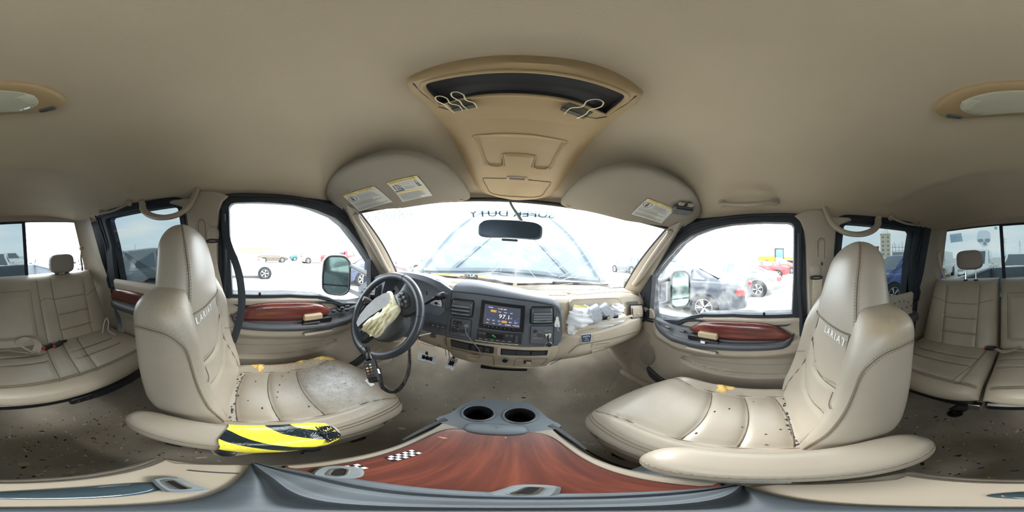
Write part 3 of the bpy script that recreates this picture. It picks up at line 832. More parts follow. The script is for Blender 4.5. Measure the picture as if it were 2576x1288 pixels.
for L in ([(-.185+.1*(y/100+.55), y/100) for y in range(-93, -57)], [(-.27+.15*(y/100+.55), y/100) for y in range(-93, -57)], [(-.35+.22*(y/100+.55), y/100) for y in range(-90, -57)],
          [(x/100, -.70) for x in range(-60, -35)], [(x/100, -.78) for x in range(-60, -37)], [(x/100, -.735) for x in range(-19, 17)], [(x/100, -.81) for x in range(-20, 17)]):
    sm_.tube([sC(*p) for p in L], .0014, 5)
for dy in (-.572, -.58): sm_.tube([sC(x/100, dy) for x in range(-72, 17)], .0015, 5)
stitches(st, [sC(x/50, -.566)+V(0, 0, .001) for x in range(-35, 9)], ln=.006)
ob('seam', sm_, M_seam, cc); ob('stitching', st, M_stitch, cc)
def headrest(T, x, z, w=.205, h=.155):
    m = MB().ell((x, bench_y(-.1)-.01, z), (w/2, .05, h/2), 32, 22, e=.55)
    o = ob('headrest', m, M_hrest, T, ang=70)
    for dx in (-.042, .042):
        ob('headrest_post', MB().tube([V(x+dx, bench_y(-.1)-.02, z-h/2+.01), V(x+dx, bench_y(-.15)-.03, -.19)], .006, 10), M_chrome, o)
        ob('post_collar', MB().lathe([(.018, 0), (.018, .008), (.012, .011), (.006, .011)], Matrix.Translation((x+dx, bench_y(-.15)-.035, -.166)), 16), M_black, o)
M_hrest = mat('dusty taupe headrest leather', rgb(150, 140, 132), .6, bump=.3, bs=200)
headrest(rear, -.468, oy(158, 663, -1.17).z, .20, .15)
bb_ = MB().box((-.28, -.56, -.735), (.92, .035, .05), .01).box((-.28, -.60, -.775), (.90, .05, .03), .008)
bb_.box((-.25, -.545, -.755), (.10, .03, .045), .006)
for dx in (-.27, -.23): bb_.mat(1).lathe([(0, .003), (.006, .003), (.006, 0)], frame((dx, -.528, -.75), (0, 1, 0)), 10).mat(0)
ob('seat_frame', bb_, [M_black, M_dark], rear)
fl_ = MB().plate([sm2([(-.68, -.87), (-.3, -.87), (-.26, -.83), (-.26, -.80), (-.68, -.79)], 3)], lambda x, z, w: V(x, -.60+.25*(z+.87)*-1+w, z), -.03, .01, bev=.006)
ob('storage_lid', fl_, M_dark2, rear)
rear2 = thing('rear_bench_seat', 'narrow tan leather rear bench section behind the passenger, chrome headrest posts', 'seat', (.46, -.8, FZ), group=None)
mB, sB = pillow_back(.202, .735, -.16, seams=[('v', .325, -.64, -.2), ('v', .58, -.64, -.2, .1), ('h', -.318, .325, .585), ('h', -.414, .325, .585), ('h', -.51, .325, .585)])
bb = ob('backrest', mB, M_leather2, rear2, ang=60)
sm_ = MB()
for L in ([(.325, z/100) for z in range(-64, -18)], [(.58+.1*(z/100+.3), z/100) for z in range(-64, -18)], [(x/100, -.318) for x in range(33, 58)], [(x/100, -.414) for x in range(33, 58)], [(x/100, -.51) for x in range(33, 58)],
          [(.58+.13*t/10, -.31+.03*t/10) for t in range(11)], [(.325-.1*t/10, -.31+.02*t/10) for t in range(11)], [(x/100, -.60) for x in range(33, 56)]):
    sm_.tube([sB(*p) for p in L], .0015, 5)
ob('seam', sm_, M_seam, bb)
mC, sC = pillow_seat(.20, .75, seams=[('l', .29, .08, -.95, -.57), ('t', -.72, .28, .62), ('t', -.80, .28, .62)])
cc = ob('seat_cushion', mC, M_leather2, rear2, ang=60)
sm_ = MB(); st = MB()
for L in ([(.29-.18*max(0, -(y/100)-.56)**1.0+.02, y/100) for y in range(-93, -57)], [(x/100, -.72) for x in range(29, 66)], [(x/100, -.80) for x in range(27, 66)]):
    sm_.tube([sC(*p) for p in L], .0014, 5)
for dy in (-.572, -.58): sm_.tube([sC(x/100, dy) for x in range(21, 72)], .0015, 5)
stitches(st, [sC(x/50, -.566)+V(0, 0, .001) for x in range(11, 36)], ln=.006)
ob('seam', sm_, M_seam, cc); ob('stitching', st, M_stitch, cc)
headrest(rear2, .415, oy(2424, 655, -1.17).z, .205, .15)
bb_ = MB().box((.47, -.56, -.735), (.50, .035, .05), .01).box((.47, -.60, -.775), (.48, .05, .03), .008)
bb_.mat(1).box((.215, -.55, -.745), (.05, .03, .05), .004)
ob('seat_frame', bb_, [M_black, M_chrome], rear2)
# ================================================================== door panels
M_door = mat('beige door panel', rgb(176, 165, 149), .5, var=.05, vs=7, bump=.2, bs=500)
for s, nm in ((-1, 'door_1'), (1, 'door_2')):
    d = doors[nm]; P = lambda y, z, w, s=s: V(s*(.80-w), y, z)
    top = [(y, z) for y, z in GFO]
    zz_ = sorted(sp(a, b, 1) for a, b in [(1995, 784), (1850, 783), (1775, 784), (1749, 789), (1722, 799), (1680, 797), (1644, 788)])
    def ztop(y): return (interp([(-.2, zz_[0][1])]+zz_, y) if y < .62 else lerp(interp(zz_, y), -.275, ss(.62, .66, y)))-.016
    def wf_(y, z):
        w = .018+.016*math.exp(-((z+.268)/.03)**2)
        zl = interp([(-.1, -.40), (.12, -.42), (.345, -.44), (.46, -.436), (.60, -.40)], y)
        w += .052*ss(.66, .56, y)*ss(zl+.05, zl+.02, z)*ss(zl-.10, zl-.03, z)      # body of the armrest
        if y < .44:
            q = max(0, 1-max(0, (y+.06)/.50)**2.4)**.5; zc = lerp(-.566, -.578, ss(0, .43, y)); h = .060*q+.001
            e = ss(1.08, .90, abs(z-zc)/h)*ss(0, .03, h)
            w -= .024*e; w += .016*ss(zc-h+.004, zc-h-.010, z)*ss(-.80, -.66, z)*q
        return w
    def f(u, v):
        y = lerp(-.165, .81, u); z = lerp(-.93, ztop(y), v**.9); return P(y, z, wf_(y, z)*(1 if v < .999 else .6))
    g = ob('door_panel', MB().grid(f, 90, 90), M_door, d, ang=60)
    # charcoal armrest
    zb = [(-.115, -.385), (-.063, -.405), (.12, -.42), (.345, -.44), (.457, -.436), (.55, -.412), (.60, -.385), (.625, -.36)]
    zt_ = [(-.13, -.362), (.0, -.372), (.2, -.384), (.31, -.378), (.385, -.352), (.5, -.358), (.625, -.345)]
    def arm(u, v):
        y = lerp(-.125, .632, u); b = interp(zb, y); t = interp(zt_, y); e = max(0, 1-abs(2*u-1)**14)**.5
        wl = .096*e+.02*(1-e)-.025*ss(.45, .63, y)
        sec = [(.015, t+.006), (.050, t+.006), (.056, t-.004), (wl-.018, b+.040), (wl-.004, b+.034), (wl, b+.022), (wl-.006, b+.004), (wl-.03, b-.002), (.03, b)]
        k = v*(len(sec)-1); i = min(int(k), len(sec)-2); q = k-i
        w = .015+(lerp(sec[i][0], sec[i+1][0], q)-.015)*max(.0, 1-abs(2*u-1)**26)**.5; z = lerp(sec[i][1], sec[i+1][1], q); return P(y, z, w)
    ar = ob('armrest', MB().grid(arm, 60, 24), M_dark, d, ang=50)
    # cherry trim
    wo = sm2([(-.108, -.366), (-.07, -.318), (-.014, -.288), (.06, -.277), (.16, -.278), (.249, -.285), (.31, -.297), (.352, -.32), (.378, -.352), (.30, -.372), (.2, -.380), (.05, -.372)], 5)
    m = MB(); n = len(wo); cy = sum(p[0] for p in wo)/n; cz_ = sum(p[1] for p in wo)/n
    rings = [[P(cy+(y-cy)*k, cz_+(z-cz_)*k, w) for y, z in wo] for k, w in ((1, .03), (1, .048), (.97, .055), (.85, .061), (.6, .065), (.3, .066))]
    m.loft(rings, True, True)
    ob('wood_trim', m, M_cherry, d, ang=50)
    # pull bucket, release lever, beige pull cover
    bx = MB(); bx.plate([rrect(.225, -.398, .375, -.362, .016)], lambda y, z, w: P(y, z+(w-.05)*-.25, w), .05, .078, bev=.003)
    bk_ = ob('pull_bucket', bx, M_black, ar)
    ob('release_lever', MB().box(P(.262, -.388, .082), (.010, .09, .012), .003), M_dark2, ar)
    ob('pull_cover', MB().box(P(.272, -.357, .066), (.034, .098, .034), .006), M_plastic2, ar)
    ob('pull_ledge', MB().box(P(.30, -.452, .072), (.045, .16, .02), .008), M_plastic, d)
    if s > 0:
        sw = [(1680, 823), (1717, 833)]
        for i, (a, b) in enumerate(sw):
            p = ox(a, b, .80-.078); ob('window_switch', MB().box(p, (.02, .035, .012), .005), M_black, ar)
        t = MB().box(ox(1768, 861, .80-.094), (.006, .022, .012), .001); q = ob('paper_tag', t, M_white, ar)
    else:
        for a, b in ((839, 783), (857, 781), (861, 775), (873, 780), (875, 771), (899, 768)):
            p = ox(a, b, -.80+.078); ob('window_switch', MB().ell(p, (.010, .014, .008), 12, 8), M_black, ar)
        p = ox(850, 780, -.80+.078); ob('switch_divider', MB().box(p, (.02, .006, .014), .002), M_black, ar)
    # speaker grille
    sc_ = P(.668, -.655, .034) ; m = MB(); r0 = .085
    pts = [(.668+.066*math.cos(2*PI*k/28)*(1 if math.cos(2*PI*k/28) > 0 else .85), -.640+.088*math.sin(2*PI*k/28)) for k in range(28)]
    gr = ob('speaker_grille', MB().plate([pts], lambda y, z, w: P(y, z, w), .02, .034, bev=.002), M_door, d)
    m = MB()
    for k in range(17):
        z = -.640+.088*(k-8)/8.6; hw = .062*max(0, 1-((z+.640)/.088)**2)**.5
        if hw > .008: m.box(P(.668, z, .0345), (.003, 2*hw, .0016))
    ob('grille_slot', m, M_dark2, gr, ang=0, kind='stuff')
    # lower front pocket slot
    lens = sm2([(.66, -.745), (.56, -.80), (.42, -.835), (.34, -.86), (.42, -.872), (.56, -.86), (.64, -.82)], 4)
    ob('pocket_slot', MB().plate([lens], lambda y, z, w: P(y, z, w), .02, .036, bev=.002), M_dark2, d)
    sl__ = [(sp(a, b, 1, .02)) for a, b in [(1641,690),(1664,640),(1648,632),(1622,685),(1606,735),(1602,775),(1606,812),(1632,808),(1647,794)]]
    ob('sail_panel', MB().plate([sl__], smap(s), -.02, .024, bev=.004), M_rubber, d)
    lp_ = [(y, lerp(-.566, -.578, ss(0, .43, y))+sg*.058*max(0, 1-max(0, (y+.06)/.50)**2.4)**.5) for sg, ys_ in ((-1, [-.11+.55*k/24 for k in range(25)]), (1, [.44-.16*k/8 for k in range(9)])) for y in ys_]
    ob('pocket_edge', MB().tube([P(y, z, wf_(y, z)+.0012) for y, z in lp_], .0014, 5), M_seam, d)
    ob('pocket_crease', MB().tube([P(y, -.556-.03*(y+.1), wf_(y, -.556-.03*(y+.1))+.0005) for y in [(-.12+.50*t/30) for t in range(31)]], .0008, 4), M_seam, d)
    # lock knob
    ob('lock_knob', MB().lathe([(0, .016), (.005, .015), (.006, .0), (.006, -.01)], frame(P(.018, -.238, .028), (-s*.4, 0, 1), (0, 1, 0)), 12), M_black, d)
    # vertical black weatherstrip at the rear edge of the opening
    ob('weatherstrip', MB().tube([P(-.158, -.93, .03), P(-.158, -.5, .03), P(-.156, -.24, .03), V(s*(sxv(-.1)-.03), -.150, -.1), V(s*(sxv(.15)-.03), -.145, .15)], .011, 8), M_rubber, d)
for s, nm in ((-1, 'door_3'), (1, 'door_4')):
    d = doors[nm]; P = lambda y, z, w, s=s: V(s*(.80-w), y, z)
    def f(u, v):
        z = lerp(-.93, -.22, v); y = lerp(ybr(z)+.07, -.33, u); e = ss(-.0, .06, u)
        w = .012+.022*e*ss(-.215, -.245, z)+.035*math.exp(-((z+.43)/.05)**2)*e
        return P(y, z, w)
    ob('door_panel', MB().grid(f, 40, 50), M_door, d, ang=60)
    def arm(u, v):
        y = lerp(-.955, -.36, u); e = max(0, 1-abs(2*u-1)**10)**.5
        sec = [(.02, -.37), (.035, -.37), (.075, -.385), (.088, -.40), (.09, -.42), (.08, -.435), (.03, -.44)]
        k = v*(len(sec)-1); i = min(int(k), len(sec)-2); q = k-i
        return P(y, lerp(sec[i][1], sec[i+1][1], q), .02+(lerp(sec[i][0], sec[i+1][0], q)-.02)*e)
    ob('armrest', MB().grid(arm, 40, 20), M_dark, d, ang=50)
    if s < 0:
        wo = sm2([(-.955, -.375), (-.94, -.32), (-.90, -.29), (-.8, -.283), (-.65, -.285), (-.56, -.31), (-.53, -.372), (-.75, -.378)], 4)
        n = len(wo); cy = sum(p[0] for p in wo)/n; cz_ = sum(p[1] for p in wo)/n
        m = MB().loft([[P(cy+(y-cy)*k, cz_+(z-cz_)*k, w) for y, z in wo] for k, w in ((1, .03), (1, .040), (.95, .048), (.6, .056), (.3, .057))], True, True)
        ob('wood_trim', m, M_cherry, d, ang=50)
    else:
        for i, (a, b) in enumerate([(2251, 764), (2263, 759), (2274, 757), (2285, 760), (2292, 769), (2281, 773), (2269, 777), (2255, 784)]):
            p = ox(a, b, .80-.036); ob('clip_hole', MB().ell(p, (.003, .0045, .0045), 8, 6), M_black, d, ang=0)
ob('weatherstrip', MB().grid(lambda u, v, s=s: (lambda y, z: V(s*(sxv(max(z, BELT+.001))-.034-.010*math.sin(PI*u)), y, z))(lerp(ybr(lerp(-.93, .262, v))-.006, ybr(lerp(-.93, .262, v))+.085, u), lerp(-.93, .262, v)), 8, 24), M_rubber, d)
# door seal pulled loose beside the driver
pp = [ox(a, b, x) for a, b, x in ((566, 560, -.70), (568, 590, -.69), (578, 625, -.67), (592, 660, -.655), (603, 700, -.645), (608, 745, -.64), (606, 785, -.64), (598, 822, -.645), (585, 860, -.66))]
lo = ob('loose_door_seal', MB().sweep(smooth_path(pp, 6), [(-.014, -.006), (.0, -.009), (.014, -.006), (.015, .006), (0, .009), (-.015, .006)]), M_rubber)
tag(lo, 'black rubber door seal hanging loose beside the driver seat', 'door seal')
# ================================================================== grab handles on the roof rail
def grab(name, lbl, pts, r=.0135):
    t = thing(name, lbl, 'handle', tuple(pts[0]))
    ob('grip', MB().sweep(smooth_path(pts, 6), [(r*1.25*math.cos(2*PI*k/10), r*.8*math.sin(2*PI*k/10)) for k in range(10)]), M_plastic, t)
    for p, q in ((pts[0], pts[1]), (pts[-1], pts[-2])):
        nrm = V(-math.copysign(1, p.x)*.7, 0, -.7)
        ob('screw_cap', MB().ell(p+nrm*.006, (.020, .022, .014), 16, 10, M=frame((0, 0, 0), nrm)), M_plastic, t)
    return t
for s in (-1, 1):
    q = lambda x, y, z: V(s*x, y, z)
    grab('grab_handle', 'curved beige assist handle over the %s B pillar' % ('driver side' if s < 0 else 'passenger side'),
         [q(.712, -.262, .292), q(.700, -.270, .245), q(.672, -.29, .185), q(.655, -.34, .148), q(.652, -.42, .145), q(.664, -.50, .172), q(.685, -.555, .215), q(.705, -.575, .262)], .0155)
    grab('grab_handle', 'beige fold-down assist handle above the rear %s window' % ('driver side' if s < 0 else 'passenger side'),
         [q(.690, -.66, .278), q(.672, -.68, .262), q(.664, -.78, .248), q(.672, -.92, .262), q(.690, -.94, .278)], .010)
grab('grab_handle', 'beige fold-down assist handle above the front passenger door', [V(.685, .20, .292), V(.655, .18, .272), V(.640, .09, .258), V(.655, -.01, .272), V(.685, -.03, .292)], .011)
# ================================================================== floor console
LZ = -.62
con = thing('center_console', 'beige floor console with red cherry wood lid and twin cup holders', 'console', (0, .15, FZ))
def chw_(y): return interp([(-.12, .150), (.10, .152), (.25, .140), (.34, .128), (.44, .122), (.52, .110)], y)
CXc = .004
def body(u, v):
    y = lerp(-.125, .342, u); w = chw_(y)
    sec = [(1.0, FZ), (1.0, LZ-.06), (.99, LZ-.02), (.93, LZ-.002), (.86, LZ), (0, LZ-.003), (-.86, LZ), (-.93, LZ-.002), (-.99, LZ-.02), (-1, LZ-.06), (-1, FZ)]
    k = v*(len(sec)-1); i = min(int(k), len(sec)-2); q = k-i
    e = max(0, 1-(max(0, (-y-.10))/.03)**2)
    return V(CXc+w*lerp(sec[i][0], sec[i+1][0], q), y, lerp(sec[i][1], sec[i+1][1], q)-.02*(1-e))
m = MB().grid(body, 40, 40)
m.box((CXc, -.118, -.79), (.29, .02, .33), .008)
ob('console_body', m, M_plastic, con, ang=50)
# wooden lid
wl = [(-.121, .04), (-.122, .12), (-.118, .22), (-.108, .285), (-.085, .318), (-.04, .326), (.05, .328), (.095, .318), (.116, .285), (.125, .22), (.128, .12), (.127, .04), (.125, .03), (-.118, .03)]
wl2 = sm2(wl, 3)
lid = MB().plate([wl2], lambda x, y, w: V(x, y, LZ+w+.002*math.sin(x*9)), 0, .010, bev=.004)
L_ = ob('wood_lid', lid, M_lid, con, ang=40)
ob('lid_groove', MB().tube([V(x, y, LZ+.003) for x, y in wl2], .0025, 6, closed=True), M_dark2, L_)
# beige rear deck
ob('rear_deck', MB().plate([sm2([(-.125, .028), (.125, .028), (.128, -.09), (.11, -.108), (-.115, -.108), (-.128, -.09)], 3)], lambda x, y, w: V(x, y, LZ+w), 0, .006, bev=.003), M_plastic, con)
for i, (x, y, sx, sy) in enumerate(((-.108, -.04, .004, .05),)):
    ob('deck_slot', MB().box((x, y, LZ+.007), (sx, sy, .002), .0008), M_dark2, con)
# latch
def latch(u, v):
    a = 2*PI*u; c, s_ = math.cos(a), math.sin(a); k = 1 if v < .5 else 1-(v-.5)*2
    k = [1, 1, .97, .88, .55, .05][int(round(v*5))]; z = [0, .012, .017, .020, .022, .0225][int(round(v*5))]
    return V(.004+math.copysign(abs(c)**.6, c)*.068*k, .336+math.copysign(abs(s_)**.75, s_)*.026*k, LZ+z)
M_tray = mat('grey tray plastic', rgb(104, 112, 118), .4, var=.06, vs=12)
lt = ob('lid_latch', MB().grid(latch, 36, 5, cu=True), M_tray, con, ang=60)
tx = MB().text('CLIP', .013, Matrix.Translation((.004, .346, LZ+.0215)) @ Matrix.Rotation(math.radians(-8), 4, 'X'), .0006, spacing=1.2)
ob('lettering', tx, M_dark2, lt, ang=0)
# cup holder tray
tr = MB(); out = sm2([(-.122, .338), (-.118, .40), (-.092, .475), (-.05, .500), (.06, .500), (.10, .475), (.126, .40), (.13, .338)], 4)
c1, c2 = (-.050, .418), (.058, .418); rr = .041
circ = lambda c, r, n=32: [(c[0]+r*math.cos(2*PI*k/n), c[1]+r*math.sin(2*PI*k/n)) for k in range(n)]
tr.plate([out, circ(c1, rr), circ(c2, rr)], lambda x, y, w: V(x, y, LZ-.004+w), -.012, .004)
tray = ob('cup_holder_tray', tr, M_tray, con)
for c in (c1, c2):
    M = Matrix.Translation((c[0], c[1], LZ))
    ob('cup_holder', MB().lathe([(.0435, .003), (.041, .0045), (.039, 0), (.0385, -.012), (.036, -.016), (.0345, -.028), (.034, -.07), (0, -.07)], M, 36), M_black, tray)
    ob('cup_holder_rim', MB().lathe([(.0395, .0), (.0455, .0), (.0462, .004), (.043, .0065), (.040, .005), (.0395, 0)], M, 36), M_tray, tray)
ob('tray_skirt', MB().loft([[V(x, y, LZ-.002) for x, y in out], [V(x*.96+.0, y-.004, FZ+.1) for x, y in out]], True, False), M_dark, con)
for sx in (-1, 1):
    ob('tray_arm', MB().sweep(smooth_path([(CXc+sx*.119, .36, LZ), (CXc+sx*.135, .33, LZ-.008), (CXc+sx*.148, .28, LZ-.02), (CXc+sx*.153, .24, LZ-.035)], 5), [(-.006, -.02), (.006, -.02), (.006, .006), (-.006, .006)], scale=[1-.6*(i/15)**2 for i in range(16)]), M_dark, con)
# chequered stickers on the lid
def chq(c, ang, nx=9, ny=3, sz=.0062):
    mw = MB(); mk = MB(); ca, sa = math.cos(ang), math.sin(ang)
    for i in range(nx):
        for j in range(ny):
            x, y = (i-nx/2)*sz, (j-ny/2)*sz*1.1; p = (c[0]+x*ca-y*sa, c[1]+x*sa+y*ca, LZ+.0105)
            (mw if (i+j) % 2 else mk).box(p, (sz, sz*1.1, .0006), 0, Matrix.Rotation(ang, 4, 'Z'))
    o = ob('chequered_sticker', mw, M_white, L_, ang=0); ob('sticker_black_squares', mk, M_black, o, ang=0)
chq((-.100, .175), math.radians(80), 8); chq((-.106, .085), math.radians(86), 8)
# pale scuffs on the lid
for (x, y, rx, ry, sd) in ((.075, .115, .010, .005, 1), (.05, .285, .02, .006, 2), (.03, .30, .006, .004, 3), (-.085, .27, .012, .003, 4)):
    rnd = random.Random(sd); m = MB()
    ring = [V(x+rx*math.cos(2*PI*k/14)*rnd.uniform(.6, 1.2), y+ry*math.sin(2*PI*k/14)*rnd.uniform(.5, 1.3), LZ+.0104) for k in range(14)]
    m.add(ring, [tuple(range(14))]); ob('scuff', m, mat('scuffed wood', rgb(206, 138, 112), .6), L_, ang=0)
# the padded camera rest lying across the console
M_pad = mat('slate blue rubberised cloth', rgb(80, 88, 95), .6, var=.18, vs=25, bump=.5, bs=160)
pad = thing('camera_support', 'slate grey cloth pad lying across the console under the camera', 'pad', (0, .02, LZ))
edge_f = [(-.150, .0), (-.12, .035), (-.08, .066), (-.03, .078), (.03, .074), (.09, .055), (.14, .022)]
edge_b = [(-.146, -.006), (-.115, -.010), (-.08, -.014), (-.03, -.017), (.03, -.016), (.09, -.006), (.137, .014)]
EF, EB = smooth_path([(a, b, 0) for a, b in edge_f], 8), smooth_path([(a, b, 0) for a, b in edge_b], 8)
def padf(u, v):
    i = u*(len(EF)-1); j = min(int(i), len(EF)-2); q = i-j; A = EF[j].lerp(EF[j+1], q); B = EB[j].lerp(EB[j+1], q); p = B.lerp(A, v)
    h = .010+.014*math.sin(PI*v)**.6*math.sin(PI*min(1, max(0, u)))**.5
    h += .005*math.exp(-((v-.80)/.04)**2)-.005*math.exp(-((v-.70)/.05)**2)+.006*math.exp(-((v-.35)/.05)**2)-.005*math.exp(-((v-.24)/.05)**2)
    if v in (0, 1): h = .0105
    return V(p.x, p.y, LZ+h)
ob('pad_cover', MB().grid(padf, 70, 40), M_pad, pad, ang=60)
M_lat = mat('grey latch plastic', rgb(120, 128, 132), .4, var=.1, vs=30)
for (x, y, a, w_, l_) in ((-.093, .072, .9, .046, .05), (.045, .078, -.35, .03, .05), (-.052, -.048, 2.35, .024, .06)):
    Mr = Matrix.Translation((x, y, LZ+.012)) @ Matrix.Rotation(a, 4, 'Z')
    o = ob('slotted_tab', MB().plate([sm2(rrect(-w_/2, -l_/2, w_/2, l_/2, w_*.4, 3), 2)], lambda p, q, w: Mr @ V(p, q, w), -.002, .006, bev=.003), M_lat, pad)
    ob('chrome_slot_rim', MB().tube([Mr @ V(p, q, .007) for p, q in rrect(-w_*.17, -l_*.3, w_*.17, l_*.3, w_*.16, 4)], .0018, 6, closed=True), M_chrome, o)
    ob('slot', MB().plate([rrect(-w_*.16, -l_*.29, w_*.16, l_*.29, w_*.15, 4)], lambda p, q, w: Mr @ V(p, q, w), .005, .0066), M_black, o)
gl = MB().ell((.0, -.062, LZ+.008), (.052, .020, .007), 28, 10); ob('glossy_foot', gl, mat('glossy dark glass', rgb(50, 66, 74), .12, coat=1), pad)
# ================================================================== overhead console
def oc_z(y): return interp([(.14, .352), (.3, .345), (.5, .318), (.6, .300), (.72, .272)], y)
ocn = thing('overhead_console', 'yellowed beige overhead console with open dark bin and two compartments', 'console', (0, .42, .34))
def ochw(y): return interp([(.14, .10), (.165, .150), (.19, .163), (.25, .168), (.4, .172), (.55, .176), (.66, .172), (.72, .150)], y)
def oc(u, v):
    y = lerp(.135, .735, v); w = ochw(y)*(max(0, 1-max(0, (.165-y)/.031)**2)**.5 if y < .165 else 1)*(max(0, 1-max(0, (y-.70)/.036)**2)**.5 if y > .70 else 1)
    X_ = lerp(-1, 1, u); x = X_*w
    z = oc_z(y)+.02*abs(X_)**5-.010*(1-X_*X_)
    if u in (0, 1) or v in (0, 1): z = zroof(x, y)+.006
    # raised pad
    q = ss(.108, .098, abs(x))*ss(.355, .37, y)*ss(.505, .495, y)*(1-ss(.045, .035, abs(x))*ss(.44, .45, y))
    z += .005*q
    return V(x, y, z)
bo = [(-.133, .182), (-.10, .166), (0, .158), (.10, .166), (.133, .182), (.138, .235), (.13, .243), (.07, .226), (0, .222), (-.07, .226), (-.13, .243), (-.138, .235)]
def inpoly(x, y, L):
    c = False; n = len(L)
    for i in range(n):
        (a, b), (p, q) = L[i], L[i-1]
        if (b > y) != (q > y) and x < (p-a)*(y-b)/(q-b)+a: c = not c
    return c
zof = lambda x, y: oc(.5+.5*x/max(.02, ochw(y)), (y-.135)/.6).z
bo2 = sm2(bo, 4)
m = MB().grid(oc, 120, 190)
keep = [f for f in m.f if not inpoly(sum(m.v[i].x for i in f)/4, sum(m.v[i].y for i in f)/4, bo2)]
m.f = keep; m.m = [0]*len(keep)
ob('console_shell', m, M_yellow, ocn, ang=50)
n = len(bo2); bx_, by_ = 0, .21
m = MB(); rings = [[V(bx_+(x-bx_)*k, by_+(y-by_)*k, zof(x, y)+w) for x, y in bo2] for k, w in ((1.02, -.0015), (.995, .004), (.985, .012), (.975, .022))]
m.loft(rings, True, False); m.plate([[(bx_+(x-bx_)*.975, by_+(y-by_)*.975) for x, y in bo2]], lambda x, y, w: V(x, y, zof(x, y)+.022+w), 0, .002)
bn = ob('open_bin', m, mat('dark bin lining', rgb(66, 66, 70), .6, var=.1, vs=20), ocn)
ob('bin_lip', MB().tube([V(x, y, zof(x, y)-.001) for x, y in bo2], .0045, 8, closed=True), M_yellow, ocn)
for sx in (-1, 1):
    ob('panel_joint', MB().tube([V(sx*.141, .170, zof(.140, .17)-.001), V(sx*.146, .20, zof(.148, .20)-.001), V(sx*.142, .250, zof(.14, .25)-.001), V(sx*.128, .262, zof(.128, .262)-.001), V(sx*.10, .262, zof(.1, .262)-.0008)], .0011, 5), M_seam, ocn)
def line(L, r=.0012, m=M_seam, nm='panel_joint', off=.0012):
    ob(nm, MB().tube([V(x, y, zof(x, y)-off) for x, y in L], r, 5), m, ocn)
line(sm2([(-.108, .375), (-.10, .36), (0, .352), (.10, .36), (.108, .375)], 6, False), .0022, M_yellow, 'pad_edge')
line([(-.108, .375)]+sm2([(-.100, .44), (-.095, .498), (-.047, .500), (-.047, .452), (-.036, .443), (0, .441), (.036, .443), (.047, .452), (.047, .500), (.095, .498), (.100, .44), (.108, .375)], 4, False), .0025, M_yellow, 'pad_edge')
line(sm2([(-.048, .50), (-.047, .455), (-.036, .443), (0, .441), (.036, .443), (.047, .455), (.048, .50)], 4, False), .0018)
line(sm2([(-.04, .575), (-.10, .580), (-.125, .59), (-.118, .64), (-.10, .69), (0, .697), (.10, .69), (.118, .64), (.125, .59), (.10, .580), (.04, .575)], 4, False), .0014)
pt = ob('push_latch', MB().plate([sm2(rrect(-.036, .558, .036, .580, .008, 3), 1)], lambda x, y, w: V(x, y, zof(x, y)-w), 0, .004, bev=.002), M_plastic2, ocn)
ob('latch_recess', MB().plate([rrect(-.028, .564, .028, .574, .004, 3)], lambda x, y, w: V(x, y, zof(x, y)-w), .003, .005), M_dark, pt)
# binder clips biting the rim of the bin
def clip(x, y, a, w_, lbl, sp_=1.0, two=False):
    M = Matrix.Translation((x, y, zof(x, y)-.006)) @ Matrix.Rotation(a, 4, 'Z')
    t = thing('binder_clip', lbl, 'clip', tuple(M.translation))
    m = MB(); d = .022
    prof = [(-d/2, .007), (-d/2+.002, .002), (-.002, -.006), (.002, -.006), (d/2-.002, .002), (d/2, .007)]
    m.sweep([M @ V(-w_/2, d/2-.004, -.002), M @ V(w_/2, d/2-.004, -.002)], [(-.004, -.005), (.004, -.005), (.004, .005), (-.004, .005)])
    m.add([M @ V(*p) for p in ((-w_/2, -.012, -.001), (w_/2, -.012, -.001), (w_/2, .012, -.007), (-w_/2, .012, -.007), (-w_/2, -.012, .001), (w_/2, -.012, .001), (w_/2, .012, .001), (-w_/2, .012, .001))],
          [(0, 1, 2, 3), (7, 6, 5, 4), (0, 4, 5, 1), (1, 5, 6, 2), (2, 6, 7, 3), (3, 7, 4, 0)])
    ob('spring_body', m, M_clip, t)
    for sh in ((0,) if not two else (-.012, .013)):
        q = .8 if two else 1
        L = [(-.010*q, .014), (-.012*q, .0), (-.006*q, -.014), (-.010*q, -.026), (-.006*q, -.034), (0, -.036), (.006*q, -.034), (.010*q, -.026), (.006*q, -.014), (.012*q, .0), (.010*q, .014)]
        k = w_/.038*sp_
        ob('wire_handle', MB().tube(smooth_path([M @ V(px*k+sh, py*(1.45 if not two else 1.25)-.004, -.009-.008*(py < -.01)) for px, py in L], 5), .0011, 6), M_wire, t)
M_clip = mat('dark grey spring steel', rgb(86, 84, 76), .4, metal=.3); M_wire = mat('pale wire', rgb(226, 220, 190), .3, metal=.2)
clip(-.098, .243, math.radians(-8), .038, 'small binder clip with two crossed wire loops clamped to the overhead bin', two=True)
clip(.082, .243, math.radians(14), .048, 'large grey binder clip with one wire loop clamped to the overhead bin')
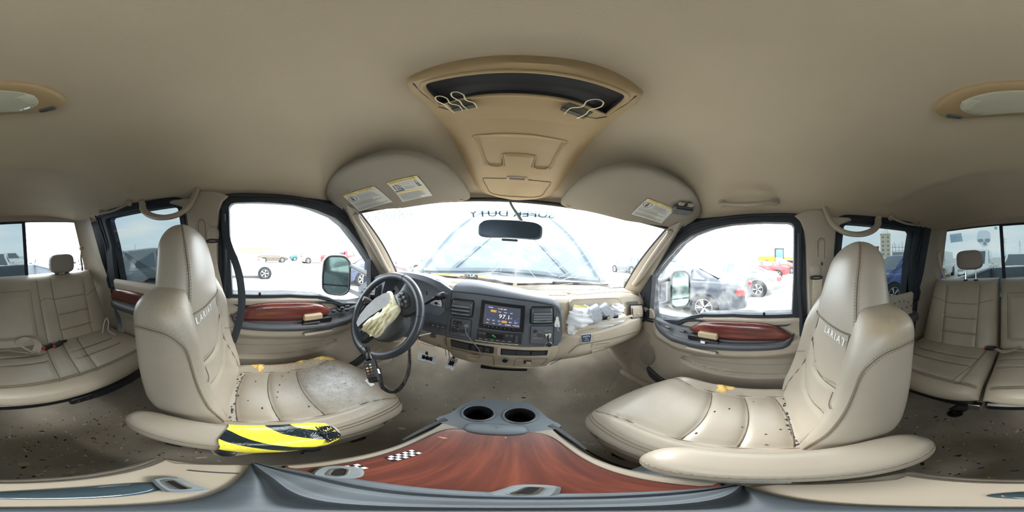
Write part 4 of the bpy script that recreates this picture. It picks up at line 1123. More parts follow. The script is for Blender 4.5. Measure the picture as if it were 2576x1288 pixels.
# ================================================================== dome lamp
dz = lambda x, y: zroof(x, y)-.0
dom = thing('dome_lamp', 'oval dome lamp with yellowed surround and clear ribbed lens', 'lamp', (0, -.27, .36))
do = sm2([(-.135, -.262), (-.118, -.235), (-.07, -.213), (0, -.206), (.07, -.213), (.118, -.235), (.135, -.262), (.125, -.295), (.08, -.313), (0, -.322), (-.08, -.313), (-.125, -.295)], 4)
n = len(do); rings = [[V(x*k, -.264+(y+.264)*k, dz(x, y)-w) for x, y in do] for k, w in ((1, -.004), (1, .004), (.97, .010), (.9, .014), (.7, .016), (.3, .0165))]
ob('surround', MB().loft(rings, True, True), M_yellow, dom, ang=50)
le = sm2([(-.088, -.27), (-.075, -.243), (-.04, -.231), (0, -.228), (.04, -.231), (.075, -.243), (.088, -.27), (.07, -.296), (.03, -.303), (0, -.304), (-.03, -.303), (-.07, -.296)], 4)
rings = [[V(x*k, -.267+(y+.267)*k, dz(0, -.267)-w) for x, y in le] for k, w in ((1, .010), (1, .016), (.96, .0195), (.7, .021), (.3, .0215))]
ln_ = ob('lens', MB().loft(rings, True, True), mat('frosted lamp lens', rgb(190, 190, 172), .15, coat=.7), dom, ang=50)
rb = MB()
for s in (-1, 1):
    for k in range(9):
        rb.tube([V(s*(.045+.0045*k), -.250-.0028*k+.003*math.sin(k), dz(0, -.267)-.0208), V(s*(.060+.003*k), -.240-.0028*k, dz(0, -.267)-.0200), V(s*(.074+.001*k), -.242-.0026*k, dz(0, -.267)-.018)], .0010, 5)
ob('lens_rib', rb, mat('lens rib', rgb(214, 214, 200), .2), ln_, ang=0, kind='stuff')
for s in (-1, 1):
    Mx = Matrix.Translation((s*.108, -.285, dz(0, -.285)-.0165)) @ Matrix.Rotation(s*.7, 4, 'Z')
    ob('rocker_switch', MB().box((0, 0, 0), (.030, .012, .006), .003, None).__class__().box(Mx.translation, (.032, .013, .007), .003, Mx), M_dark, dom)
# ================================================================== sun visors
M_visor = mat('beige visor cloth', rgb(136, 128, 116), .9, var=.04, vs=6, bump=.4, bs=500)
M_label = mat('white warning label', rgb(196, 196, 190), .6); M_labely = mat('yellow warning band', rgb(214, 190, 110), .6)
M_ink = mat('label ink', rgb(96, 98, 100), .7)
visors = {}
for s, lb in ((-1, 'beige sun visor folded up above the driver, two warning labels'), (1, 'beige sun visor folded up above the passenger, one warning label')):
    vt = thing('sun_visor', lb, 'visor', (s*.42, .5, .29)); visors[s] = vt
    # plan outline (x mirrored): front edge follows the windshield header
    o = [(.205, .715), (.28, .69), (.36, .650), (.475, .585), (.55, .535), (.62, .485), (.685, .440), (.715, .37), (.70, .315), (.62, .29), (.50, .275), (.36, .29), (.27, .33), (.215, .42), (.195, .56)]
    o = sm2(o, 4)
    def vz(x, y):
        x = abs(x); yfr_ = interp([(.2, .715), (.36, .650), (.475, .585), (.62, .485), (.68, .45), (.72, .41)], x); t = max(0, min(1, (y-.28)/(yfr_-.28)))
        return lerp(min(.292, zroof(x, y)-.012), interp([(.2, .266), (.36, .230), (.475, .204), (.62, .194), (.72, .190)], x), t**1.5)
    n = len(o); cx, cy = .44, .50
    rings = [[V(s*(cx+(x-cx)*k), cy+(y-cy)*k, vz(cx+(x-cx)*k, cy+(y-cy)*k)-w) for x, y in o] for k, w in ((.97, -.018), (1, -.006), (1, .004), (.975, .009), (.9, .011), (.75, .011), (.55, .011), (.35, .011), (.15, .011), (.02, .011))]
    vb = ob('visor_body', MB().loft(rings, True, True), M_visor, vt, ang=60)
    def vpt(x, y, w=0):
        return V(s*x, y, vz(x, y)-.0112-w)
    def label(pts, kind, s=s, vt=vt):
        """pts: the four corners a,b,c,d (top-left, top-right, bottom-right, bottom-left as read) on the visor"""
        A, B, C_, D_ = [V(*p) for p in pts]
        def q(u, v, w=0.0):
            p = A.lerp(B, u).lerp(D_.lerp(C_, u), v); return V(p.x, p.y, vz(abs(p.x), p.y)-.0112-.0016-w)
        base = MB().grid(lambda u, v: q(u, v), 10, 10)
        o = ob('warning_label', base, M_label, vt, ang=0)
        ob('label_band', MB().grid(lambda u, v: q(u, v*.12, .0005), 10, 2), M_labely, o, ang=0)
        ink = MB()
        def word(t, u0, v0, hgt, wd):
            tm = MB().text(t, 1, Matrix.Identity(4), 0, 'LEFT'); mx = max(p.x for p in tm.v) or 1
            ink.add([q(u0+p.x/mx*wd, v0-p.y*hgt, .0008) for p in tm.v], tm.f)
        def bar(u0, v0, u1, v1): ink.add([q(u0, v0, .0008), q(u1, v0, .0008), q(u1, v1, .0008), q(u0, v1, .0008)], [(0, 1, 2, 3)])
        def ring(cu, cv, ru, rv, th=.018):
            k = 24; O = [(cu+ru*math.cos(2*PI*i/k), cv+rv*math.sin(2*PI*i/k)) for i in range(k)]; I = [(cu+(ru-th)*math.cos(2*PI*i/k), cv+(rv-th)*math.sin(2*PI*i/k)) for i in range(k)]
            ink.add([q(a, b, .0008) for a, b in O]+[q(a, b, .0008) for a, b in I], [(i, (i+1) % k, k+(i+1) % k, k+i) for i in range(k)])
        rnd = random.Random(3)
        if kind == 'airbag':
            word('WARNING', .08, .06, .10, .30); word('AVERTISSEMENT', .5, .06, .10, .42)
            ring(.16, .30, .13, .15); bar(.11, .24, .21, .27); bar(.10, .30, .20, .37); bar(.13, .18, .17, .42)
            word('DEATH or SERIOUS INJURY can occur', .34, .17, .055, .6)
            for k in range(5): bar(.34, .23+k*.045, .34+rnd.uniform(.4, .6), .243+k*.045)
            word('RISQUE DE BLESSURES GRAVES OU MORTELLES', .04, .49, .06, .85)
            for k in range(4): bar(.04, .55+k*.045, .04+rnd.uniform(.6, .88), .563+k*.045)
            word('Never put a rear-facing child seat in front', .04, .77, .055, .6)
            for k in range(3): bar(.04, .82+k*.045, .04+rnd.uniform(.6, .88), .833+k*.045)
        else:
            word('WARNING: HIGHER ROLLOVER RISK', .06, .06, .10, .86)
            bar(.03, .45, .33, .51); bar(.33, .13, .34, .5); bar(.72, .13, .73, .45)
            for (a, b, c, d_) in ((.08, .20, .12, .40), (.14, .18, .24, .21), (.14, .38, .24, .41), (.24, .20, .27, .40), (.17, .22, .20, .38), (.28, .28, .32, .30), (.28, .36, .32, .45)): bar(a, b, c, d_)
            ring(.84, .19, .035, .05, .012); bar(.80, .26, .83, .42); bar(.86, .25, .89, .42); bar(.80, .40, .92, .44)
            for k in range(8):
                a = (k/8); bar(.79+.015*k, .24+.022*k, .81+.015*k, .27+.022*k)
            word('Avoid Abrupt Maneuvers', .37, .18, .06, .32); word('and Excessive Speed.', .37, .25, .06, .28); word('Always Buckle Up.', .40, .34, .055, .25)
            for k in range(2): bar(.37, .40+k*.05, .68, .413+k*.05)
            ob('label_band', MB().grid(lambda u, v: q(u, .54+v*.06, .0005), 10, 2), M_labely, o, ang=0)
            for k in range(7): bar(.05, .64+k*.05, .05+rnd.uniform(.6, .9), .653+k*.05)
        ob('label_print', ink, M_ink, o, ang=0, kind='stuff')
    def vh(px, py):
        D = DIR(px, py); t = .35
        while t < 1.3:
            p = D*t
            if p.z > vz(abs(p.x), p.y)-.0125: break
            t += .002
        return D*t
    if s < 0:
        label([vh(863, 493), vh(940, 468), vh(988, 508), vh(904, 532)], 'airbag')
        label([vh(972, 460), vh(1048, 441), vh(1088, 492), vh(1013, 508)], 'roll')
    else:
        label([vh(1630, 499), vh(1700, 526), vh(1664, 562), vh(1588, 538)], 'airbag')
    rod = [V(s*.69, .40, .262), V(s*.66, .455, .222), V(s*.58, .51, .226), V(s*.50, .555, .236)]
    ob('hinge_rod', MB().tube(rod, .0055, 8), M_plastic, vt)
    ob('finger_notch', MB().ell(vpt(.245, .695), (.020, .006, .003), 14, 6), M_plastic2, vt)
# clip-on black box at the passenger visor
gb = thing('visor_box', 'black ribbed plastic box hanging from the passenger visor on a beige bracket', 'box', tuple(oz(1720, 528, .262)))
c0 = oz(1716, 526, .252); Mg = Matrix.Rotation(math.radians(-38), 4, 'Z') @ Matrix.Rotation(math.radians(-8), 4, 'X')
bxo = ob('box_body', MB().box(c0, (.088, .062, .026), .006, Mg), M_dark, gb)
def off(x, y, z): return c0+Mg.to_3x3() @ V(x, y, z)
ob('box_lid', MB().box(off(.002, -.012, -.015), (.078, .036, .008), .003, Mg), M_dark2, gb)
ob('box_button', MB().box(off(-.022, .004, -.017), (.026, .012, .005), .002, Mg), M_dark, gb)
for k in range(6): ob('box_rib', MB().box(off(-.036+.013*k, .031, -.004), (.008, .006, .018), .002, Mg), M_dark, gb)
for dx in (-.018, .022): ob('bracket_leg', MB().box(off(dx, -.038, .004), (.026, .028, .012), .004, Mg), M_plastic, gb)
# ================================================================== interior mirror
mi = thing('interior_mirror', 'dark rectangular interior mirror on a ribbed stalk at the windshield', 'mirror', (0, .62, .09))
def mr(u, v):
    a = 2*PI*u; c, s_ = math.cos(a), math.sin(a); k = [.0, .93, 1, 1, .96, .80, .5, 0][int(round(v*7))]; y = [.600, .600, .604, .616, .628, .638, .644, .646][int(round(v*7))]
    x = -.012+math.copysign(abs(c)**.38, c)*.120*k; z = .095+math.copysign(abs(s_)**.5, s_)*.034*k+.006*(1-(x/.12)**2)
    return V(x, y, z)
hs = ob('housing', MB().grid(mr, 48, 7, cu=True), mat('blue grey mirror housing', rgb(84, 96, 110), .4), mi, ang=50)
def gg(k): return [(-.012+math.copysign(abs(math.cos(2*PI*i/48))**.38, math.cos(2*PI*i/48))*.120*k, .095+math.copysign(abs(math.sin(2*PI*i/48))**.5, math.sin(2*PI*i/48))*.034*k+.0058) for i in range(48)]
ob('mirror_glass', MB().plate([gg(.93)], lambda x, z, w: V(x, .600-w, z), 0, .001), mat('dim mirror face', rgb(70, 84, 98), .25, metal=.4), mi, ang=0)
ob('dimming_tab', MB().box((-.012, .598, .058), (.06, .012, .008), .003), M_dark, mi)
ob('stalk', MB().tube(smooth_path([oy(1283, 508, .70), oy(1290, 522, .69), oy(1302, 540, .66), oy(1313, 557, .632)], 5), .006, 8), mat('ribbed stalk boot', rgb(120, 130, 124), .6), mi)
# ================================================================== dashboard
def ztop_(x): return interp([(-.80, -.20), (-.66, -.155), (-.5, -.138), (-.3, -.138), (-.2, -.142), (0, -.152), (.15, -.168), (.3, -.172), (.45, -.172), (.6, -.178), (.7, -.196), (.80, -.235)], x)
def zbot_(x): return interp([(-.80, -.47), (-.55, -.49), (-.43, -.50), (-.3, -.525), (-.19, -.545), (.05, -.548), (.19, -.545), (.35, -.56), (.55, -.57), (.66, -.525), (.80, -.46)], x)
def Fy(x, z):
    y = .64+.085*max(0, (abs(x)-.22)/.55)**1.5*(1 if x > 0 else .7)
    if x > .20: y += (-.038*ss(-.318, -.352, z)+.012)*ss(.20, .30, x)*ss(.78, .70, x)
    y += .10*ss(-.43, -.60, z)*ss(.12, .3, abs(x)) + .045*ss(-.46, -.58, z)
    return y
def dh(px, py, w=0.0):
    D = DIR(px, py); y = .65
    for _ in range(8): p = D*(y/D.y); y = Fy(p.x, p.z)-w
    p = D*(y/D.y); return (p.x, p.z)
DM = lambda x, z, w: V(x, Fy(x, z)-w, z)
DP = lambda L, w=0: [dh(a, b, w) for a, b in L]
dash = thing('dashboard', 'beige and charcoal dashboard with radio screen, round vents and gutted passenger airbag bay', 'dashboard', (0, .9, FZ+.2))
PO = [(1433.5,759),(1439,754),(1447,752.5),(1500,750),(1541,748.5),(1553,749),(1560,755),(1565,768),(1569,786),(1574,797),(1540,805),(1500,815),(1455,827),(1436,833)]
def dbody(u, v):
    x = lerp(-.80, .80, u); zt, zb = ztop_(x), zbot_(x); yb = 1.155-.40*x*x; zg = -.238+.05*(x/.77)**2
    f = Fy(x, zt); S_ = [(yb, zg), (lerp(yb, f, .35), lerp(zg, zt, .30)), (lerp(yb, f, .62), lerp(zg, zt, .55)), (f+.075, zt-.004), (f+.045, zt), (f+.018, zt-.004), (f+.004, zt-.018)]
    n0 = 7
    if v <= .35:
        k = v/.35*(n0-1); i = min(int(k), n0-2); q = k-i; return V(x, lerp(S_[i][0], S_[i+1][0], q), lerp(S_[i][1], S_[i+1][1], q))
    if v <= .9:
        t = (v-.35)/.55; z = lerp(zt-.018, zb, t); return V(x, Fy(x, z)+.004*(1-t), z)
    t = (v-.9)/.1; return V(x, Fy(x, zb)+.28*t, zb+.02*t)
m = MB().grid(dbody, 200, 130)
po = DP(PO)
CLO = [(965,735),(972,708),(985,699),(1004,696),(1040,699),(1080,711),(1108,729),(1121,750),(1121,780),(1108,793),(1080,786),(1054,778),(1000,770),(972,762)]
clo = DP(CLO)
keep = []
for f in m.f:
    c = sum((m.v[i] for i in f), V(0, 0, 0))/4
    inf_ = c.y < Fy(c.x, c.z)+.03 and c.z > -.45
    if inf_ and (inpoly(c.x, c.z, po) or inpoly(c.x, c.z, clo)): continue
    keep.append(f)
m.f = keep; m.m = [0]*len(keep)
M_dashb = mat('beige dashboard', rgb(183, 171, 153), .55, var=.05, vs=6, bump=.25, bs=500)
shell = ob('dash_shell', m, M_dashb, dash, ang=50)
# defroster groove and ledge along the windshield
ob('defroster_ledge', MB().tube([dbody(u/50, .17)+V(0, 0, .003) for u in range(14, 49)], .004, 6), M_dashb, dash)
ob('defroster_slot', MB().sweep([dbody(u/50, .09)+V(0, 0, .002) for u in range(20, 46)], [(-.012, -.001), (.012, -.001), (.012, .001), (-.012, .001)]), M_dark2, dash)
for u in (.60, .70): ob('ledge_rib', MB().sweep([dbody(u, .06)+V(0, 0, .004), dbody(u+.03, .16)+V(0, 0, .004)], [(-.004, -.003), (.004, -.003), (.004, .003), (-.004, .003)]), M_dashb, dash)
# ---- driver's charcoal panel with the instrument opening
DRV = [(903,722),(930,704),(960,690),(1004,686),(1040,689),(1080,697),(1110,709),(1139,729),(1131,790),(1124,843),(1095,838),(1062,826),(1030,812),(990,800),(930,785),(903,775)]
M_dk = mat('charcoal dashboard', rgb(92, 97, 106), .5, var=.06, vs=8, bump=.25, bs=600)
dv = ob('driver_panel', MB().plate([DP(DRV), clo], DM, -.005, .010), M_dk, dash)
# hood crest
hoodo = smooth_path([DM(*dh(a, b), -.02) for a, b in [(950,696),(975,688),(1004,684),(1040,687),(1080,695),(1112,708),(1140,729)]], 5)
hoodi = smooth_path([DM(*dh(a, b), .016) for a, b in [(958,712),(978,700),(1004,695),(1040,698),(1080,710),(1108,728),(1124,752)]], 5)
hoodm = [(a+b)/2+V(0, -.010, .010) for a, b in zip(hoodo, hoodi)]
back_ = [p+V(0, .10, -.012) for p in hoodo]
ob('cluster_hood', MB().loft([back_, hoodo, hoodm, hoodi, [p+V(0, .09, -.004) for p in hoodi]], closed=False, caps=False), M_dk, dash, ang=60)
# tunnel walls and instrument face
CF = .095
rm = [V(x, Fy(x, z)+.0-.010, z) for x, z in clo]; rb = [V(-.42+(x+.42)*.96, Fy(x, z)+CF, -.21+(z+.21)*.94) for x, z in clo]
ob('cluster_tunnel', MB().loft([rm, rb], True, False), M_dk, dash, ang=60)
cf = ob('instrument_cluster', MB().plate([[(p.x, p.z) for p in rb]], lambda x, z, w: V(x, .70+CF*.72-w, z), -.02, 0), mat('instrument face', rgb(110, 114, 120), .4), dash)
def chit(px, py, w=0): p = oy(px, py, .70+CF*.72-w); return p
for (a, b, r, lb) in ((1097, 762, .031, 1), (1046, 752, .020, 0), (992, 732, .034, 0)):
    c = chit(a, b, .003); dial = ob('gauge_dial', MB().lathe([(0, .001), (r, .001), (r+.003, .003), (r+.004, 0)], frame(c, (0, -1, 0)), 32), [mat('white gauge face', rgb(214, 214, 214), .4)], cf)
    tk = MB(); Mf = frame(c+V(0, -.0022, 0), (0, -1, 0))
    for k in range(13):
        t = math.radians(215-k*250/12); tk.sweep([Mf @ V(r*.78*math.cos(t), r*.78*math.sin(t), 0), Mf @ V(r*.92*math.cos(t), r*.92*math.sin(t), 0)], [(-.0004, -.0003), (.0004, -.0003), (.0004, .0003), (-.0004, .0003)])
    if lb:
        for k, tt in enumerate(('20', '40', '60', '80', '100')):
            t = math.radians(190-k*50); tk.text(tt, .0075, Mf @ Matrix.Translation((r*.6*math.cos(t), r*.6*math.sin(t), .0002)), .0001)
    ob('gauge_marks', tk, M_dark2, dial, ang=0, kind='stuff')
    ob('gauge_needle', MB().sweep([Mf @ V(0, 0, .001), Mf @ V(-r*.8, -r*.15, .001)], [(-.0008, -.0005), (.0008, -.0005), (.0008, .0005), (-.0008, .0005)]), mat('red needle', rgb(190, 40, 40), .5), dial)
    ob('needle_hub', MB().lathe([(0, .006), (.007, .006), (.008, 0)], Mf, 16), M_black, dial)
wl_ = chit(1060, 735, .002); ob('warning_strip', MB().box(wl_, (.07, .003, .022), .001), M_dk, cf)
for dx in (-.012, .003): ob('warning_light', MB().box(wl_+V(dx, -.002, .002+dx*.2), (.006, .002, .005), .001), mat('red warning light', rgb(120, 40, 40), .4, emit=(.8, .1, .05), es=.5), cf)
# ---- centre stack
PAN = [(1141,729),(1200,735),(1274,745),(1339,754),(1380,760),(1398,766),(1408,777),(1412,800),(1413,835),(1408,856),(1400,866),(1316,868),(1260,863),(1198,857),(1124,843),(1131,790)]
cs = ob('centre_panel', MB().plate([DP(PAN)], DM, -.004, .013, bev=.003), M_dk, dash)
lo_ = smooth_path([DM(*dh(a, b), .012) for a, b in [(1141,729),(1200,735),(1274,745),(1339,754),(1380,761),(1400,768),(1409,780)]], 5)
mi_ = smooth_path([V(*DM(*dh(a, b), .0))+V(0, .0, .008) for a, b in [(1144,722),(1200,726),(1280,740),(1345,751),(1384,757),(1404,765),(1414,780)]], 5)
up_ = smooth_path([DM(*dh(a, b), -.085) for a, b in [(1159,709),(1198,713),(1296,732),(1361,747),(1392,754),(1410,764),(1418,780)]], 5)
ob('stack_top_cover', MB().loft([lo_, mi_, up_], closed=False, caps=False), M_dk, dash, ang=60)
ob('panel_gap', MB().tube([DM(*dh(a, b), .015) for a, b in [(1141,731),(1200,737),(1274,747),(1339,756),(1385,764),(1400,772),(1407,785)]], .0013, 5), M_black, cs)
class Quad:
    def __init__(q, pts, w=.013):
        q.A, q.B, q.C, q.D = [DM(*dh(a, b, w), w) for a, b in pts]; q.n = (q.B-q.A).cross(q.D-q.A).normalized()
        if q.n.y > 0: q.n = -q.n
    def p(q, u, v, w=0.0): return q.A.lerp(q.B, u).lerp(q.D.lerp(q.C, u), v)+q.n*w
    def rect(q, mb, u0, v0, u1, v1, w0=-.001, w1=.001, r=0):
        o = [(u0, v0), (u1, v0), (u1, v1), (u0, v1)]
        if r:
            asp = (q.B-q.A).length/(q.D-q.A).length; o = [(a, b/asp*asp) for a, b in rrect(u0, v0, u1, v1, min(r, (u1-u0)/2.01, (v1-v0)/2.01))]
        return mb.plate([o], lambda u, v, w: q.p(u, v, w), w0, w1)
    def M(q, u, v, w=0.0):
        x = (q.B-q.A).normalized(); z = q.n; y = z.cross(x); M_ = Matrix((x, y, z)).transposed().to_4x4(); M_.translation = q.p(u, v, w); return M_
    def text(q, mb, t, u, v, size, w=.002, **k): return mb.text(t, size, q.M(u, v, w), .0001, **k)
# radio
Q = Quad([(1212,754),(1321,769),(1317,836),(1204,823)])
rad = ob('radio_unit', Q.rect(Q.rect(MB(), 0, 0, 1, 1, -.01, .002), .035, .055, .965, .94, 0, .004), mat('glossy black bezel', rgb(30, 31, 36), .25), dash)
M_scr = mat('radio screen', rgb(40, 42, 52), .2, emit=(.055, .06, .085), es=.7)
scr = ob('screen', Q.rect(MB(), .09, .11, .905, .83, .003, .0052), M_scr, rad, ang=0)
def emit_mat(n, c, e=1): return mat(n, c, .5, emit=c, es=e)
M_tw = emit_mat('screen white', rgb(225, 225, 235), .5); M_or = emit_mat('screen orange', rgb(200, 140, 70), .45); M_bl = emit_mat('screen blue', rgb(60, 90, 160), .5); M_gn = emit_mat('display green', rgb(50, 190, 90), .8)
t = MB(); w = .0056
Q.text(t, '97.1', .555, .47, .026, w); Q.text(t, 'Radio', .235, .19, .0075, w); Q.text(t, '11:33 AM', .49, .205, .0085, w); Q.text(t, 'MHz', .70, .50, .005, w)
for i, s_ in enumerate(('96.5', '98.1', '103.3', '', '89.3', '105.7')):
    if s_: Q.text(t, s_, .20+i*.122, .645, .0065, w)
Q.text(t, '<<', .185, .755, .009, w); Q.text(t, '>>', .33, .755, .009, w); Q.text(t, 'PTY', .47, .755, .0065, w); Q.text(t, 'AM/FM', .64, .755, .0075, w); Q.text(t, 'PTYSCN', .82, .755, .0065, w)
for i, s_ in enumerate(('FM2', 'FM3', 'AM')): Q.text(t, s_, .44+i*.13, .315, .0065, w)
ob('screen_text', t, M_tw, scr, ang=0)
t = MB(); Q.rect(t, .235, .265, .365, .345, .0053, .0057); Q.rect(t, .50, .605, .615, .685, .0053, .0057); ob('screen_button', t, M_or, scr, ang=0, kind='stuff')
t = MB()
rnd = random.Random(2)
for i in range(26): u_ = rnd.choice((rnd.uniform(.12, .34), rnd.uniform(.70, .88))); v_ = rnd.uniform(.40, .60); Q.rect(t, u_, v_, u_+rnd.uniform(.006, .02), v_+rnd.uniform(.01, .03), .0053, .0056)
for i in range(6): Q.rect(t, .155+i*.122, .60, .25+i*.122, .61, .0053, .0056)
for i in range(3): Q.rect(t, .375+i*.13, .27, .378+i*.13, .345, .0053, .0056)
ob('screen_graphics', t, M_bl, scr, ang=0, kind='stuff')
t = MB()
for i in range(8): Q.rect(t, .13+i*.09, .885, .14+i*.09, .90, .004, .0046)
ob('bezel_marks', t, M_white, rad, ang=0, kind='stuff')
ob('trim_strip', MB().tube([Q.p(-.03, 1.07, .001), Q.p(1.02, 1.07, .001)], .002, 6), M_dark, cs)
# climate control
Q = Quad([(1200,827),(1318,838),(1316,866),(1197,854)])
cl = ob('climate_control', Q.rect(MB(), .02, .02, .96, .98, -.004, .003), M_dark2, dash)
ob('climate_display', Q.rect(MB(), .22, .22, .58, .62, .002, .0045), M_black, cl, ang=0)
t = MB(); Q.text(t, '75', .36, .38, .009, .005); Q.text(t, '||||', .40, .46, .006, .005); ob('display_digits', t, M_gn, cl, ang=0)
for i in range(6): ob('climate_button', Q.rect(MB(), .045+i*.122, .70, .15+i*.122, .88, .002, .0065, r=.02), M_dark, cl)
for i, u_ in enumerate((.05, .13, .62, .71)): ob('climate_button', Q.rect(MB(), u_, .16, u_+.07, .36, .002, .0065, r=.02), M_dark, cl)
ob('temperature_rocker', Q.rect(MB(), .82, .22, .88, .86, .002, .0065, r=.02), M_dark, cl)
t = MB()
for i in range(6): Q.rect(t, .075+i*.122, .76, .12+i*.122, .79, .0066, .007)
for s_, u_ in (('OFF', .085), ('AUTO', .165), ('OUT', .655), ('F/R', .745)): Q.text(t, s_, u_, .24, .0042, .0070)
ob('button_print', t, M_label, cl, ang=0, kind='stuff')
ob('cracked_bezel_edge', MB().tube([Q.p(u/20, 1.03+.03*math.sin(u*2.3), .002) for u in range(0, 19)], .0018, 5), mat('bare cream plastic', rgb(226, 214, 178), .6), cs)
# airbag switch panel with key cylinder
Q = Quad([(1335,819),(1392,819),(1391,865),(1333,864)])
kp = ob('switch_panel', Q.rect(MB(), 0, 0, 1, 1, -.003, .003, r=.06), M_dk, dash)
ob('panel_outline', MB().tube([Q.p(a, b, .003) for a, b in rrect(0, 0, 1, 1, .06)], .0012, 5, closed=True), M_black, kp)
ob('key_cylinder', MB().lathe([(0, .010), (.011, .010), (.0135, .007), (.014, 0)], Q.M(.765, .49, .002), 28), M_chrome, kp)
ob('key_slot', MB().box(Q.p(.765, .49, .0128), (.0035, .002, .010)), M_black, kp)
ob('indicator_lamp', MB().lathe([(0, .002), (.008, .002), (.0085, 0)], Q.M(.20, .29, .003), 20), M_dark2, kp)
ob('indicator_lamp', MB().lathe([(0, .002), (.009, .002), (.0095, 0)], Q.M(.40, .50, .003), 20), mat('amber ringed lamp', rgb(92, 70, 60), .4), kp)
t = MB(); Q.text(t, 'POWER POINT', .765, .265, .0040, .0034); Q.text(t, 'PASSENGER AIRBAG', .32, .665, .0046, .0034); Q.text(t, 'OFF', .40, .345, .0042, .0034); Q.text(t, 'ON', .20, .49, .0042, .0034)
ob('panel_print', t, M_label, kp, ang=0, kind='stuff')
# four wheel drive panel
Q = Quad([(1136,797),(1187,805),(1183,849),(1133,841)])
fp = ob('drive_mode_panel', Q.rect(MB(), 0, 0, 1, 1, -.003, .003, r=.06), M_dk, dash)
ob('panel_outline', MB().tube([Q.p(a, b, .003) for a, b in rrect(0, 0, 1, 1, .06)], .0012, 5, closed=True), M_black, fp)
kb = ob('rotary_knob', MB().lathe([(0, .012), (.010, .012), (.015, .006), (.017, 0)], Q.M(.28, .62, .002), 28), M_dark2, fp)
ob('knob_grip', MB().box(Q.p(.28, .62, .014), (.007, .010, .030), .003, Matrix.Rotation(.5, 4, 'Y')), M_dark2, kb)
t = MB(); Q.rect(t, .12, .15, .55, .36, .002, .0036, r=.08); ob('symbol_plate', t, M_black, fp)
t = MB(); Q.text(t, '4x4', .22, .25, .006, .004); Q.text(t, '4x2', .44, .29, .006, .004); Q.text(t, 'PEDALS', .66, .86, .0045, .0034); ob('panel_print', t, M_label, fp, ang=0, kind='stuff')
ob('pedal_switch', Q.rect(MB(), .52, .58, .86, .76, .002, .009, r=.08), M_dark2, fp)
# barrel vents
M_slat = mat('vent slat plastic', rgb(112, 118, 126), .35)
def vent(parent, pts, m, slats=4, nm='air_vent', wheel=True, pm=.024):
    Q = Quad(pts, .012); w = (Q.B-Q.A).length; h = (Q.D-Q.A).length
    pr = min(pm, h*.5)
    def f(u, v):
        a = lerp(-.05, 1.05, u)*PI; e = min(1, max(0, 1-abs(2*v-1)**16))**.5
        return Q.p(v, .5-.5*math.cos(a), pr*math.sin(max(0, min(PI, a)))**.7*e-.002)
    o = ob(nm, MB().grid(f, 24, 20), m, parent, ang=60)
    ob('vent_mouth', Q.rect(MB(), .07, .22, .93, .80, pr-.008, pr+.0008, r=.04), M_black, o)
    for i in range(slats):
        v = .28+.48*i/(slats-1)
        ob('vent_slat', MB().sweep([Q.p(.08, v, pr+.002), Q.p(.92, v, pr+.002)], [(-.0012, -.004), (.0012, -.004), (.0012, .004), (-.0012, .004)]), m if m is M_dashb else M_slat, o)
    if wheel: ob('vent_tab', Q.rect(MB(), .38, .66, .62, .73, pr+.001, pr+.007), m, o)
    ob('vent_socket', MB().tube([Q.p(a, b, .0) for a, b in rrect(-.03, -.06, 1.03, 1.06, .12)], .003, 6, closed=True), M_black, o)
    return o
vent(dash, [(1139,753),(1192,759),(1187,796),(1136,790)], M_dark, 3)
vent(dash, [(1337,774),(1390,774),(1390,811),(1335,812)], M_dark, 4)
vent(dash, [(922,714),(958,716),(954,746),(918,744)], M_dark, 3)
vent(dash, [(1586,769),(1616,768),(1617,797),(1589,799)], M_dashb, 5, pm=.004)
Q = Quad([(1577,758),(1605,756),(1606,766),(1578,768)], .006)
for i in range(6): ob('demister_slot', Q.rect(MB(), .03+i*.16, .1, .13+i*.16, .9, .0, .002), M_dark2, dash)
# driver's switch bank, knee vent
Q = Quad([(1084,809),(1124,818),(1123,829),(1084,821)], .010)
sb = ob('switch_bank', Q.rect(MB(), 0, 0, 1, 1, -.003, .005, r=.1), M_dark, dash)
for i in range(3): ob('bank_switch', Q.rect(MB(), .05+i*.31, .15, .33+i*.31, .85, .004, .008, r=.05), M_dark, sb)
t = MB(); [Q.rect(t, .13+i*.31, .45, .24+i*.31, .58, .008, .0086) for i in range(3)]; ob('switch_print', t, M_label, sb, ang=0, kind='stuff')
Q = Quad([(1083,838),(1097,840),(1096,851),(1082,849)], .002)
for i in range(5): ob('knee_slot', Q.rect(MB(), 0, .05+i*.2, 1, .12+i*.2, 0, .0012), M_dark2, dash)
ln = lambda L, r=.0014, m=M_seam, nm='panel_joint', w=.001: ob(nm, MB().tube(smooth_path([DM(*dh(a, b, w), w) for a, b in L], 5), r, 5), m, dash)
ln([(1056,862),(1085,872),(1103,868),(1118,880),(1122,895)]); ln([(1124,844),(1121,862),(1128,882),(1131,900)], .002)
# beige lower centre section
LC = [(1124,846),(1160,853),(1198,860),(1260,867),(1316,872),(1402,868),(1402,880),(1392,900),(1372,918),(1330,925),(1285,925),(1240,921),(1180,907),(1142,896),(1130,880)]
lc = ob('lower_centre_panel', MB().plate([DP(LC)], DM, -.004, .010, bev=.004), M_dashb, dash)
Q = Quad([(1134,853),(1243,873),(1241,889),(1136,871)], .011)
cb = ob('control_strip', Q.rect(MB(), 0, 0, 1, 1, -.002, .003, r=.06), M_black, dash)
ob('strip_display', Q.rect(MB(), .03, .1, .43, .9, .002, .0045), M_dark2, cb)
for u in (.50, .66, .80): ob('strip_button', Q.rect(MB(), u, .15, u+.11, .85, .002, .006), M_dark2, cb)
t = MB(); Q.text(t, '-', .545, .3, .008, .0066); Q.text(t, '+', .70, .3, .008, .0066); Q.text(t, 'AUX', .855, .5, .0045, .0066); ob('strip_print', t, M_label, cb, ang=0, kind='stuff')
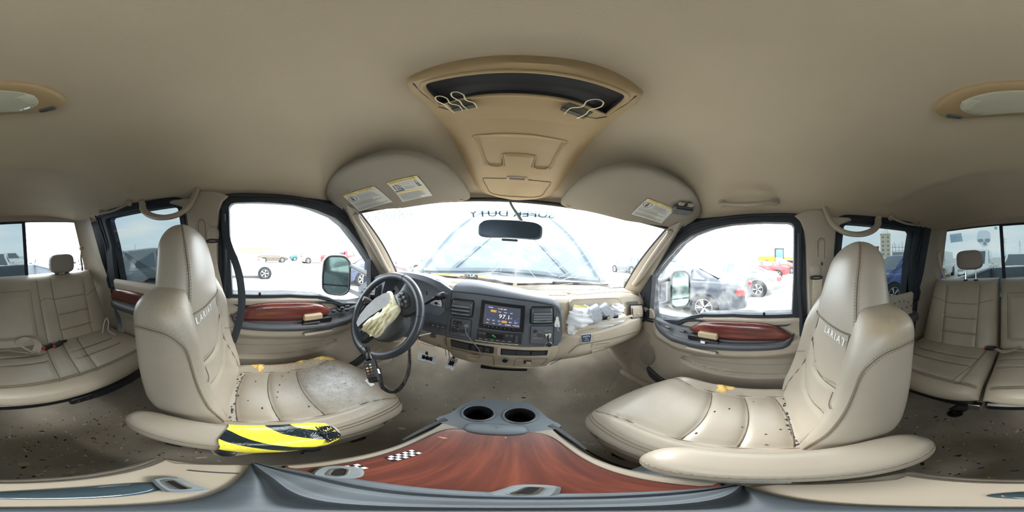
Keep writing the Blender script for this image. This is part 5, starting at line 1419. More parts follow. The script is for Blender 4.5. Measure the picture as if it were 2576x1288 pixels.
Q = Quad([(1252,873),(1385,879),(1382,894),(1251,893)], .011)
os_ = ob('open_slot', Q.rect(MB(), 0, 0, 1, 1, -.002, .002, r=.05), M_dashb, dash)
ob('slot_interior', Q.rect(MB(), .06, .10, .95, .90, .001, .0026), M_black, os_)
for u in (.09, .36, .64): ob('exposed_module', Q.rect(MB(), u, .2, u+.25, .8, .002, .006, r=.03), M_dark2, os_)
ln([(1134,876),(1165,883),(1200,890),(1236,896),(1241,902),(1243,920)], .0018, w=.0105)
ln([(1292,921),(1296,906),(1305,902),(1340,903),(1372,902),(1375,906),(1362,918)], .0014, w=.0105)
x, z = dh(1270, 907, .011); Msk = frame(DM(x, z, .011), (0, -1, .0))
so = ob('power_socket', MB().lathe([(.010, .001), (.0105, .004), (.0145, .004), (.0155, 0)], Msk, 28), M_chrome, dash); ob('socket_core', MB().lathe([(0, .002), (.010, .002), (.010, 0)], Msk, 24), M_black, so)
Q = Quad([(1318,906),(1337,907),(1336,916),(1317,915)], .011); lt_ = ob('latch_recess', Q.rect(MB(), 0, 0, 1, .9, 0, .0015), M_dark2, dash); ob('latch_tab', Q.rect(MB(), .3, .3, .95, 1.1, .001, .006), M_dashb, lt_)
Q = Quad([(1172,889),(1203,895),(1200,907),(1176,903)], .011); ob('drawer_pull', Q.rect(MB(), 0, 0, 1, 1, -.0015, .0012, r=.1), M_plastic2, dash)
ob('bracket_below', MB().box((.0, .70, -.575), (.20, .03, .02), .004), M_black, dash)
# glovebox
ln([(1384,917),(1410,903),(1435,884),(1457,868),(1500,860),(1550,849),(1600,835),(1611,832),(1614,838),(1605,856),(1588,878),(1570,890)], .0018)
ln([(1412,861),(1420,850),(1445,843),(1500,833),(1560,815),(1600,806)], .001, M_dashb, 'shelf_edge')
Q = Quad([(1491,864),(1533,859),(1524,878),(1480,890)], .001)
gh = ob('glovebox_handle', MB().tube([Q.p(a, b, .001) for a, b in rrect(0, 0, 1, 1, .12)], .0022, 6, closed=True), M_dashb, dash)
ob('handle_recess', Q.rect(MB(), .2, .15, .85, .62, .0002, .0016, r=.06), M_plastic2, gh); ob('handle_lip', Q.rect(MB(), .1, .66, .8, .9, .001, .008, r=.04), M_dashb, gh)
# passenger airbag bay: inner box
rm = [V(x, Fy(x, z)-.002, z) for x, z in po]; rb = [p+V(0, .10, 0) for p in rm]
bay = ob('airbag_bay', MB().loft([rm, rb], True, True), M_dashb, dash, ang=50); bay.data.flip_normals()
ob('bay_rim', MB().tube(rm, .004, 6, closed=True), M_dashb, bay)
for a, b in ((1443, 764), (1498, 759), (1541, 755)): x, z = dh(a, b); ob('bay_clip', MB().box((x, Fy(x, z)+.01, z), (.014, .012, .008), .002), M_dark2, bay)
# deployed airbag cloth, straps, broken trim bar
def blob(name, c, r, seed, m, n=64, amp=.42, par=None, e=1):
    rnd = random.Random(seed); ph = [(rnd.uniform(1, 3.5), rnd.uniform(1, 4), rnd.uniform(0, 6), rnd.uniform(.4, 1)) for _ in range(7)]
    def f(u, v):
        a = 2*PI*u; b = PI*(v-.5); k = 1
        for p, q, o, w in ph: k += amp/3*w*(1-abs(math.sin(p*a*.5*2+q*b*2+o+math.sin(b*3+o)*1.2)))*math.cos(b)**.5 if abs(v-.5) < .499 else 0
        k -= amp*.5
        return V(*c)+V(r[0]*k*math.cos(b)*math.cos(a), r[1]*k*math.cos(b)*math.sin(a), r[2]*k*math.sin(b))
    return MB().grid(lambda u, v: f(u % 1, v), n, n//2, cu=True)
def dp3(a, b, w): x, z = dh(a, b, w); return DM(x, z, w)
pab = thing('passenger_airbag', 'deflated white airbag cloth spilling from the open passenger dashboard bay', 'airbag', tuple(dp3(1490, 800, 0)))
ob('cloth', blob('c', dp3(1462, 797, .012), (.062, .045, .060), 1, M_whitecloth), M_whitecloth, pab, ang=60)
ob('cloth', blob('c', dp3(1548, 778, .006), (.050, .035, .036), 2, M_whitecloth), M_whitecloth, pab, ang=60)
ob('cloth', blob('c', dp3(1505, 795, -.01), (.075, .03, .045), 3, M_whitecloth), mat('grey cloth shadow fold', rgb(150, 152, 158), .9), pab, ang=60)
ob('cloth', blob('c', dp3(1525, 810, .014), (.100, .022, .030), 4, M_whitecloth), M_whitecloth, pab, ang=60)
ob('cloth', blob('c', dp3(1441, 826, .016), (.020, .014, .034), 5, M_whitecloth), M_whitecloth, pab, ang=60)
ob('cloth', blob('c', dp3(1562, 800, .012), (.032, .012, .028), 6, M_whitecloth), M_whitecloth, pab, ang=60)
ob('yellow_paper', MB().add([dp3(1443, 766, .02), dp3(1476, 769, .045), dp3(1478, 775, .05), dp3(1446, 774, .03)], [(0, 1, 2, 3)]), mat('pale yellow paper', rgb(220, 214, 140), .8), pab, ang=0)
M_strap = mat('grey woven strap', rgb(176, 182, 192), .7, var=.1, vs=60, stretch=(1, 1, 1))
for L in ([(1489, 768, .015), (1494, 772, .052), (1500, 785, .066), (1505, 800, .062), (1506, 811, .05)], [(1512, 765, .012), (1518, 769, .045), (1527, 780, .058), (1534, 792, .056), (1538, 802, .046)]):
    sp__ = smooth_path([dp3(*p) for p in L], 5); wv = V(.019, 0, .008); ob('strap', MB().loft([[p-wv, p+wv, p+wv+V(0, .002, -.001), p-wv+V(0, .002, -.001)] for p in sp__], True, True), M_strap, pab)
ob('retainer', MB().box(dp3(1516, 800, .046), (.07, .02, .02), .004), M_black, pab); ob('retainer', MB().box(dp3(1549, 797, .05), (.028, .012, .014), .003), M_black, pab)
ob('retainer_block', MB().box(dp3(1530, 800, .058), (.012, .010, .016), .002), M_plastic2, pab)
tb = ob('trim_bar', MB().sweep([dp3(1452, 832, .05), dp3(1475, 825, .062), dp3(1520, 812, .064), dp3(1560, 803, .058), dp3(1590, 794, .03)], [(-.004, -.005), (.004, -.005), (.004, .006), (-.004, .006)]), M_dashb)
tag(tb, 'thin beige trim bar hanging across the open airbag bay', 'trim bar')
# stickers on the glovebox shelf
def sticker(name, lbl, pts, bg_, words, hook=None):
    Q = Quad(pts, .0045); t = thing(name, lbl, 'sticker', tuple(Q.p(.5, .5)))
    if bg_ is not None:
        o = sm2(rrect(-.04, -.06, 1.04, 1.06, .18, 3), 1); ob('sticker_border', MB().plate([o], lambda u, v, w: Q.p(u, v, w), 0, .0008), M_white, t, ang=0)
        ob('sticker_face', MB().plate([rrect(0, 0, 1, 1, .14, 3)], lambda u, v, w: Q.p(u, v, w), .0006, .0014), bg_, t, ang=0)
    for tx, u, v, sz, mm in words: ob('lettering', Q.text(MB(), tx, u, v, sz, .0024), mm, t, ang=0)
    if hook: hook(Q, t)
M_navy = mat('navy sticker', rgb(50, 62, 84), .5); M_pg = mat('pale grey print', rgb(150, 162, 180), .5)
sticker('dash_sticker', 'small navy sticker reading FAITH OVER FEAR on the glovebox shelf', [(1461,842),(1488,840),(1485,860),(1463,862)], M_navy,
        [('FAITH', .5, .25, .0125, M_white), ('OVER', .5, .52, .0055, M_white), ('FEAR', .5, .77, .0125, M_pg)])
def mount(Q, t): ob('mountain_shape', MB().add([Q.p(a, b, .0014) for a, b in ((0, .5), (.12, .3), (.2, .38), (.36, .05), (.5, .3), (.6, .2), (.95, .22), (.95, .3), (.6, .32), (.5, .42), (.36, .3), (.2, .5))], [tuple(range(12))]), mat('pale decal', rgb(206, 204, 198), .6), t, ang=0)
sticker('dash_sticker', 'pale translucent mountain sticker reading MARY beside the navy one', [(1491,843),(1512,840),(1511,853),(1490,857)], None, [('MARY J', .5, .78, .008, mat('pale decal letters', rgb(200, 198, 192), .6))], mount)
# key hook, keys, cable
hk = thing('key_hook', 'white adhesive plastic hook on the right edge of the centre panel', 'hook', tuple(dp3(1401, 810, .013)))
Q = Quad([(1397,795),(1405,796),(1407,822),(1395,821)], .0135)
ob('hook_plate', MB().plate([sm2([(.1, .3), (.1, .1), (.5, 0), (.9, .1), (.9, .3), (1.05, .5), (1.05, .9), (.9, 1), (.1, 1), (-.05, .9), (-.05, .5)], 3)], lambda u, v, w: Q.p(u, v, w), 0, .005, bev=.0015), M_white, hk)
ob('hook_wire', MB().tube([Q.p(.5, .7, .006), Q.p(.55, 1.0, .008), Q.p(.55, 1.2, .010), Q.p(.7, 1.27, .016)], .0014, 6), M_steel, hk)
ky = thing('key_ring', 'black charm on a ring hanging beneath the chrome key cylinder', 'keys', tuple(dp3(1380, 870, .02)))
ob('key_stem', MB().tube([dp3(1378, 846, .026), dp3(1379, 853, .03), dp3(1379, 858, .03)], .0032, 6), M_black, ky)
ob('split_ring', MB().tube([dp3(1380, 868, .03)+V(.014*math.cos(2*PI*k/24), 0, .014*math.sin(2*PI*k/24)) for k in range(24)], .0014, 6, closed=True), M_steel, ky)
ob('charm', MB().ell(dp3(1382, 868, .026), (.010, .004, .009), 14, 8), M_black, ky)
cbm = ob('charging_cable', MB().tube(smooth_path([dp3(1173, 820, .022), dp3(1171, 828, .034), dp3(1174, 840, .036), dp3(1186, 857, .032), dp3(1200, 873, .030), dp3(1208, 886, .026), dp3(1209, 896, .022), dp3(1203, 901, .018), dp3(1192, 898, .016), dp3(1184, 894, .018)], 6), .0020, 8), mat('grey cable', rgb(120, 120, 122), .5))
tag(cbm, 'thin grey cable plugged in beside the drive knob, looping down', 'cable')
plg = thing('cable_plug', 'small grey plug of the thin cable, right of the drive knob', 'plug', tuple(dp3(1173, 819, .016))); ob('plug_body', MB().lathe([(0, .014), (.006, .014), (.008, .004), (.012, .002), (.012, 0)], frame(dp3(1173, 818, .013), (0, -1, .2)), 20), mat('grey plug', rgb(128, 128, 130), .5), plg)
# ================================================================== steering wheel
WC = DIR(963, 791)*.735; WN = V(-.10, -.88, .46).normalized()
WM = frame(WC, WN, (0, 0, 1))
def wp(x, y, z=0): return WM @ V(x, y, z)
whl = thing('steering_wheel', 'worn black leather steering wheel with burst cream driver airbag', 'steering wheel', tuple(WC))
RW = .186
M_wl = mat('worn black leather', rgb(54, 58, 64), .38, var=.25, vs=14, bump=.3, bs=250)
M_wg = mat('scuffed grey hub plastic', rgb(96, 100, 108), .4, var=.25, vs=20)
ob('rim', MB().tube([wp(RW*math.cos(2*PI*k/72), RW*math.sin(2*PI*k/72)) for k in range(72)], .0165, 14, closed=True), M_wl, whl, ang=60)
TW = math.radians(50)        # the wheel is turned
R2 = lambda x, y: (x*math.cos(TW)-y*math.sin(TW), x*math.sin(TW)+y*math.cos(TW))
def sp_(poly, w0, w1, m, nm, par=whl, bev=.006):
    return ob(nm, MB().plate([sm2(poly, 4)], lambda x, y, w: wp(*R2(x, y), w), w0, w1, bev=bev), m, par, ang=50)
sp_([(.05, .035), (.12, .052), (.176, .075), (.186, .02), (.182, -.03), (.16, -.075), (.10, -.066), (.05, -.035)], -.030, .004, M_wl, 'spoke')
sp_([(-.05, .035), (-.12, .052), (-.176, .075), (-.186, .02), (-.182, -.03), (-.16, -.075), (-.10, -.066), (-.05, -.035)], -.030, .004, M_wl, 'spoke')
sp_([(-.075, .06), (.075, .06), (.10, .03), (.095, -.05), (.06, -.105), (0, -.118), (-.06, -.105), (-.095, -.05), (-.10, .03)], -.050, .006, M_dark, 'hub', bev=.012)
for sx in (-1, 1):
    pod = sp_([(sx*.105, .035), (sx*.135, .038), (sx*.150, .0), (sx*.138, -.042), (sx*.110, -.04), (sx*.10, 0)], .000, .010, M_dark2, 'button_pod', bev=.003)
    for i in range(3):
        for j in range(2):
            c = R2(sx*(.114+.018*j), .022-.022*i); o = ob('wheel_button', MB().box(wp(*c, .013), (.014, .016, .008), .003, WM @ Matrix.Rotation(TW, 4, 'Z')), M_dark, pod)
# hinged hub cover, flung up and left
sp2 = lambda L, m, nm: ob(nm, MB().loft(L, True, True), m, whl, ang=50)
def cov(k, w, off=(0, 0)):
    return [oy_(a, b, w) for a, b in CV]
CV = [(896,812),(905,792),(922,770),(945,749),(965,738),(979,736),(982,746),(980,762),(955,780),(930,796),(910,813),(900,822)]
def oy_(a, b, d): return DIR(a, b)*d
sp2([[DIR(a, b)*(.648-.0006*(a-896)*.5) for a, b in CV], [DIR(a, b)*(.640-.0006*(a-896)*.5) for a, b in CV]], mat('pale grey hub cover', rgb(222, 226, 232), .35, var=.12, vs=20), 'hub_cover')
sp2([[DIR(a, b)*.668 for a, b in [(903,822),(912,806),(935,790),(960,775),(982,760),(986,766),(965,784),(938,802),(915,820),(908,828)]], [DIR(a, b)*.655 for a, b in [(903,822),(912,806),(935,790),(960,775),(982,760),(986,766),(965,784),(938,802),(915,820),(908,828)]]], M_black, 'cover_inner_lip')
# cream airbag cloth hanging out of the hub
AB = [(973,735),(984,733),(990,742),(998,762),(1011,779),(1004,793),(990,808),(975,822),(966,834),(955,846),(944,850),(938,846),(930,844),(922,836),(912,832),(906,818),(915,806),(930,796),(945,785),(960,775),(966,758)]
ABs = sm2(AB, 3); cxx = sum(p[0] for p in ABs)/len(ABs); cyy = sum(p[1] for p in ABs)/len(ABs)
def abf(u, v):
    i = int(round(u*len(ABs))) % len(ABs); a, b = ABs[i]; px = cxx+(a-cxx)*v; py = cyy+(b-cyy)*v
    fold = .018*(1-abs(math.sin(px*.055+py*.105+1.1*math.sin(py*.045+px*.02)))**.6)+.010*(1-abs(math.sin(px*.16+py*.21+2*math.sin(px*.04)))**.7)+.004*math.sin(px*.5+py*.3)
    return DIR(px, py)*(.682-.036*(1-v**3)**.6-fold*min(1, (1-v)*6+.25))
ob('airbag_cloth', MB().grid(abf, len(ABs), 26, cu=True), M_cream, whl, ang=75)
def fr_(u, v):
    px = lerp(930, 966, u); py = lerp(838, 846, u*.3)+lerp(0, 9, v)-12*u
    return DIR(px, py)*(.664-.006*math.sin(u*26)*(v))
ob('airbag_frill', MB().grid(fr_, 40, 4), M_cream, whl, ang=75)
# stitching along the rim
st = MB()
for a0, a1 in ((150, 215), (250, 300)):
    P = [wp((RW-.017)*math.cos(math.radians(a0+(a1-a0)*k/80)), (RW-.017)*math.sin(math.radians(a0+(a1-a0)*k/80)), .004) for k in range(81)]; stitches(st, P, ln=.004, gap=.003)
ob('stitching', st, M_stitch, whl)
for a in (15, 80, 175, 268):
    c = [wp((RW+.017*math.cos(t))*math.cos(math.radians(a)), (RW+.017*math.cos(t))*math.sin(math.radians(a)), .017*math.sin(t)) for t in [2*PI*k/16 for k in range(16)]]
    ob('rim_joint', MB().tube(c, .0010, 5, closed=True), M_black, whl)
# column, stalks
col = thing('gear_stalk_shroud', 'dark grey steering shroud with long black gear lever', 'steering shroud', tuple(wp(0, 0, -.12)))
ob('shroud', MB().loft([[wp(.062*math.cos(t)*k, .062*math.sin(t)*k-.01, z) for t in [2*PI*i/24 for i in range(24)]] for k, z in ((.9, -.045), (1.05, -.06), (1.15, -.14), (1.2, -.26))], True, True), M_dark, col)
g0 = wp(.05, .0, -.10); gk = [DIR(1050, 775)*.78, DIR(1070, 763)*.72, DIR(1090, 753)*.69, DIR(1102, 748)*.675]
ob('gear_lever', MB().tube(smooth_path([g0]+gk, 5), .0060, 10), M_black, col)
kb = ob('lever_knob', MB().sweep([DIR(1096, 750)*.682, DIR(1101, 747)*.676, DIR(1116, 743)*.662, DIR(1121, 741.5)*.658], [(.015*math.cos(2*PI*k/14), .015*math.sin(2*PI*k/14)) for k in range(14)], scale=[.6, .95, 1.05, .8]), M_black, col)
ob('knob_button', MB().lathe([(0, .002), (.006, .002), (.0065, 0)], frame(DIR(1123, 741)*.656, -DIR(1123, 741), (0, 0, 1)), 16), M_dark, kb)
ob('turn_stalk', MB().tube([wp(-.05, .02, -.06), DIR(940, 762)*.74, DIR(924, 754)*.74, DIR(914, 751)*.735], .010, 10, scale=[.5, .6, 1, 1.1]), M_dark2, col)
# ignition keys with ribbons
kt = thing('ignition_keys', 'bunch of keys with a pink and white ribbon at the ignition', 'keys', tuple(DIR(1048, 845)*.70))
ob('key_head', MB().ell(DIR(1048, 846)*.70, (.016, .008, .010), 14, 8), M_black, kt)
for L, m_, nm in (([(1035, 851), (1050, 846), (1065, 842), (1084, 838)], M_white, 'white_ribbon'), ([(1050, 826), (1047, 838), (1050, 850), (1053, 870)], mat('tan cord', rgb(190, 150, 120), .7), 'tan_cord'), ([(1044, 834), (1050, 845), (1048, 856)], mat('red band', rgb(200, 70, 80), .6), 'red_band')):
    ob(nm, MB().tube([DIR(a, b)*(.694-.003*i) for i, (a, b) in enumerate(L)], .0018, 6), m_, kt)
ob('key_loop', MB().tube([DIR(1048, 836)*.70+V(.010*math.cos(2*PI*k/18), 0, .009*math.sin(2*PI*k/18)) for k in range(18)], .0012, 5, closed=True), mat('rose metal ring', rgb(190, 140, 120), .3, metal=.7), kt)
wr = ob('white_wire', MB().tube(smooth_path([DIR(971, 856)*.80, DIR(990, 859)*.79, DIR(1010, 857)*.78], 4), .0018, 6), M_white); tag(wr, 'short white wire end beneath the steering column', 'wire')
# handheld tuner box hanging from the rim on a cord
tu = thing('handheld_programmer', 'black handheld box with small buttons hanging from the wheel rim', 'handset', tuple(DIR(938, 925)*.60))
A, B = DIR(930, 905)*.615, DIR(945, 962)*.60
ax = (A-B).normalized(); fwd = -(A+B).normalized(); fwd = (fwd-ax*fwd.dot(ax)).normalized(); fwd = (Matrix.Rotation(-.45, 3, ax) @ fwd)
TM = Matrix((ax.cross(fwd)*-1*-1, ax, fwd)).transposed().to_4x4(); TM = Matrix((ax.cross(fwd), ax, fwd)).transposed().to_4x4()
c = (A+B)/2; TM.translation = c; H_ = (A-B).length
ob('handset_body', MB().box(c, (.036, H_, .022), .005, TM), M_black, tu)
ob('handset_face', MB().box(c+TM.to_3x3() @ V(-.002, .006, .0115), (.028, H_*.72, .002), .001, TM), M_dark2, tu)
for i in range(4):
    for j in range(2):
        m_ = [M_dark, M_label, mat('amber button', rgb(190, 180, 70), .5), mat('dull red button', rgb(150, 80, 70), .5)][(i+j) % 4]
        ob('handset_button', MB().box(c+TM.to_3x3() @ V(-.008+.012*j, .022-.011*i, .0135), (.007, .006, .002), .001, TM), m_, tu)
ob('handset_label', MB().box(c+TM.to_3x3() @ V(.0185, -.006, .0), (.001, .018, .012), 0, TM), M_label, tu)
ob('handset_tag', MB().box(B+V(-.012, -.01, -.004), (.028, .014, .006), .002, Matrix.Rotation(.5, 4, 'Y')), M_white, tu)
ob('cord_boot', MB().tube([A-ax*.0, A+ax*.018, A+ax*.030, A+ax*.055], .012, 12, scale=[1.1, 1, .55, .5]), M_black, tu)
m = MB()
for k in range(6): m.add(MB().tube([A+ax*(.020+.006*k)+TM.to_3x3() @ V(.0075*math.cos(t), 0, .0075*math.sin(t)) for t in [2*PI*i/12 for i in range(12)]], .0014, 5, closed=True).v, MB().tube([V(math.cos(t), 0, math.sin(t)) for t in [2*PI*i/12 for i in range(12)]], .0014, 5, closed=True).f)
ob('boot_rings', m, M_black, tu, kind='stuff')
# coiled cord
ctr = smooth_path([DIR(a, b)*d for a, b, d in [(1029, 865, .74), (1030, 890, .74), (1030, 915, .74), (1026, 940, .73), (1015, 965, .72), (1000, 982, .70), (985, 986, .68), (970, 980, .66), (960, 970, .64), (956, 945, .63), (953, 925, .63)]], 60)
def coil(ctr, r, pitch):
    out = []; s = 0; up = V(.2, 1, .1).normalized()
    for i in range(len(ctr)-1):
        a, b = ctr[i], ctr[i+1]; s += (b-a).length; t = (b-a).normalized(); x = t.cross(up).normalized(); y = x.cross(t); p = 2*PI*s/pitch; out.append(a+x*r*math.cos(p)+y*r*math.sin(p))
    return out
cc_ = ob('coiled_cord', MB().tube(coil(ctr, .0062, .0048), .0014, 5), M_black); tag(cc_, 'black coiled cord looping below the steering wheel to the handset', 'cord')
# ================================================================== pedals
M_pedal = mat('brushed pedal plate', rgb(225, 228, 232), .35, metal=.15, var=.06, vs=60)
def pedal(name, lbl, pts, d, studs):
    A, B, C_, D_ = [DIR(a, b)*d_ for (a, b), d_ in zip(pts, d)]
    n_ = (B-A).cross(D_-A).normalized(); n_ = n_ if n_.dot(-A) > 0 else -n_
    q = lambda u, v, w=0: A.lerp(B, u).lerp(D_.lerp(C_, u), v)+n_*w
    t = thing(name, lbl, 'pedal', tuple(q(.5, .5)))
    ob('pedal_plate', MB().plate([sm2([(.04, 0), (.5, .10), (.96, 0), (1, .5), (.94, 1), (.5, .92), (.06, 1), (0, .5)], 4)], lambda u, v, w: q(u, v, w), -.006, .002, bev=.0), M_pedal, t)
    ob('rubber_insert', MB().plate([rrect(.22, .22, .78, .70, .06)], lambda u, v, w: q(u, v, w), .001, .0035), M_black, t)
    for i in range(studs):
        u = .2+.6*(i % 4)/3; v = .3+.4*(i//4)/max(1, (studs-1)//4); p = q(u, v, .004)
        ob('pedal_stud', MB().ell(p, .0042, 8, 6), M_chrome, t)
    ob('pedal_arm', MB().tube([q(.45, .1, -.008), q(.45, -.3, -.03), q(.45, -.8, -.06)], .008, 8), M_black, t)
pedal('brake_pedal', 'wide silver studded brake pedal under the dashboard', [(1054, 886), (1099, 898), (1096, 918), (1049, 905)], (.98, .98, .96, .96), 8)
pedal('accelerator_pedal', 'narrow silver accelerator pedal right of the brake pedal', [(1131, 898), (1152, 903), (1140, 933), (1117, 926)], (.97, .97, .93, .93), 8)
# ================================================================== seat belts and buckles
M_belt = mat('beige belt webbing', rgb(188, 176, 156), .8, var=.08, vs=60)
M_red = mat('red buckle button', rgb(205, 60, 60), .4)
def ribbon(pts, wv, th=.0012, n=6):
    P = smooth_path(pts, n); W_ = smooth_path(wv, n) if isinstance(wv, list) else [V(*wv)]*len(P)
    rings = []
    for i, p in enumerate(P):
        w = W_[min(i, len(W_)-1)]; t = (P[min(i+1, len(P)-1)]-P[max(i-1, 0)]).normalized(); nn = w.cross(t).normalized()*th
        rings.append([p-w+nn, p+w+nn, p+w-nn, p-w-nn])
    return MB().loft(rings, True, True)
for s, lb in ((-1, 'driver'), (1, 'passenger')):
    t = thing('front_seat_belt', 'beige %s seat belt hanging from its pillar guide behind the seat' % lb, 'seat belt', (s*.70, -.22, .0))
    q = lambda x, y, z: V(s*x, y, z)
    if s > 0:
        top = ox(2052, 697, .735)
        ob('guide_cover', MB().ell(top+V(.008, 0, .03), (.014, .030, .035), 20, 12, e=.8), M_plastic, t)
        ob('guide_ring', MB().tube([top+V(-.012, .028*math.cos(a)-.0, .006*math.sin(a)-.002) for a in [2*PI*i/20 for i in range(20)]], .005, 8, closed=True), M_dark2, t)
        ob('webbing', ribbon([top+V(-.012, -.005, 0), top+V(-.014, .0, -.10), V(.725, -.22, -.26), V(.74, -.20, -.5)], (0, .023, 0)), M_belt, t)
    else:
        top = ox(536, 600, -.735)
        ob('guide_cover', MB().ell(top+V(.0, 0, .02), (.014, .030, .035), 20, 12, e=.8), M_plastic, t)
        ob('guide_ring', MB().tube([top+V(.012, .028*math.cos(a), .006*math.sin(a)-.012) for a in [2*PI*i/20 for i in range(20)]], .005, 8, closed=True), M_dark2, t)
        ob('webbing', ribbon([top+V(.012, 0, -.01), ox(532, 650, -.72), ox(545, 710, -.715), ox(560, 770, -.71), ox(575, 830, -.70)], [(0, .02, 0), (.0, .023, 0), (.005, .022, .004), (.008, .018, .006), (.008, .016, .006)]), M_belt, t)
        ob('belt_tongue', MB().box(ox(562, 775, -.705), (.008, .03, .016), .003), M_black, t)
def buckle(p, a, lb, red=True):
    M = Matrix.Translation(p) @ Matrix.Rotation(a, 4, 'Z') @ Matrix.Rotation(.15, 4, 'Y')
    t = thing('belt_buckle', lb, 'buckle', tuple(p))
    ob('buckle_body', MB().box(p, (.068, .032, .022), .006, M), M_black, t)
    ob('release_button', MB().box(M @ V(.029, 0, .005), (.016, .026, .018), .003, M), M_red, t)
    ob('buckle_stalk', MB().tube([M @ V(-.03, 0, 0), M @ V(-.07, 0, -.012)], .008, 8), M_black, t); return t
buckle(oz(122, 873, -.585), math.radians(15), 'black rear belt buckle with red button lying at the seat crease, left of its twin')
buckle(oz(145, 867, -.583), math.radians(22), 'black rear belt buckle with red button, second of the pair at the crease')
buckle(oz(2492, 876, -.585), math.radians(-10), 'black rear belt buckle with red button in the gap between the bench sections')
t = thing('lap_belt', 'beige rear lap belt with a folded loop and chrome tongue on the bench', 'seat belt', tuple(oz(60, 880, -.585)))
L = [oz(2540, 878, -.58), oz(2576, 882, -.578), oz(20, 880, -.572), oz(50, 884, -.57), oz(78, 888, -.572)]
ob('webbing', ribbon(L, (0, .018, .006)), M_belt, t)
lp = [oz(90, 885, -.575), oz(96, 868, -.54), oz(88, 855, -.50), oz(70, 850, -.49), oz(52, 858, -.51), oz(50, 868, -.54), oz(70, 880, -.565), oz(86, 888, -.572)]
ob('belt_loop', ribbon(lp, (.018, -.010, .004)), M_belt, t)
ob('chrome_tongue', MB().box(oz(85, 889, -.574), (.045, .026, .006), .002, Matrix.Rotation(.3, 4, 'Z')), M_chrome, t)
t = thing('lap_belt', 'beige belt end draped from the gap over the wide bench cushion', 'seat belt', tuple(oz(2530, 878, -.58)))
ob('webbing', ribbon([oz(2492, 872, -.60), oz(2506, 878, -.575), oz(2524, 884, -.572), oz(2548, 880, -.574), oz(2568, 872, -.578)], (0, .02, .004)), M_belt, t)
for s, pts, lb in ((1, [(2363, 640), (2366, 662), (2374, 690), (2378, 702)], 'passenger side'), (-1, [(205, 628), (204, 650), (207, 672)], 'driver side')):
    t = thing('rear_seat_belt', 'beige shoulder belt hanging at the rear window on the %s' % lb, 'seat belt', tuple(oy(*pts[0], -1.20)))
    ob('guide', MB().ell(oy(pts[0][0], pts[0][1]-3, -1.20), (.022, .016, .020), 14, 10), M_plastic2, t)
    ob('webbing', ribbon([oy(*p, -1.19) for p in pts], (.010, .004, 0)), M_belt, t)
    ob('chrome_tongue', MB().box(oy(pts[-1][0]-(2 if s > 0 else 0), pts[-1][1]-22 if s > 0 else pts[-1][1]+4, -1.185), (.018, .006, .034), .002), M_chrome, t)
wh = ob('white_seat_cord', MB().tube(smooth_path([oz(258, 838, -.56), oz(262, 812, -.50), oz(268, 800, -.47), oz(273, 812, -.50), oz(272, 830, -.55), oz(282, 838, -.57), oz(290, 842, -.585)], 5), .0022, 6), M_pale); tag(wh, 'thin white cord poking out beside the driver side bench', 'cord')
# rear window stickers (on the inside of the glass)
def rw_pt(px, py): return oy(px, py, RY-.024)
def flat(name, lbl, polys, cat='sticker'):
    t = thing(name, lbl, cat, tuple(rw_pt(*polys[0][1][0])))
    for nm, L, m_, d in polys:
        P = sm2([(rw_pt(*p).x, rw_pt(*p).z) for p in L], 3) if len(L) > 4 else [(rw_pt(*p).x, rw_pt(*p).z) for p in L]
        ob(nm, MB().plate([P], lambda x, z, w: V(x, RY-.024+w, z), d, d+.0012), m_, t, ang=0)
M_sk = glass('translucent skull decal', (.84, .87, .90), 0); M_sk2 = glass('grey decal', (.62, .68, .72), 0)
flat('skull_sticker', 'pale blue grey skull sticker on the rear glass', [
    ('skull_shape', [(2459, 590), (2461, 583), (2468, 580), (2480, 580), (2488, 583), (2492, 592), (2491, 603), (2487, 612), (2485, 619), (2478, 622), (2470, 621), (2468, 616), (2461, 611), (2457, 603)], M_sk, .000),
    ('eye_socket', [(2460, 603), (2466, 601), (2473, 602), (2474, 607), (2468, 610), (2461, 608)], M_sk2, .0015), ('eye_socket', [(2478, 602), (2485, 600), (2491, 602), (2490, 608), (2483, 610), (2478, 607)], M_sk2, .0015),
    ('nose_hole', [(2474, 609), (2478, 608), (2482, 613), (2480, 617), (2474, 616)], M_sk2, .0015)])
flat('info_sticker', 'small grey rectangular sticker at the rear glass corner', [('sticker_face', [(2389, 590), (2418, 586), (2422, 607), (2392, 611)], M_sk2, 0)]+
     [('print_line', [(2393, 594+4*i), (2405+3*(i % 2), 592.5+4*i), (2405+3*(i % 2), 593.8+4*i), (2393, 595.3+4*i)], M_sk, .0015) for i in range(4)])
flat('round_sticker', 'tiny round grey sticker beside the slider post', [('sticker_face', [(2502, 571), (2506, 570), (2509, 573), (2508, 577), (2504, 578), (2501, 575)], M_sk2, 0)])
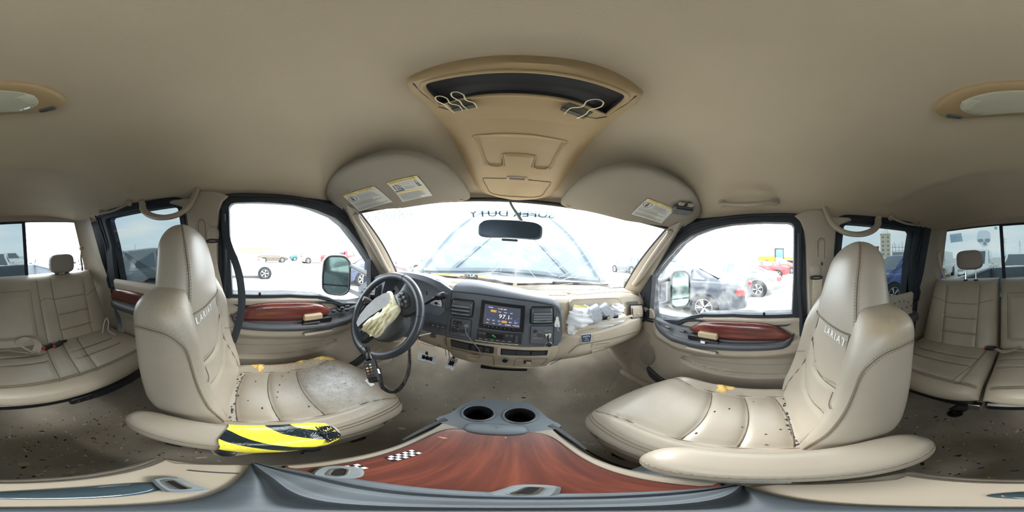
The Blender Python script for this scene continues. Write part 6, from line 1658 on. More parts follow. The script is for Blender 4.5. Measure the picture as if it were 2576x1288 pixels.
# ---- windshield lettering and cracks
M_wl_ = glass('faded windshield lettering', (.09, .105, .11), 0)
def wtext(body, px0, px1, py0, py1, hgt, lbl):
    """mirrored lettering (read from outside) on the glass between two pixels"""
    u0, v0 = wray(px0, py0); u1, v1 = wray(px1, py1)
    t = MB().text(body, 1, Matrix.Identity(4), 0, 'LEFT'); mx = max(p.x for p in t.v)
    o = MB(); o.add([(lambda k, yy: wsf(lerp(u1, u0, k), lerp(v1, v0, k)-yy*hgt)+V(0, -.007, -.005))(p.x/mx, p.y) for p in t.v], t.f)
    q = ob('glass_lettering', o, M_wl_, None, ang=0); tag(q, lbl, 'lettering'); return q
wtext('SUPER DUTY', 1180, 1396, 538, 541, .085, 'faded mirrored two-word lettering across the top centre of the windshield')
wtext('41800376 5F', 912, 1045, 551, 536, .13, 'mirrored yard number painted at the driver corner of the windshield')
CR = [[(1460,592),(1440,590),(1415,608)],[(1423,588),(1409,595)],[(1462,596),(1440,609),(1408,617)],[(1456,618),(1420,632),(1396,649)],[(1404,604),(1380,610),(1325,614)],[(1400,637),(1370,634),(1331,628)],[(1482,632),(1440,655),(1402,673)],[(1494,651),(1440,680),(1404,697)],[(1478,672),(1440,692),(1410,705)],
      [(1326,643),(1350,655),(1388,662)],[(1389,662),(1400,656)],[(1388,663),(1370,678),(1340,665),(1305,640),(1292,614)],[(1370,678),(1400,694)],[(1478,686),(1445,698)],[(1420,578),(1380,588),(1340,556)],[(1383,577),(1368,563)],[(1380,584),(1360,566)],[(1396,576),(1388,560)],[(1365,586),(1400,592),(1460,580)],
      [(1292,614),(1330,640),(1345,652)],[(1292,614),(1325,670),(1350,700)],[(1292,614),(1300,660),(1296,700)],[(1292,614),(1270,655),(1230,690)],[(1292,614),(1250,640),(1180,655)],[(1292,614),(1240,620),(1160,612)],[(1230,560),(1248,552),(1290,548)],[(1235,553),(1225,545)],
      [(1350,724),(1400,716),(1440,712)],[(1190,690),(1240,684),(1290,690)],[(1165,650),(1180,646),(1200,652)],[(1420,700),(1460,690),(1520,660)]]
M_crack = mat('white glass crack', rgb(245, 250, 252), .5)
rnd = random.Random(5); m = MB()
for k in range(34):
    a = rnd.uniform(.15, PI-.15) if k % 3 else rnd.uniform(-.5, .2); r1 = rnd.uniform(18, 75); CR.append([(1294+6*math.cos(a), 616+6*math.sin(a)), (1294+r1*.6*math.cos(a+.05), 616+r1*.6*math.sin(a+.05)), (1294+r1*math.cos(a-.05), 616+r1*math.sin(a-.05))])
def wuv(px, py):
    D = DIR(px, py); u, v = .5+px/2576*0, .5; u = max(0, min(1, (px-905)/760)); v = max(0, min(1, (py-510)/210)); st = .08
    best = wsf(u, v).normalized().dot(D)
    for _ in range(26):
        mv = False
        for du, dv in ((st, 0), (-st, 0), (0, st), (0, -st)):
            c = wsf(u+du, v+dv).normalized().dot(D)
            if c > best+1e-12: best = c; u, v = u+du, v+dv; mv = True; break
        if not mv: st *= .5
    return wsf(u, v)+V(0, -.004, -.003)
for L in CR:
    P = [wuv(*p) for p in L]; m.tube(smooth_path(P, 3), .0011, 4)
crk = ob('glass_crack', m, M_crack, w1, kind='stuff')
# ================================================================== litter on the carpet
def flz(x, y): return fl((x+.86)/1.72, (y+1.3)/2.58).z
rnd = random.Random(11); mm = {k: MB() for k in ('pale', 'dark', 'tan')}
for i in range(1050):
    x, y = rnd.uniform(-.70, .70), rnd.uniform(-.75, .95)
    if rnd.random() < .5: x = rnd.gauss(.0, .3); y = rnd.uniform(-.55, -.1)
    if abs(x) < .15 and -.12 < y < .5 or abs(x) > .8: continue
    k = rnd.choice(('pale', 'dark', 'tan')); s_ = rnd.uniform(.0014, .0044)*rnd.choice((1, 1, 1, 1.6)); z = flz(x, y)+.001
    mm[k].box((x, y, z), (s_*rnd.uniform(1, 3.5), s_, .001), 0, Matrix.Rotation(rnd.uniform(0, 3), 4, 'Z'))
for i in range(420):
    t_ = rnd.random(); x = lerp(.36, .66, t_)+rnd.gauss(0, .012); y = .80+rnd.gauss(0, .02)-.05*math.sin(t_*3); z = flz(x, y)+.0015
    mm['pale'].box((x, y, z), (.0028, .0028, .0025), 0, Matrix.Rotation(rnd.uniform(0, 3), 4, 'Z'))
ML = {'pale': mat('pale crumbs', rgb(214, 208, 192), .6), 'dark': mat('dark crumbs', rgb(50, 44, 38), .8), 'tan': mat('tan crumbs', rgb(170, 140, 100), .8)}
for k in mm: o = ob('floor_litter', mm[k], ML[k], None, ang=0, kind='stuff'); o['label'] = k+' crumbs and debris scattered over the carpet'; o['category'] = 'litter'
def leaf(name, lbl, px, py, sz, m_, rot=0, cat='leaf'):
    z = FZ; 
    for _ in range(5): p = oz(px, py, z); z = flz(p.x, p.y)+.003
    L = [(-1, 0), (-.5, .35), (.2, .45), (.8, .2), (1, 0), (.6, -.3), (-.1, -.4), (-.7, -.25)]
    M = Matrix.Translation(p) @ Matrix.Rotation(rot, 4, 'Z'); L = sm2(L, 3)
    o = ob(name, MB().plate([L], lambda u, v, w: M @ V(u*sz[0], v*sz[1], w+.004*math.sin(u*3)), 0, .0015), m_, ang=30); tag(o, lbl, cat)
leaf('dry_leaf', 'curled tan leaf scrap behind the driver armrest', 315, 1068, (.016, .014), mat('tan leaf', rgb(176, 150, 108), .8), .6)
leaf('dry_leaf', 'orange yellow leaf behind the passenger armrest', 2485, 1196, (.012, .010), mat('orange leaf', rgb(214, 160, 60), .8), .2)
leaf('dry_leaf', 'small brown leaf scrap in front of the driver seat', 1014, 1035, (.012, .008), mat('brown leaf', rgb(120, 88, 60), .8), 1)
leaf('paper_scrap', 'crumpled white scrap at the driver seat front corner', 1010, 1078, (.014, .016), M_white, .3, 'scrap')
z = FZ
for _ in range(4): p = oz(60, 1168, z); z = flz(p.x, p.y)+.002
o = ob('carpet_plug', MB().lathe([(0, .004), (.012, .003), (.014, 0)], Matrix.Translation(p), 24), mat('pale tan disc', rgb(196, 186, 160), .6)); tag(o, 'pale round plug disc on the carpet behind the console', 'disc')
for _ in range(4): p = oz(2402, 1040, z); z = flz(p.x, p.y)+.002
tb_ = thing('floor_anchor', 'round black floor anchor bracket ahead of the narrow bench', 'bracket', tuple(p))
ob('anchor_plate', MB().lathe([(0, .010), (.012, .012), (.014, .006), (.030, .006), (.034, 0)], Matrix.Translation(p), 28), M_black, tb_); ob('anchor_bolt', MB().lathe([(0, .018), (.008, .018), (.010, .010)], Matrix.Translation(p), 6), M_dark, tb_)
ob('anchor_arm', MB().sweep([p+V(.0, 0, .012), p+V(-.05, -.04, .03), V(.30, -.54, -.78)], [(-.02, -.004), (.02, -.004), (.02, .004), (-.02, .004)]), M_black, tb_)
# bracket under the driver seat, papers beside the passenger rail
b_ = thing('seat_bracket', 'beige bracket with a dark pivot under the taped armrest', 'bracket', tuple(oz(575, 1142, -.78)))
Pb = [oz(a, b, -.74) for a, b in [(528, 1132), (545, 1124), (640, 1125), (668, 1130), (640, 1140), (595, 1147), (540, 1145)]]
ob('bracket_plate', MB().loft([Pb, [p+V(-.012, 0, -.03) for p in Pb]], True, True), M_plastic, b_); ob('pivot', MB().lathe([(0, .006), (.010, .006), (.016, .002), (.016, 0)], frame(oz(572, 1140, -.735), (.5, 0, 1), (0, 1, 0)), 20), M_dark2, b_)
pp_ = thing('paper_wrapper', 'pale blue and white wrapper wedged between console and passenger seat', 'wrapper', tuple(oz(1650, 1200, -.80)))
def pw(u, v):
    p = V(lerp(.160, .235, v), lerp(-.02, .16, u), -.80+.02*math.sin(u*9+v*5)+.05*v); return p
ob('wrapper_sheet', MB().grid(pw, 20, 8), mat('wrapper paper', rgb(196, 210, 216), .5, var=.3, vs=12), pp_, ang=30)
wr = ob('black_floor_wire', MB().tube(smooth_path([oz(1450, 1112, -.88), oz(1480, 1135, -.90), oz(1540, 1165, -.90), oz(1590, 1180, -.88)], 5), .003, 6), M_black); tag(wr, 'black wire on the floor beside the passenger seat rail', 'wire')
# ================================================================== truck outside the cab (truck frame)
M_redp = mat('maroon truck paint', rgb(120, 40, 36), .25, coat=.6); M_hood = mat('grey hood underside', rgb(80, 92, 101), .55, var=.08, vs=5)
M_palep = mat('pale faded paint', rgb(214, 212, 206), .4); M_bed = mat('bed liner grey', rgb(96, 104, 112), .7, var=.15, vs=8)
hood = thing('raised_hood', 'grey underside of the truck hood raised beyond the windshield', 'hood', (0, 1.4, -.15))
def hdp(u, v, d=0):
    x = lerp(-1, 1, u)*lerp(.93, .74, v)*(1 if v < .9 else 1-.15*(v-.9)/.1); y = lerp(1.44, 2.47, v)-.06*x*x; z = lerp(-.185, .67, v)+.05*math.sin(PI*v)-.05*x*x
    n = V(0, -.63, .77)*-1; return V(x, y, z)+V(0, .6, -.77)*0+V(0, -.64, -.77)*d
hm_ = MB().grid(lambda u, v: hdp(u, v, 0), 24, 20); hm_.grid(lambda u, v: hdp(u, v, -.03), 24, 20)
ob('hood_skin', hm_, M_hood, hood)
ribs = [[(.03, 0), (.06, .5), (.12, .97)], [(.97, 0), (.94, .5), (.88, .97)], [(.05, .03), (.5, .05), (.95, .03)], [(.12, .95), (.5, .97), (.88, .95)], [(.2, .04), (.38, .5), (.5, .93)], [(.8, .04), (.62, .5), (.5, .93)]]
for r in ribs: ob('hood_rib', MB().sweep(smooth_path([hdp(u, v, .012) for u, v in r], 6), [(-.035, -.012), (.035, -.012), (.025, .014), (-.025, .014)], up=(0, -.6, -.8)), M_hood, hood)
cw = thing('windshield_cowl', 'pale cowl and fender tops between windshield and raised hood', 'cowl', (0, 1.3, -.3))
ob('cowl_grille', MB().grid(lambda u, v: V(lerp(-.82, .82, u), lerp(1.20, 1.50, v)-.38*lerp(-.82, .82, u)**2*(1-v*.4), -.255-.02*v+.045*(lerp(-.82, .82, u)/.8)**2), 20, 6), M_palep, cw)
for s in (-1, 1):
    ob('fender', MB().grid(lambda u, v, s=s: V(s*(lerp(.78, 1.02, v)), lerp(.95, 2.6, u), -.30-.08*v**2-.05*u), 16, 8), M_palep, cw)
for a, b, c in ((-.62, .02, 1), (.05, .68, 1)):
    t = thing('wiper', 'black wiper lying at the base of the windshield, %s' % ('driver side' if a < 0 else 'passenger side'), 'wiper', (a, 1.2, -.24))
    P = [wsf((lerp(a, b, k/10)/.775+1)/2, .955-.03*math.sin(k/10*PI))+V(0, .02, .014) for k in range(11)]
    ob('wiper_blade', MB().sweep(P, [(-.004, -.006), (.004, -.006), (.003, .008), (-.003, .008)]), M_black, t)
    ob('wiper_arm', MB().tube([P[4]+V(0, .01, .012), P[8]+V(0, .03, .008), P[10]+V(.06, .06, -.03)], .006, 6), M_black, t)
bed = thing('truck_bed', 'open pickup bed of the truck seen through the rear glass', 'truck bed', (0, -2.6, -1.0))
for s in (-1, 1): ob('bed_side', MB().box((s*.86, -2.55, -.52), (.16, 2.2, .56), .02).box((s*.80, -2.55, -.245), (.10, 2.2, .03), .008), M_bed, bed)
ob('bed_rail_cap', MB().box((.80, -2.5, -.225), (.07, 2.1, .02), .006), mat('pale rail cap', rgb(170, 168, 160), .5), bed); ob('bed_rail_cap', MB().box((-.80, -2.5, -.225), (.07, 2.1, .02), .006), mat('pale rail cap left', rgb(170, 168, 160), .5), bed)
ob('tailgate', MB().box((0, -3.68, -.50), (1.66, .07, .54), .015), M_bed, bed); ob('bed_floor', MB().box((0, -2.55, -.80), (1.6, 2.3, .05)), M_bed, bed)
for s in (-1, 1):
    Mx = Matrix.Translation((s*.80, -2.75, -1.15)) @ Matrix.Rotation(s*PI/2, 4, 'Y')
    ob('rear_tyre', MB().lathe([(0, .10), (.22, .10), (.26, .14), (.37, .14), (.40, .08), (.40, -.10), (0, -.10)], Mx, 28), M_black, bed)
# towing mirrors
M_mirg = mat('green grey mirror glass', rgb(124, 144, 140), .08, metal=.9)
def towmirror(s, lbl, c, w_, h_, yaw, shellm):
    t = thing('towing_mirror', lbl, 'door mirror', tuple(c)); M = frame(c, (-s*math.sin(yaw), -math.cos(yaw), .04))
    o = sm2(rrect(-w_/2, -h_/2, w_/2, h_/2, w_*.33, 3), 2)
    o = [(x*(1-.12*max(0, y/h_)*(1 if x*s > 0 else .3)), y) for x, y in o]
    sh = ob('mirror_shell', MB().loft([[M @ V(x*k-(.016 if s < 0 and z < -.01 else 0), y*k, z) for x, y in o] for k, z in ((.80, .0015), (.93, .003), (1, 0), (1.03, -.03), (.95, -.08), (.7, -.12), (.3, -.135))], True, True), shellm, t, ang=50)
    ob('mirror_bezel', MB().tube([M @ V(x*.94, y*.94, .006) for x, y in o], .009, 8, closed=True), M_black, t)
    ob('mirror_backing', MB().plate([[(x*.92, y*.92) for x, y in o]], lambda x, y, w: M @ V(x, y, w), .0015, .0025), M_black, t, ang=0)
    y0 = -h_*.24
    up = [(x*.90, max(y*.90, y0+.006)) for x, y in o]; lo = [(x*.90, min(y*.90, y0-.006)) for x, y in o]
    g_ = ob('mirror_glass', MB().plate([up], lambda x, y, w: M @ V(x, y, w), .002, .006), M_mirg, t, ang=0)
    ob('lower_mirror_glass', MB().plate([lo], lambda x, y, w: M @ V(x, y, w), .002, .006), M_mirg, t, ang=0)
    for z1, z2 in ((.10, .05), (-.11, -.13)):
        a = M @ V(-s*w_*.3, z1, -.05); b = V(s*.86, c.y+.10, c.z+z2)
        ob('mirror_arm', MB().tube([a, a.lerp(b, .5), b], .019, 10, scale=[.9, 1, 1.3]), M_dark, t)
    return t
towmirror(-1, 'tall towing mirror with maroon edge outside the driver window', ox(846, 693, -1.15), .235, .335, .85, M_redp)
towmirror(1, 'tall towing mirror with dark shell outside the passenger window', ox(1712, 728, 1.2), .20, .33, .42, M_dark)
# ================================================================== the salvage yard (world frame, ground z = 0)
def wpx(px, r): 
    D = WDIR(px, 644); k = r/math.hypot(D.x, D.y); return D.x*k, D.y*k
gm = mat('pale concrete yard', rgb(200, 198, 192), .9, var=.10, vs=.5, bump=.3, bs=20)
gd = ob('ground', MB().grid(lambda u, v: V(lerp(-300, 300, u), lerp(-300, 300, v), 0), 6, 6), gm, cab=False, kind='structure', ang=0); gd['label'] = 'pale concrete of the vehicle yard'
M_tyre = mat('tyre rubber', rgb(34, 35, 37), .85); M_rim = mat('alloy rim', rgb(190, 192, 196), .3, metal=.7); M_win = mat('car window glass', rgb(64, 78, 88), .08, spec=.8, coat=.5)
M_tail = mat('red tail lamp', rgb(190, 30, 34), .3, coat=.4); M_head = mat('clear headlamp', rgb(210, 214, 218), .15, coat=.6); M_arch = mat('dark wheel arch', rgb(20, 20, 22), .8)
KINDS_ = {
 'sedan': dict(L=2.4, w=.91, zs=[(-2.4, .70), (-2.32, .96), (-1.7, 1.02), (1.0, .97), (2.0, .80), (2.32, .66), (2.4, .5)], zr=[(-1.80, 1.02), (-1.05, 1.33), (-.35, 1.45), (.25, 1.43), (1.22, .97)], ax=(-1.42, 1.45), r=.335, wins=[(-.98, -.12, 0), (-.02, .85, 1)], q=(-1.40, -1.06)),
 'suv': dict(L=2.35, w=.94, zs=[(-2.35, .75), (-2.30, 1.05), (1.0, 1.06), (2.0, .95), (2.3, .78), (2.35, .55)], zr=[(-2.28, 1.08), (-2.0, 1.62), (-1.0, 1.73), (.3, 1.68), (1.15, 1.07)], ax=(-1.40, 1.42), r=.37, wins=[(-1.05, -.12, 0), (-.02, .78, 1)], q=(-2.0, -1.18)),
 'pickup': dict(L=2.9, w=.99, zs=[(-2.9, 1.15), (-2.85, 1.22), (-.85, 1.22), (1.3, 1.18), (2.7, 1.08), (2.85, .9), (2.9, .6)], zr=[(-.80, 1.22), (-.65, 1.80), (.1, 1.90), (.7, 1.86), (1.5, 1.20)], ax=(-1.85, 1.85), r=.40, wins=[(-.55, .15, 0), (.25, 1.1, 1)], q=None),
 'van': dict(L=2.7, w=1.0, zs=[(-2.7, 1.05), (1.8, 1.1), (2.5, 1.0), (2.68, .8), (2.7, .5)], zr=[(-2.68, 1.95), (-2.4, 2.08), (1.0, 2.10), (1.5, 1.98), (2.25, 1.06)], ax=(-1.75, 1.75), r=.37, wins=[(.55, 1.5, 1)], q=None),
}
def vehicle(kind, lbl, pos, head, paint, cat='car', name=None, extras=()):
    K = KINDS_[kind]; L, w = K['L'], K['w']; R = Matrix.Translation((pos[0], pos[1], 0)) @ Matrix.Rotation(head, 4, 'Z')
    t = thing(name or {'sedan': 'parked_sedan', 'suv': 'parked_suv', 'pickup': 'parked_pickup', 'van': 'parked_van'}[kind], lbl, cat, (pos[0], pos[1], 0), cab=False)
    T = lambda m_: [setattr(m_, 'v', [R @ p for p in m_.v])] and m_
    O = lambda nm, m_, mt, par=t, **k: ob(nm, T(m_), mt, par, **k)
    def sw(y): e = abs(y)/L; return w*(1-.16*max(0, (e-.75)/.25)**2.2)
    def sec(y):
        zs = interp(K['zs'], y); a = sw(y); zl = .24+.10*max(0, (abs(y)/L-.8)/.2)
        return [(a*.9, zl), (a*.985, zl+.08), (a, .55), (a*.99, zs-.16), (a*.965, zs-.05), (a*.90, zs-.005), (a*.5, zs+.02), (0, zs+.025)]
    ys = [-L+2*L*k/36 for k in range(37)]; rings = []
    for y in ys:
        s_ = sec(y); rings.append([V(x, y, z) for x, z in s_]+[V(-x, y, z) for x, z in reversed(s_[:-1])])
    O('body', MB().loft(rings, True, True), paint, ang=40)
    zr = K['zr']; y0, y1 = zr[0][0], zr[-1][0]
    def gsec(y, off=0):
        zs = interp(K['zs'], y)-.01; z = interp(zr, y); h = max(.001, z-zs); a = sw(y)*.90; tp_ = a*(1-.26*min(1, h/.45)) if kind != 'van' else a*.94
        return a, tp_, zs, z
    def gring(y):
        a, tp_, zs, z = gsec(y); P = [(a, zs), (lerp(a, tp_, .5), lerp(zs, z, .5)), (tp_, z-.06*(z-zs > .1)), (tp_*.90, z-.012), (tp_*.5, z+.005), (0, z+.01)]
        return [V(x, y, zz) for x, zz in P]+[V(-x, y, zz) for x, zz in reversed(P[:-1])]
    gy = [lerp(y0, y1, k/30) for k in range(31)]
    O('roof', MB().loft([gring(y) for y in gy], True, True), paint, ang=40)
    def side(y, tt, s, off): a, tp_, zs, z = gsec(y); return V(s*(lerp(a, tp_, tt)+off), y, lerp(zs, z, tt))
    for s in (-1, 1):
        for i, (a, b, fr_) in enumerate(K['wins']):
            def f(u, v, s=s, a=a, b=b, fr_=fr_):
                y = lerp(a, b, u); tmax = .86; return side(y, lerp(.10, tmax, v), s, .012)
            O('side_window', MB().grid(f, 8, 5), M_win, ang=0)
        if K['q']:
            def f(u, v, s=s):
                y = lerp(K['q'][0], K['q'][1], u); return side(y, lerp(.12, .82, v*(.25+.75*u)), s, .012)
            O('quarter_window', MB().grid(f, 6, 4), M_win, ang=0)
        for yd in (K['wins'][0][0]-.05, sum(K['wins'][0][:2])/2+.5*(K['wins'][0][1]-K['wins'][0][0])+.04, K['wins'][-1][1]+.12):
            O('door_gap', MB().tube([V(s*(w+.003), yd, .38), V(s*(w+.004), yd, .6), V(s*(w*.985), yd, interp(K['zs'], yd)-.10)], .005, 4), M_arch)
        for yd in (K['wins'][0][0]+.12, K['wins'][-1][0]+.14): O('door_handle', MB().box((s*(w+.012), yd, interp(K['zs'], yd)-.18), (.03, .16, .03), .01), paint)
    def scr(ya, yb): 
        def f(u, v):
            y = lerp(ya, yb, v); a, tp_, zs, z = gsec(y); x = lerp(-1, 1, u)*tp_*.80; return V(x, y, z+.014)
        return f
    iF = zr[-2][0]; O('front_screen', MB().grid(scr(lerp(iF, y1, .08), lerp(iF, y1, .92)), 8, 8), M_win, ang=0)
    if kind in ('sedan', 'suv'): O('rear_screen', MB().grid(scr(lerp(y0, zr[1][0], .12), lerp(y0, zr[1][0], .92)), 8, 8), M_win, ang=0)
    if kind in ('pickup', 'van'): O('rear_screen', MB().box((0, y0-.02, lerp(interp(K['zs'], y0), zr[1][1], .55)), (1.1, .02, .38), .01), M_win)
    for s in (-1, 1):
        for yy in K['ax']:
            r = K['r']; Mx = Matrix.Translation((s*(w-.10), yy, r)) @ Matrix.Rotation(s*PI/2, 4, 'Y')
            O('wheel_arch', MB().lathe([(0, .104), (r*1.13, .104), (r*1.17, .092)], Mx, 28), M_arch)
            wh_ = O('tyre', MB().lathe([(r*.62, .06), (r*.66, .118), (r*.9, .128), (r*.985, .11), (r, .05), (r, -.08), (r*.6, -.08)], Mx, 32), M_tyre)
            rm_ = MB().lathe([(0, .085), (r*.12, .108), (r*.13, .07), (r*.55, .05), (r*.62, .08), (r*.67, .122), (r*.64, .124)], Mx, 32)
            for k in range(5):
                a = 2*PI*k/5+.3
                for dd in (-.14, .14):
                    rm_.sweep([Mx @ V(r*.08*math.cos(a), r*.08*math.sin(a), .10), Mx @ V(r*.64*math.cos(a+dd), r*.64*math.sin(a+dd), .116)], [(-.016, -.01), (.016, -.01), (.016, .012), (-.016, .012)])
            O('wheel_rim', rm_, M_rim, par=wh_)
        zt_ = interp(K['zs'], -L+.1)
        O('tail_lamp', MB().box((s*w*.76, -L+.09, zt_-.20), (.34, .22, .17), .03), M_tail)
        zf = interp(K['zs'], L-.15); O('headlamp', MB().box((s*w*.72, L-.14, zf-.10), (.36, .30, .14), .03), M_head)
        O('wing_mirror', MB().box((s*(w+.10), K['wins'][-1][1]+.02, interp(K['zs'], .9)+.08), (.20, .12, .15), .04), paint)
    O('front_grille', MB().box((0, L-.01, .50), (1.1, .06, .20), .02), M_arch); O('rear_bumper', MB().box((0, -L+.03, .45), (1.5, .14, .20), .04), paint if kind != 'pickup' else M_steel)
    if kind == 'pickup': O('bed_opening', MB().box((0, -1.88, 1.215), (1.6, 1.85, .06)), M_arch)
    return t
P_ = lambda n, c, r=.25: mat(n, rgb(*c), r, coat=.5)
vehicle('sedan', 'dark blue black sedan with a crushed tail beside the passenger window', (4.62, 2.95), 0, P_('dark blue paint', (40, 46, 56)))
vehicle('sedan', 'silver sedan parked past the crushed dark sedan', (7.5, 1.85), 0, P_('silver paint', (112, 112, 110)))
vehicle('sedan', 'bright red sedan parked past the silver sedan', (14.4, .6), 0, P_('red paint', (150, 22, 26)))
vehicle('sedan', 'orange red car at the far edge of the passenger window', (18.6, -1.2), 0, P_('orange red paint', (160, 44, 30)))
vehicle('van', 'white van standing behind the dark sedan, right side', (16.5, 9.2), 0, P_('white van paint', (232, 232, 232)), 'van')
vehicle('suv', 'dark grey suv ahead to the right through the windshield', (11.6, 13.2), 0, P_('slate suv paint', (50, 62, 70)), 'suv')
vehicle('sedan', 'white sedan with black multi-spoke wheels left of the truck', (-10.2, -.95), 0, P_('white paint', (172, 178, 184)))
vehicle('sedan', 'grey damaged sedan behind the white sedan', (-20.5, -1.3), 0, P_('grey paint', (104, 110, 118)))
vehicle('suv', 'brown suv in the far row left of the truck', (-25.5, 2.6), 0, P_('brown paint', (78, 68, 56)), 'suv')
vehicle('sedan', 'teal car at the end of the far row', (-30, 8.5), 0, P_('teal paint', (30, 90, 92)))
vehicle('pickup', 'white pickup between the teal car and the red pickup', (-22.5, 9.0), 0, P_('white pickup paint', (176, 180, 184)), 'pickup truck')
vehicle('pickup', 'red pickup seen behind the driver towing mirror', (-15.2, 9.6), 0, P_('red pickup paint', (140, 20, 28)), 'pickup truck')
vehicle('sedan', 'navy sedan partly hidden by the driver towing mirror', (-6.9, 6.0), 0, P_('navy paint', (40, 48, 78)))
vehicle('sedan', 'grey wrecked sedan ahead left through the windshield', (-7.6, 12.0), PI*.95, P_('dull grey paint', (84, 92, 96)))
vehicle('sedan', 'orange hatchback glimpsed beneath the raised hood', (-3.6, 9.5), PI*.5, P_('orange paint', (230, 110, 60)))
vehicle('suv', 'grey suv outside the tinted window behind the driver', (-5.55, -3.2), math.radians(66), P_('mid grey paint', (110, 118, 124)), 'suv')
vehicle('suv', 'blue suv outside the tinted window behind the passenger', (4.75, -5.1), 0, P_('blue paint', (52, 78, 140)), 'suv')
vehicle('suv', 'white suv in the row behind the blue one', (12.0, -8.5), 0, P_('white suv paint', (222, 222, 220)), 'suv')
vehicle('van', 'white van with a teal side behind the tailgate', (3.3, -11.5), math.radians(8), P_('white panel van paint', (226, 230, 228)), 'van')
vehicle('van', 'plain white van nearest the rear glass corner', (6.6, -11.0), math.radians(12), P_('plain white paint', (224, 224, 220)), 'van')
vehicle('suv', 'white car roof seen over the tailgate', (.3, -8.6), 0, P_('pearl white paint', (220, 222, 224)), 'suv')
vehicle('pickup', 'white pickup parked behind, left of the tailgate', (-1.0, -18.5), math.radians(20), P_('bright white paint', (230, 230, 230)), 'pickup truck')
vehicle('sedan', 'dark sedan facing the tailgate, behind the driver headrest', (-3.0, -10.5), math.radians(-10), P_('charcoal paint', (60, 66, 74)))
vehicle('sedan', 'dark sedan at the far corner of the rear glass', (-5.6, -9.6), math.radians(-14), P_('black green paint', (44, 50, 54)))
# teal panel on the van
# wheel loader
ldx, ldy = 23.5, -1.2
ld = thing('wheel_loader', 'yellow wheel loader with glazed cab beyond the red sedan', 'wheel loader', (ldx, ldy, 0), cab=False)
M_ly = mat('loader yellow', rgb(190, 124, 30), .4)
ob('engine_body', MB().box((ldx, ldy+1.4, 1.55), (1.6, 2.4, 1.0), .12), M_ly, ld); ob('chassis', MB().box((ldx, ldy-.6, 1.0), (1.4, 4.2, .5), .1), M_ly, ld)
ob('cab_frame', MB().box((ldx, ldy-.4, 3.1), (1.5, 1.3, .12), .04), M_arch, ld)
for sx in (-.68, .68):
    for sy in (-.58, .58): ob('cab_post', MB().box((ldx+sx, ldy-.4+sy, 2.2), (.09, .09, 1.8), .02), M_arch, ld)
ob('cab_glass', MB().box((ldx, ldy-.4, 2.45), (1.3, 1.12, 1.2), .02), mat('pale cab glass', rgb(70, 104, 116), .1), ld)
for sx in (-.95, .95):
    for yy in (1.5, -2.0):
        Mx = Matrix.Translation((ldx+sx, ldy+yy, .75)) @ Matrix.Rotation(math.copysign(PI/2, sx), 4, 'Y')
        w_ = ob('tyre', MB().lathe([(.35, .1), (.45, .22), (.68, .22), (.75, .1), (.75, -.2), (.4, -.2)], Mx, 28), M_tyre, ld); ob('wheel_hub', MB().lathe([(0, .12), (.3, .12), (.38, .2), (.38, .05)], Mx, 24), M_ly, w_)
ob('lift_arm', MB().sweep([(ldx, ldy-1.0, 1.8), (ldx, ldy-2.6, 1.7), (ldx, ldy-3.6, .7)], [(-.3, -.14), (.3, -.14), (.3, .14), (-.3, .14)]), M_ly, ld)
ob('bucket', MB().sweep([(ldx-1.2, ldy-4.0, .5), (ldx+1.2, ldy-4.0, .5)], [(-.45, -.4), (.4, -.4), (.5, -.3), (-.1, .0), (-.2, .45), (-.45, .4)]), M_ly, ld)
# buildings
M_cb = mat('warm concrete', rgb(206, 196, 176), .9); M_cr = mat('reddish brick', rgb(150, 110, 96), .9); M_wb = mat('white building', rgb(176, 180, 184), .8); M_bw = mat('dim window', rgb(110, 120, 126), .4)
def building(lbl, px, r, w, d, h, m_, nx, nz, cat='building', extras=None):
    x, y = wpx(px, r); a = -math.atan2(x, y); Mx = Matrix.Translation((x, y, 0)) @ Matrix.Rotation(a, 4, 'Z')
    t = thing('building', lbl, cat, (x, y, 0), cab=False)
    ob('wall', MB().box(Mx @ V(0, 0, h/2), (w, d, h), 0, Mx), m_, t, ang=0)
    ob('roof_parapet', MB().box(Mx @ V(0, 0, h+.2), (w+.4, d+.4, .5), 0, Mx), m_, t, ang=0)
    for i in range(nx):
        for j in range(nz):
            ob('window', MB().box(Mx @ V(-w/2+w*(i+.5)/nx, -d/2-.05, h*(j+.7)/(nz+.4)), (w/nx*.32, .15, h/(nz+1)*.35), 0, Mx), M_bw, t, ang=0)
    if extras: extras(t, Mx)
    return t
def mast(t, Mx):
    for dx, hh in ((-1.2, 3), (0, 4.5), (1.0, 3.6), (1.7, 2.4)): ob('roof_mast', MB().tube([Mx @ V(dx, 0, 15.0), Mx @ V(dx, 0, 15.2+hh)], .09, 5), M_bw, t)
building('tall tan concrete tower with small windows and roof masts', 2228, 95, 5.6, 5, 15.5, M_cb, 2, 6, extras=mast)
building('low reddish brick building left of the tan tower', 2196, 98, 7, 5, 8.5, M_cr, 3, 4)
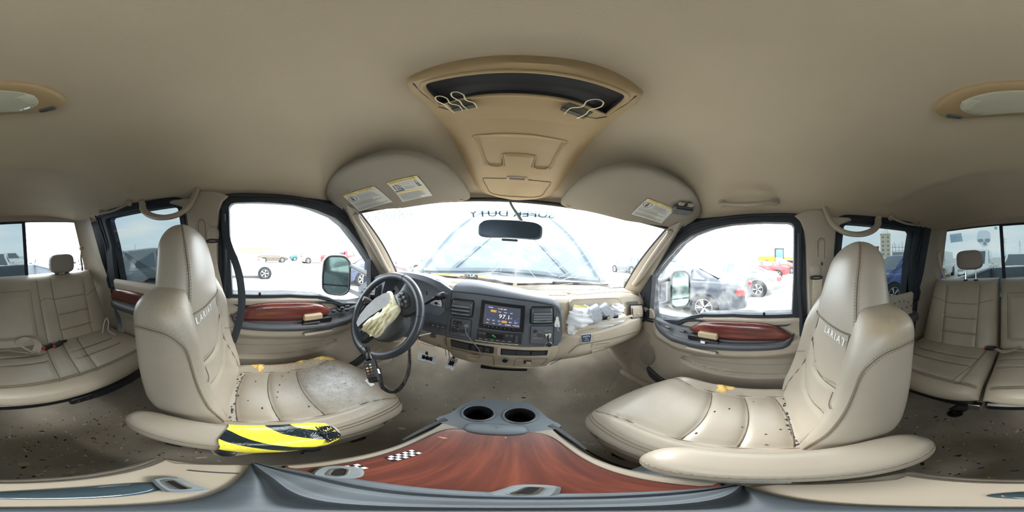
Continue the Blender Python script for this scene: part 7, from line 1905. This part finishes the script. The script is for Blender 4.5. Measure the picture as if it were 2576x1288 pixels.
def frames(t, Mx):
    for dx in (-4, -2, 0, 2, 4): ob('steel_post', MB().box(Mx @ V(dx, -1, 6), (.18, .18, 9), 0, Mx), M_bw, t, ang=0)
    for z in (4, 6.2, 8.4): ob('steel_beam', MB().box(Mx @ V(0, -1, z), (9, .18, .2), 0, Mx), M_bw, t, ang=0)
    for dx in (-3, 2): ob('roof_mast', MB().tube([Mx @ V(dx, 0, 8), Mx @ V(dx, 0, 12)], .1, 5), M_bw, t)
building('grey steel framed process building right of the tan tower', 2262, 100, 8, 4, 5, M_wb, 4, 1, extras=frames)
building('small tan shed at the end of the building row', 2290, 92, 4.5, 4, 4.5, M_cb, 3, 2)
building('pale tower block far beyond the silver sedan', 1900, 120, 9, 6, 19, M_wb, 3, 8)
building('long white warehouse behind the van', 1800, 90, 46, 8, 5.5, M_wb, 9, 1)
building('low pale warehouse on the skyline above the brown suv', 640, 140, 30, 8, 5, M_cr, 6, 1)
building('pale block of silos on the left skyline', 712, 150, 8, 6, 9, M_wb, 3, 2)
building('long low shed on the left skyline', 800, 150, 42, 6, 4, M_wb, 8, 1)
for i, (px, r, h, lb) in enumerate(((2372, 120, 22, 'tall thin lattice pylon right of the rear belt'), (2527, 150, 20, 'lattice pylon just past the slider post'), (2566, 170, 18, 'fainter lattice pylon nearest the centre of the rear glass'), (340, 100, 7, 'thin pole above the grey suv roof'))):
    x, y = wpx(px, r); t = thing('pylon', lb, 'pylon', (x, y, 0), cab=False)
    for sx in (-1, 1): ob('pylon_leg', MB().tube([V(x+sx*1.2*(h > 10)+.1*sx, y, 0), V(x, y, h)], .10, 4), M_bw, t)
    if h > 10:
        for z in (.72, .85): ob('cross_arm', MB().tube([V(x-2.4, y, h*z), V(x+2.4, y, h*z)], .09, 4), M_bw, t)
# ================================================================== lean the whole truck about the camera point
RM = Matrix.Translation((0, 0, CAM_H)) @ Matrix.Rotation(ROLL+TILT, 4, 'Y')
for o in CAB:
    o.matrix_world = RM @ Matrix.Translation(o.location) @ o.rotation_euler.to_matrix().to_4x4() @ Matrix.Diagonal((*o.scale, 1))
for o in bpy.data.objects:
    if '_base' in o: del o['_base']
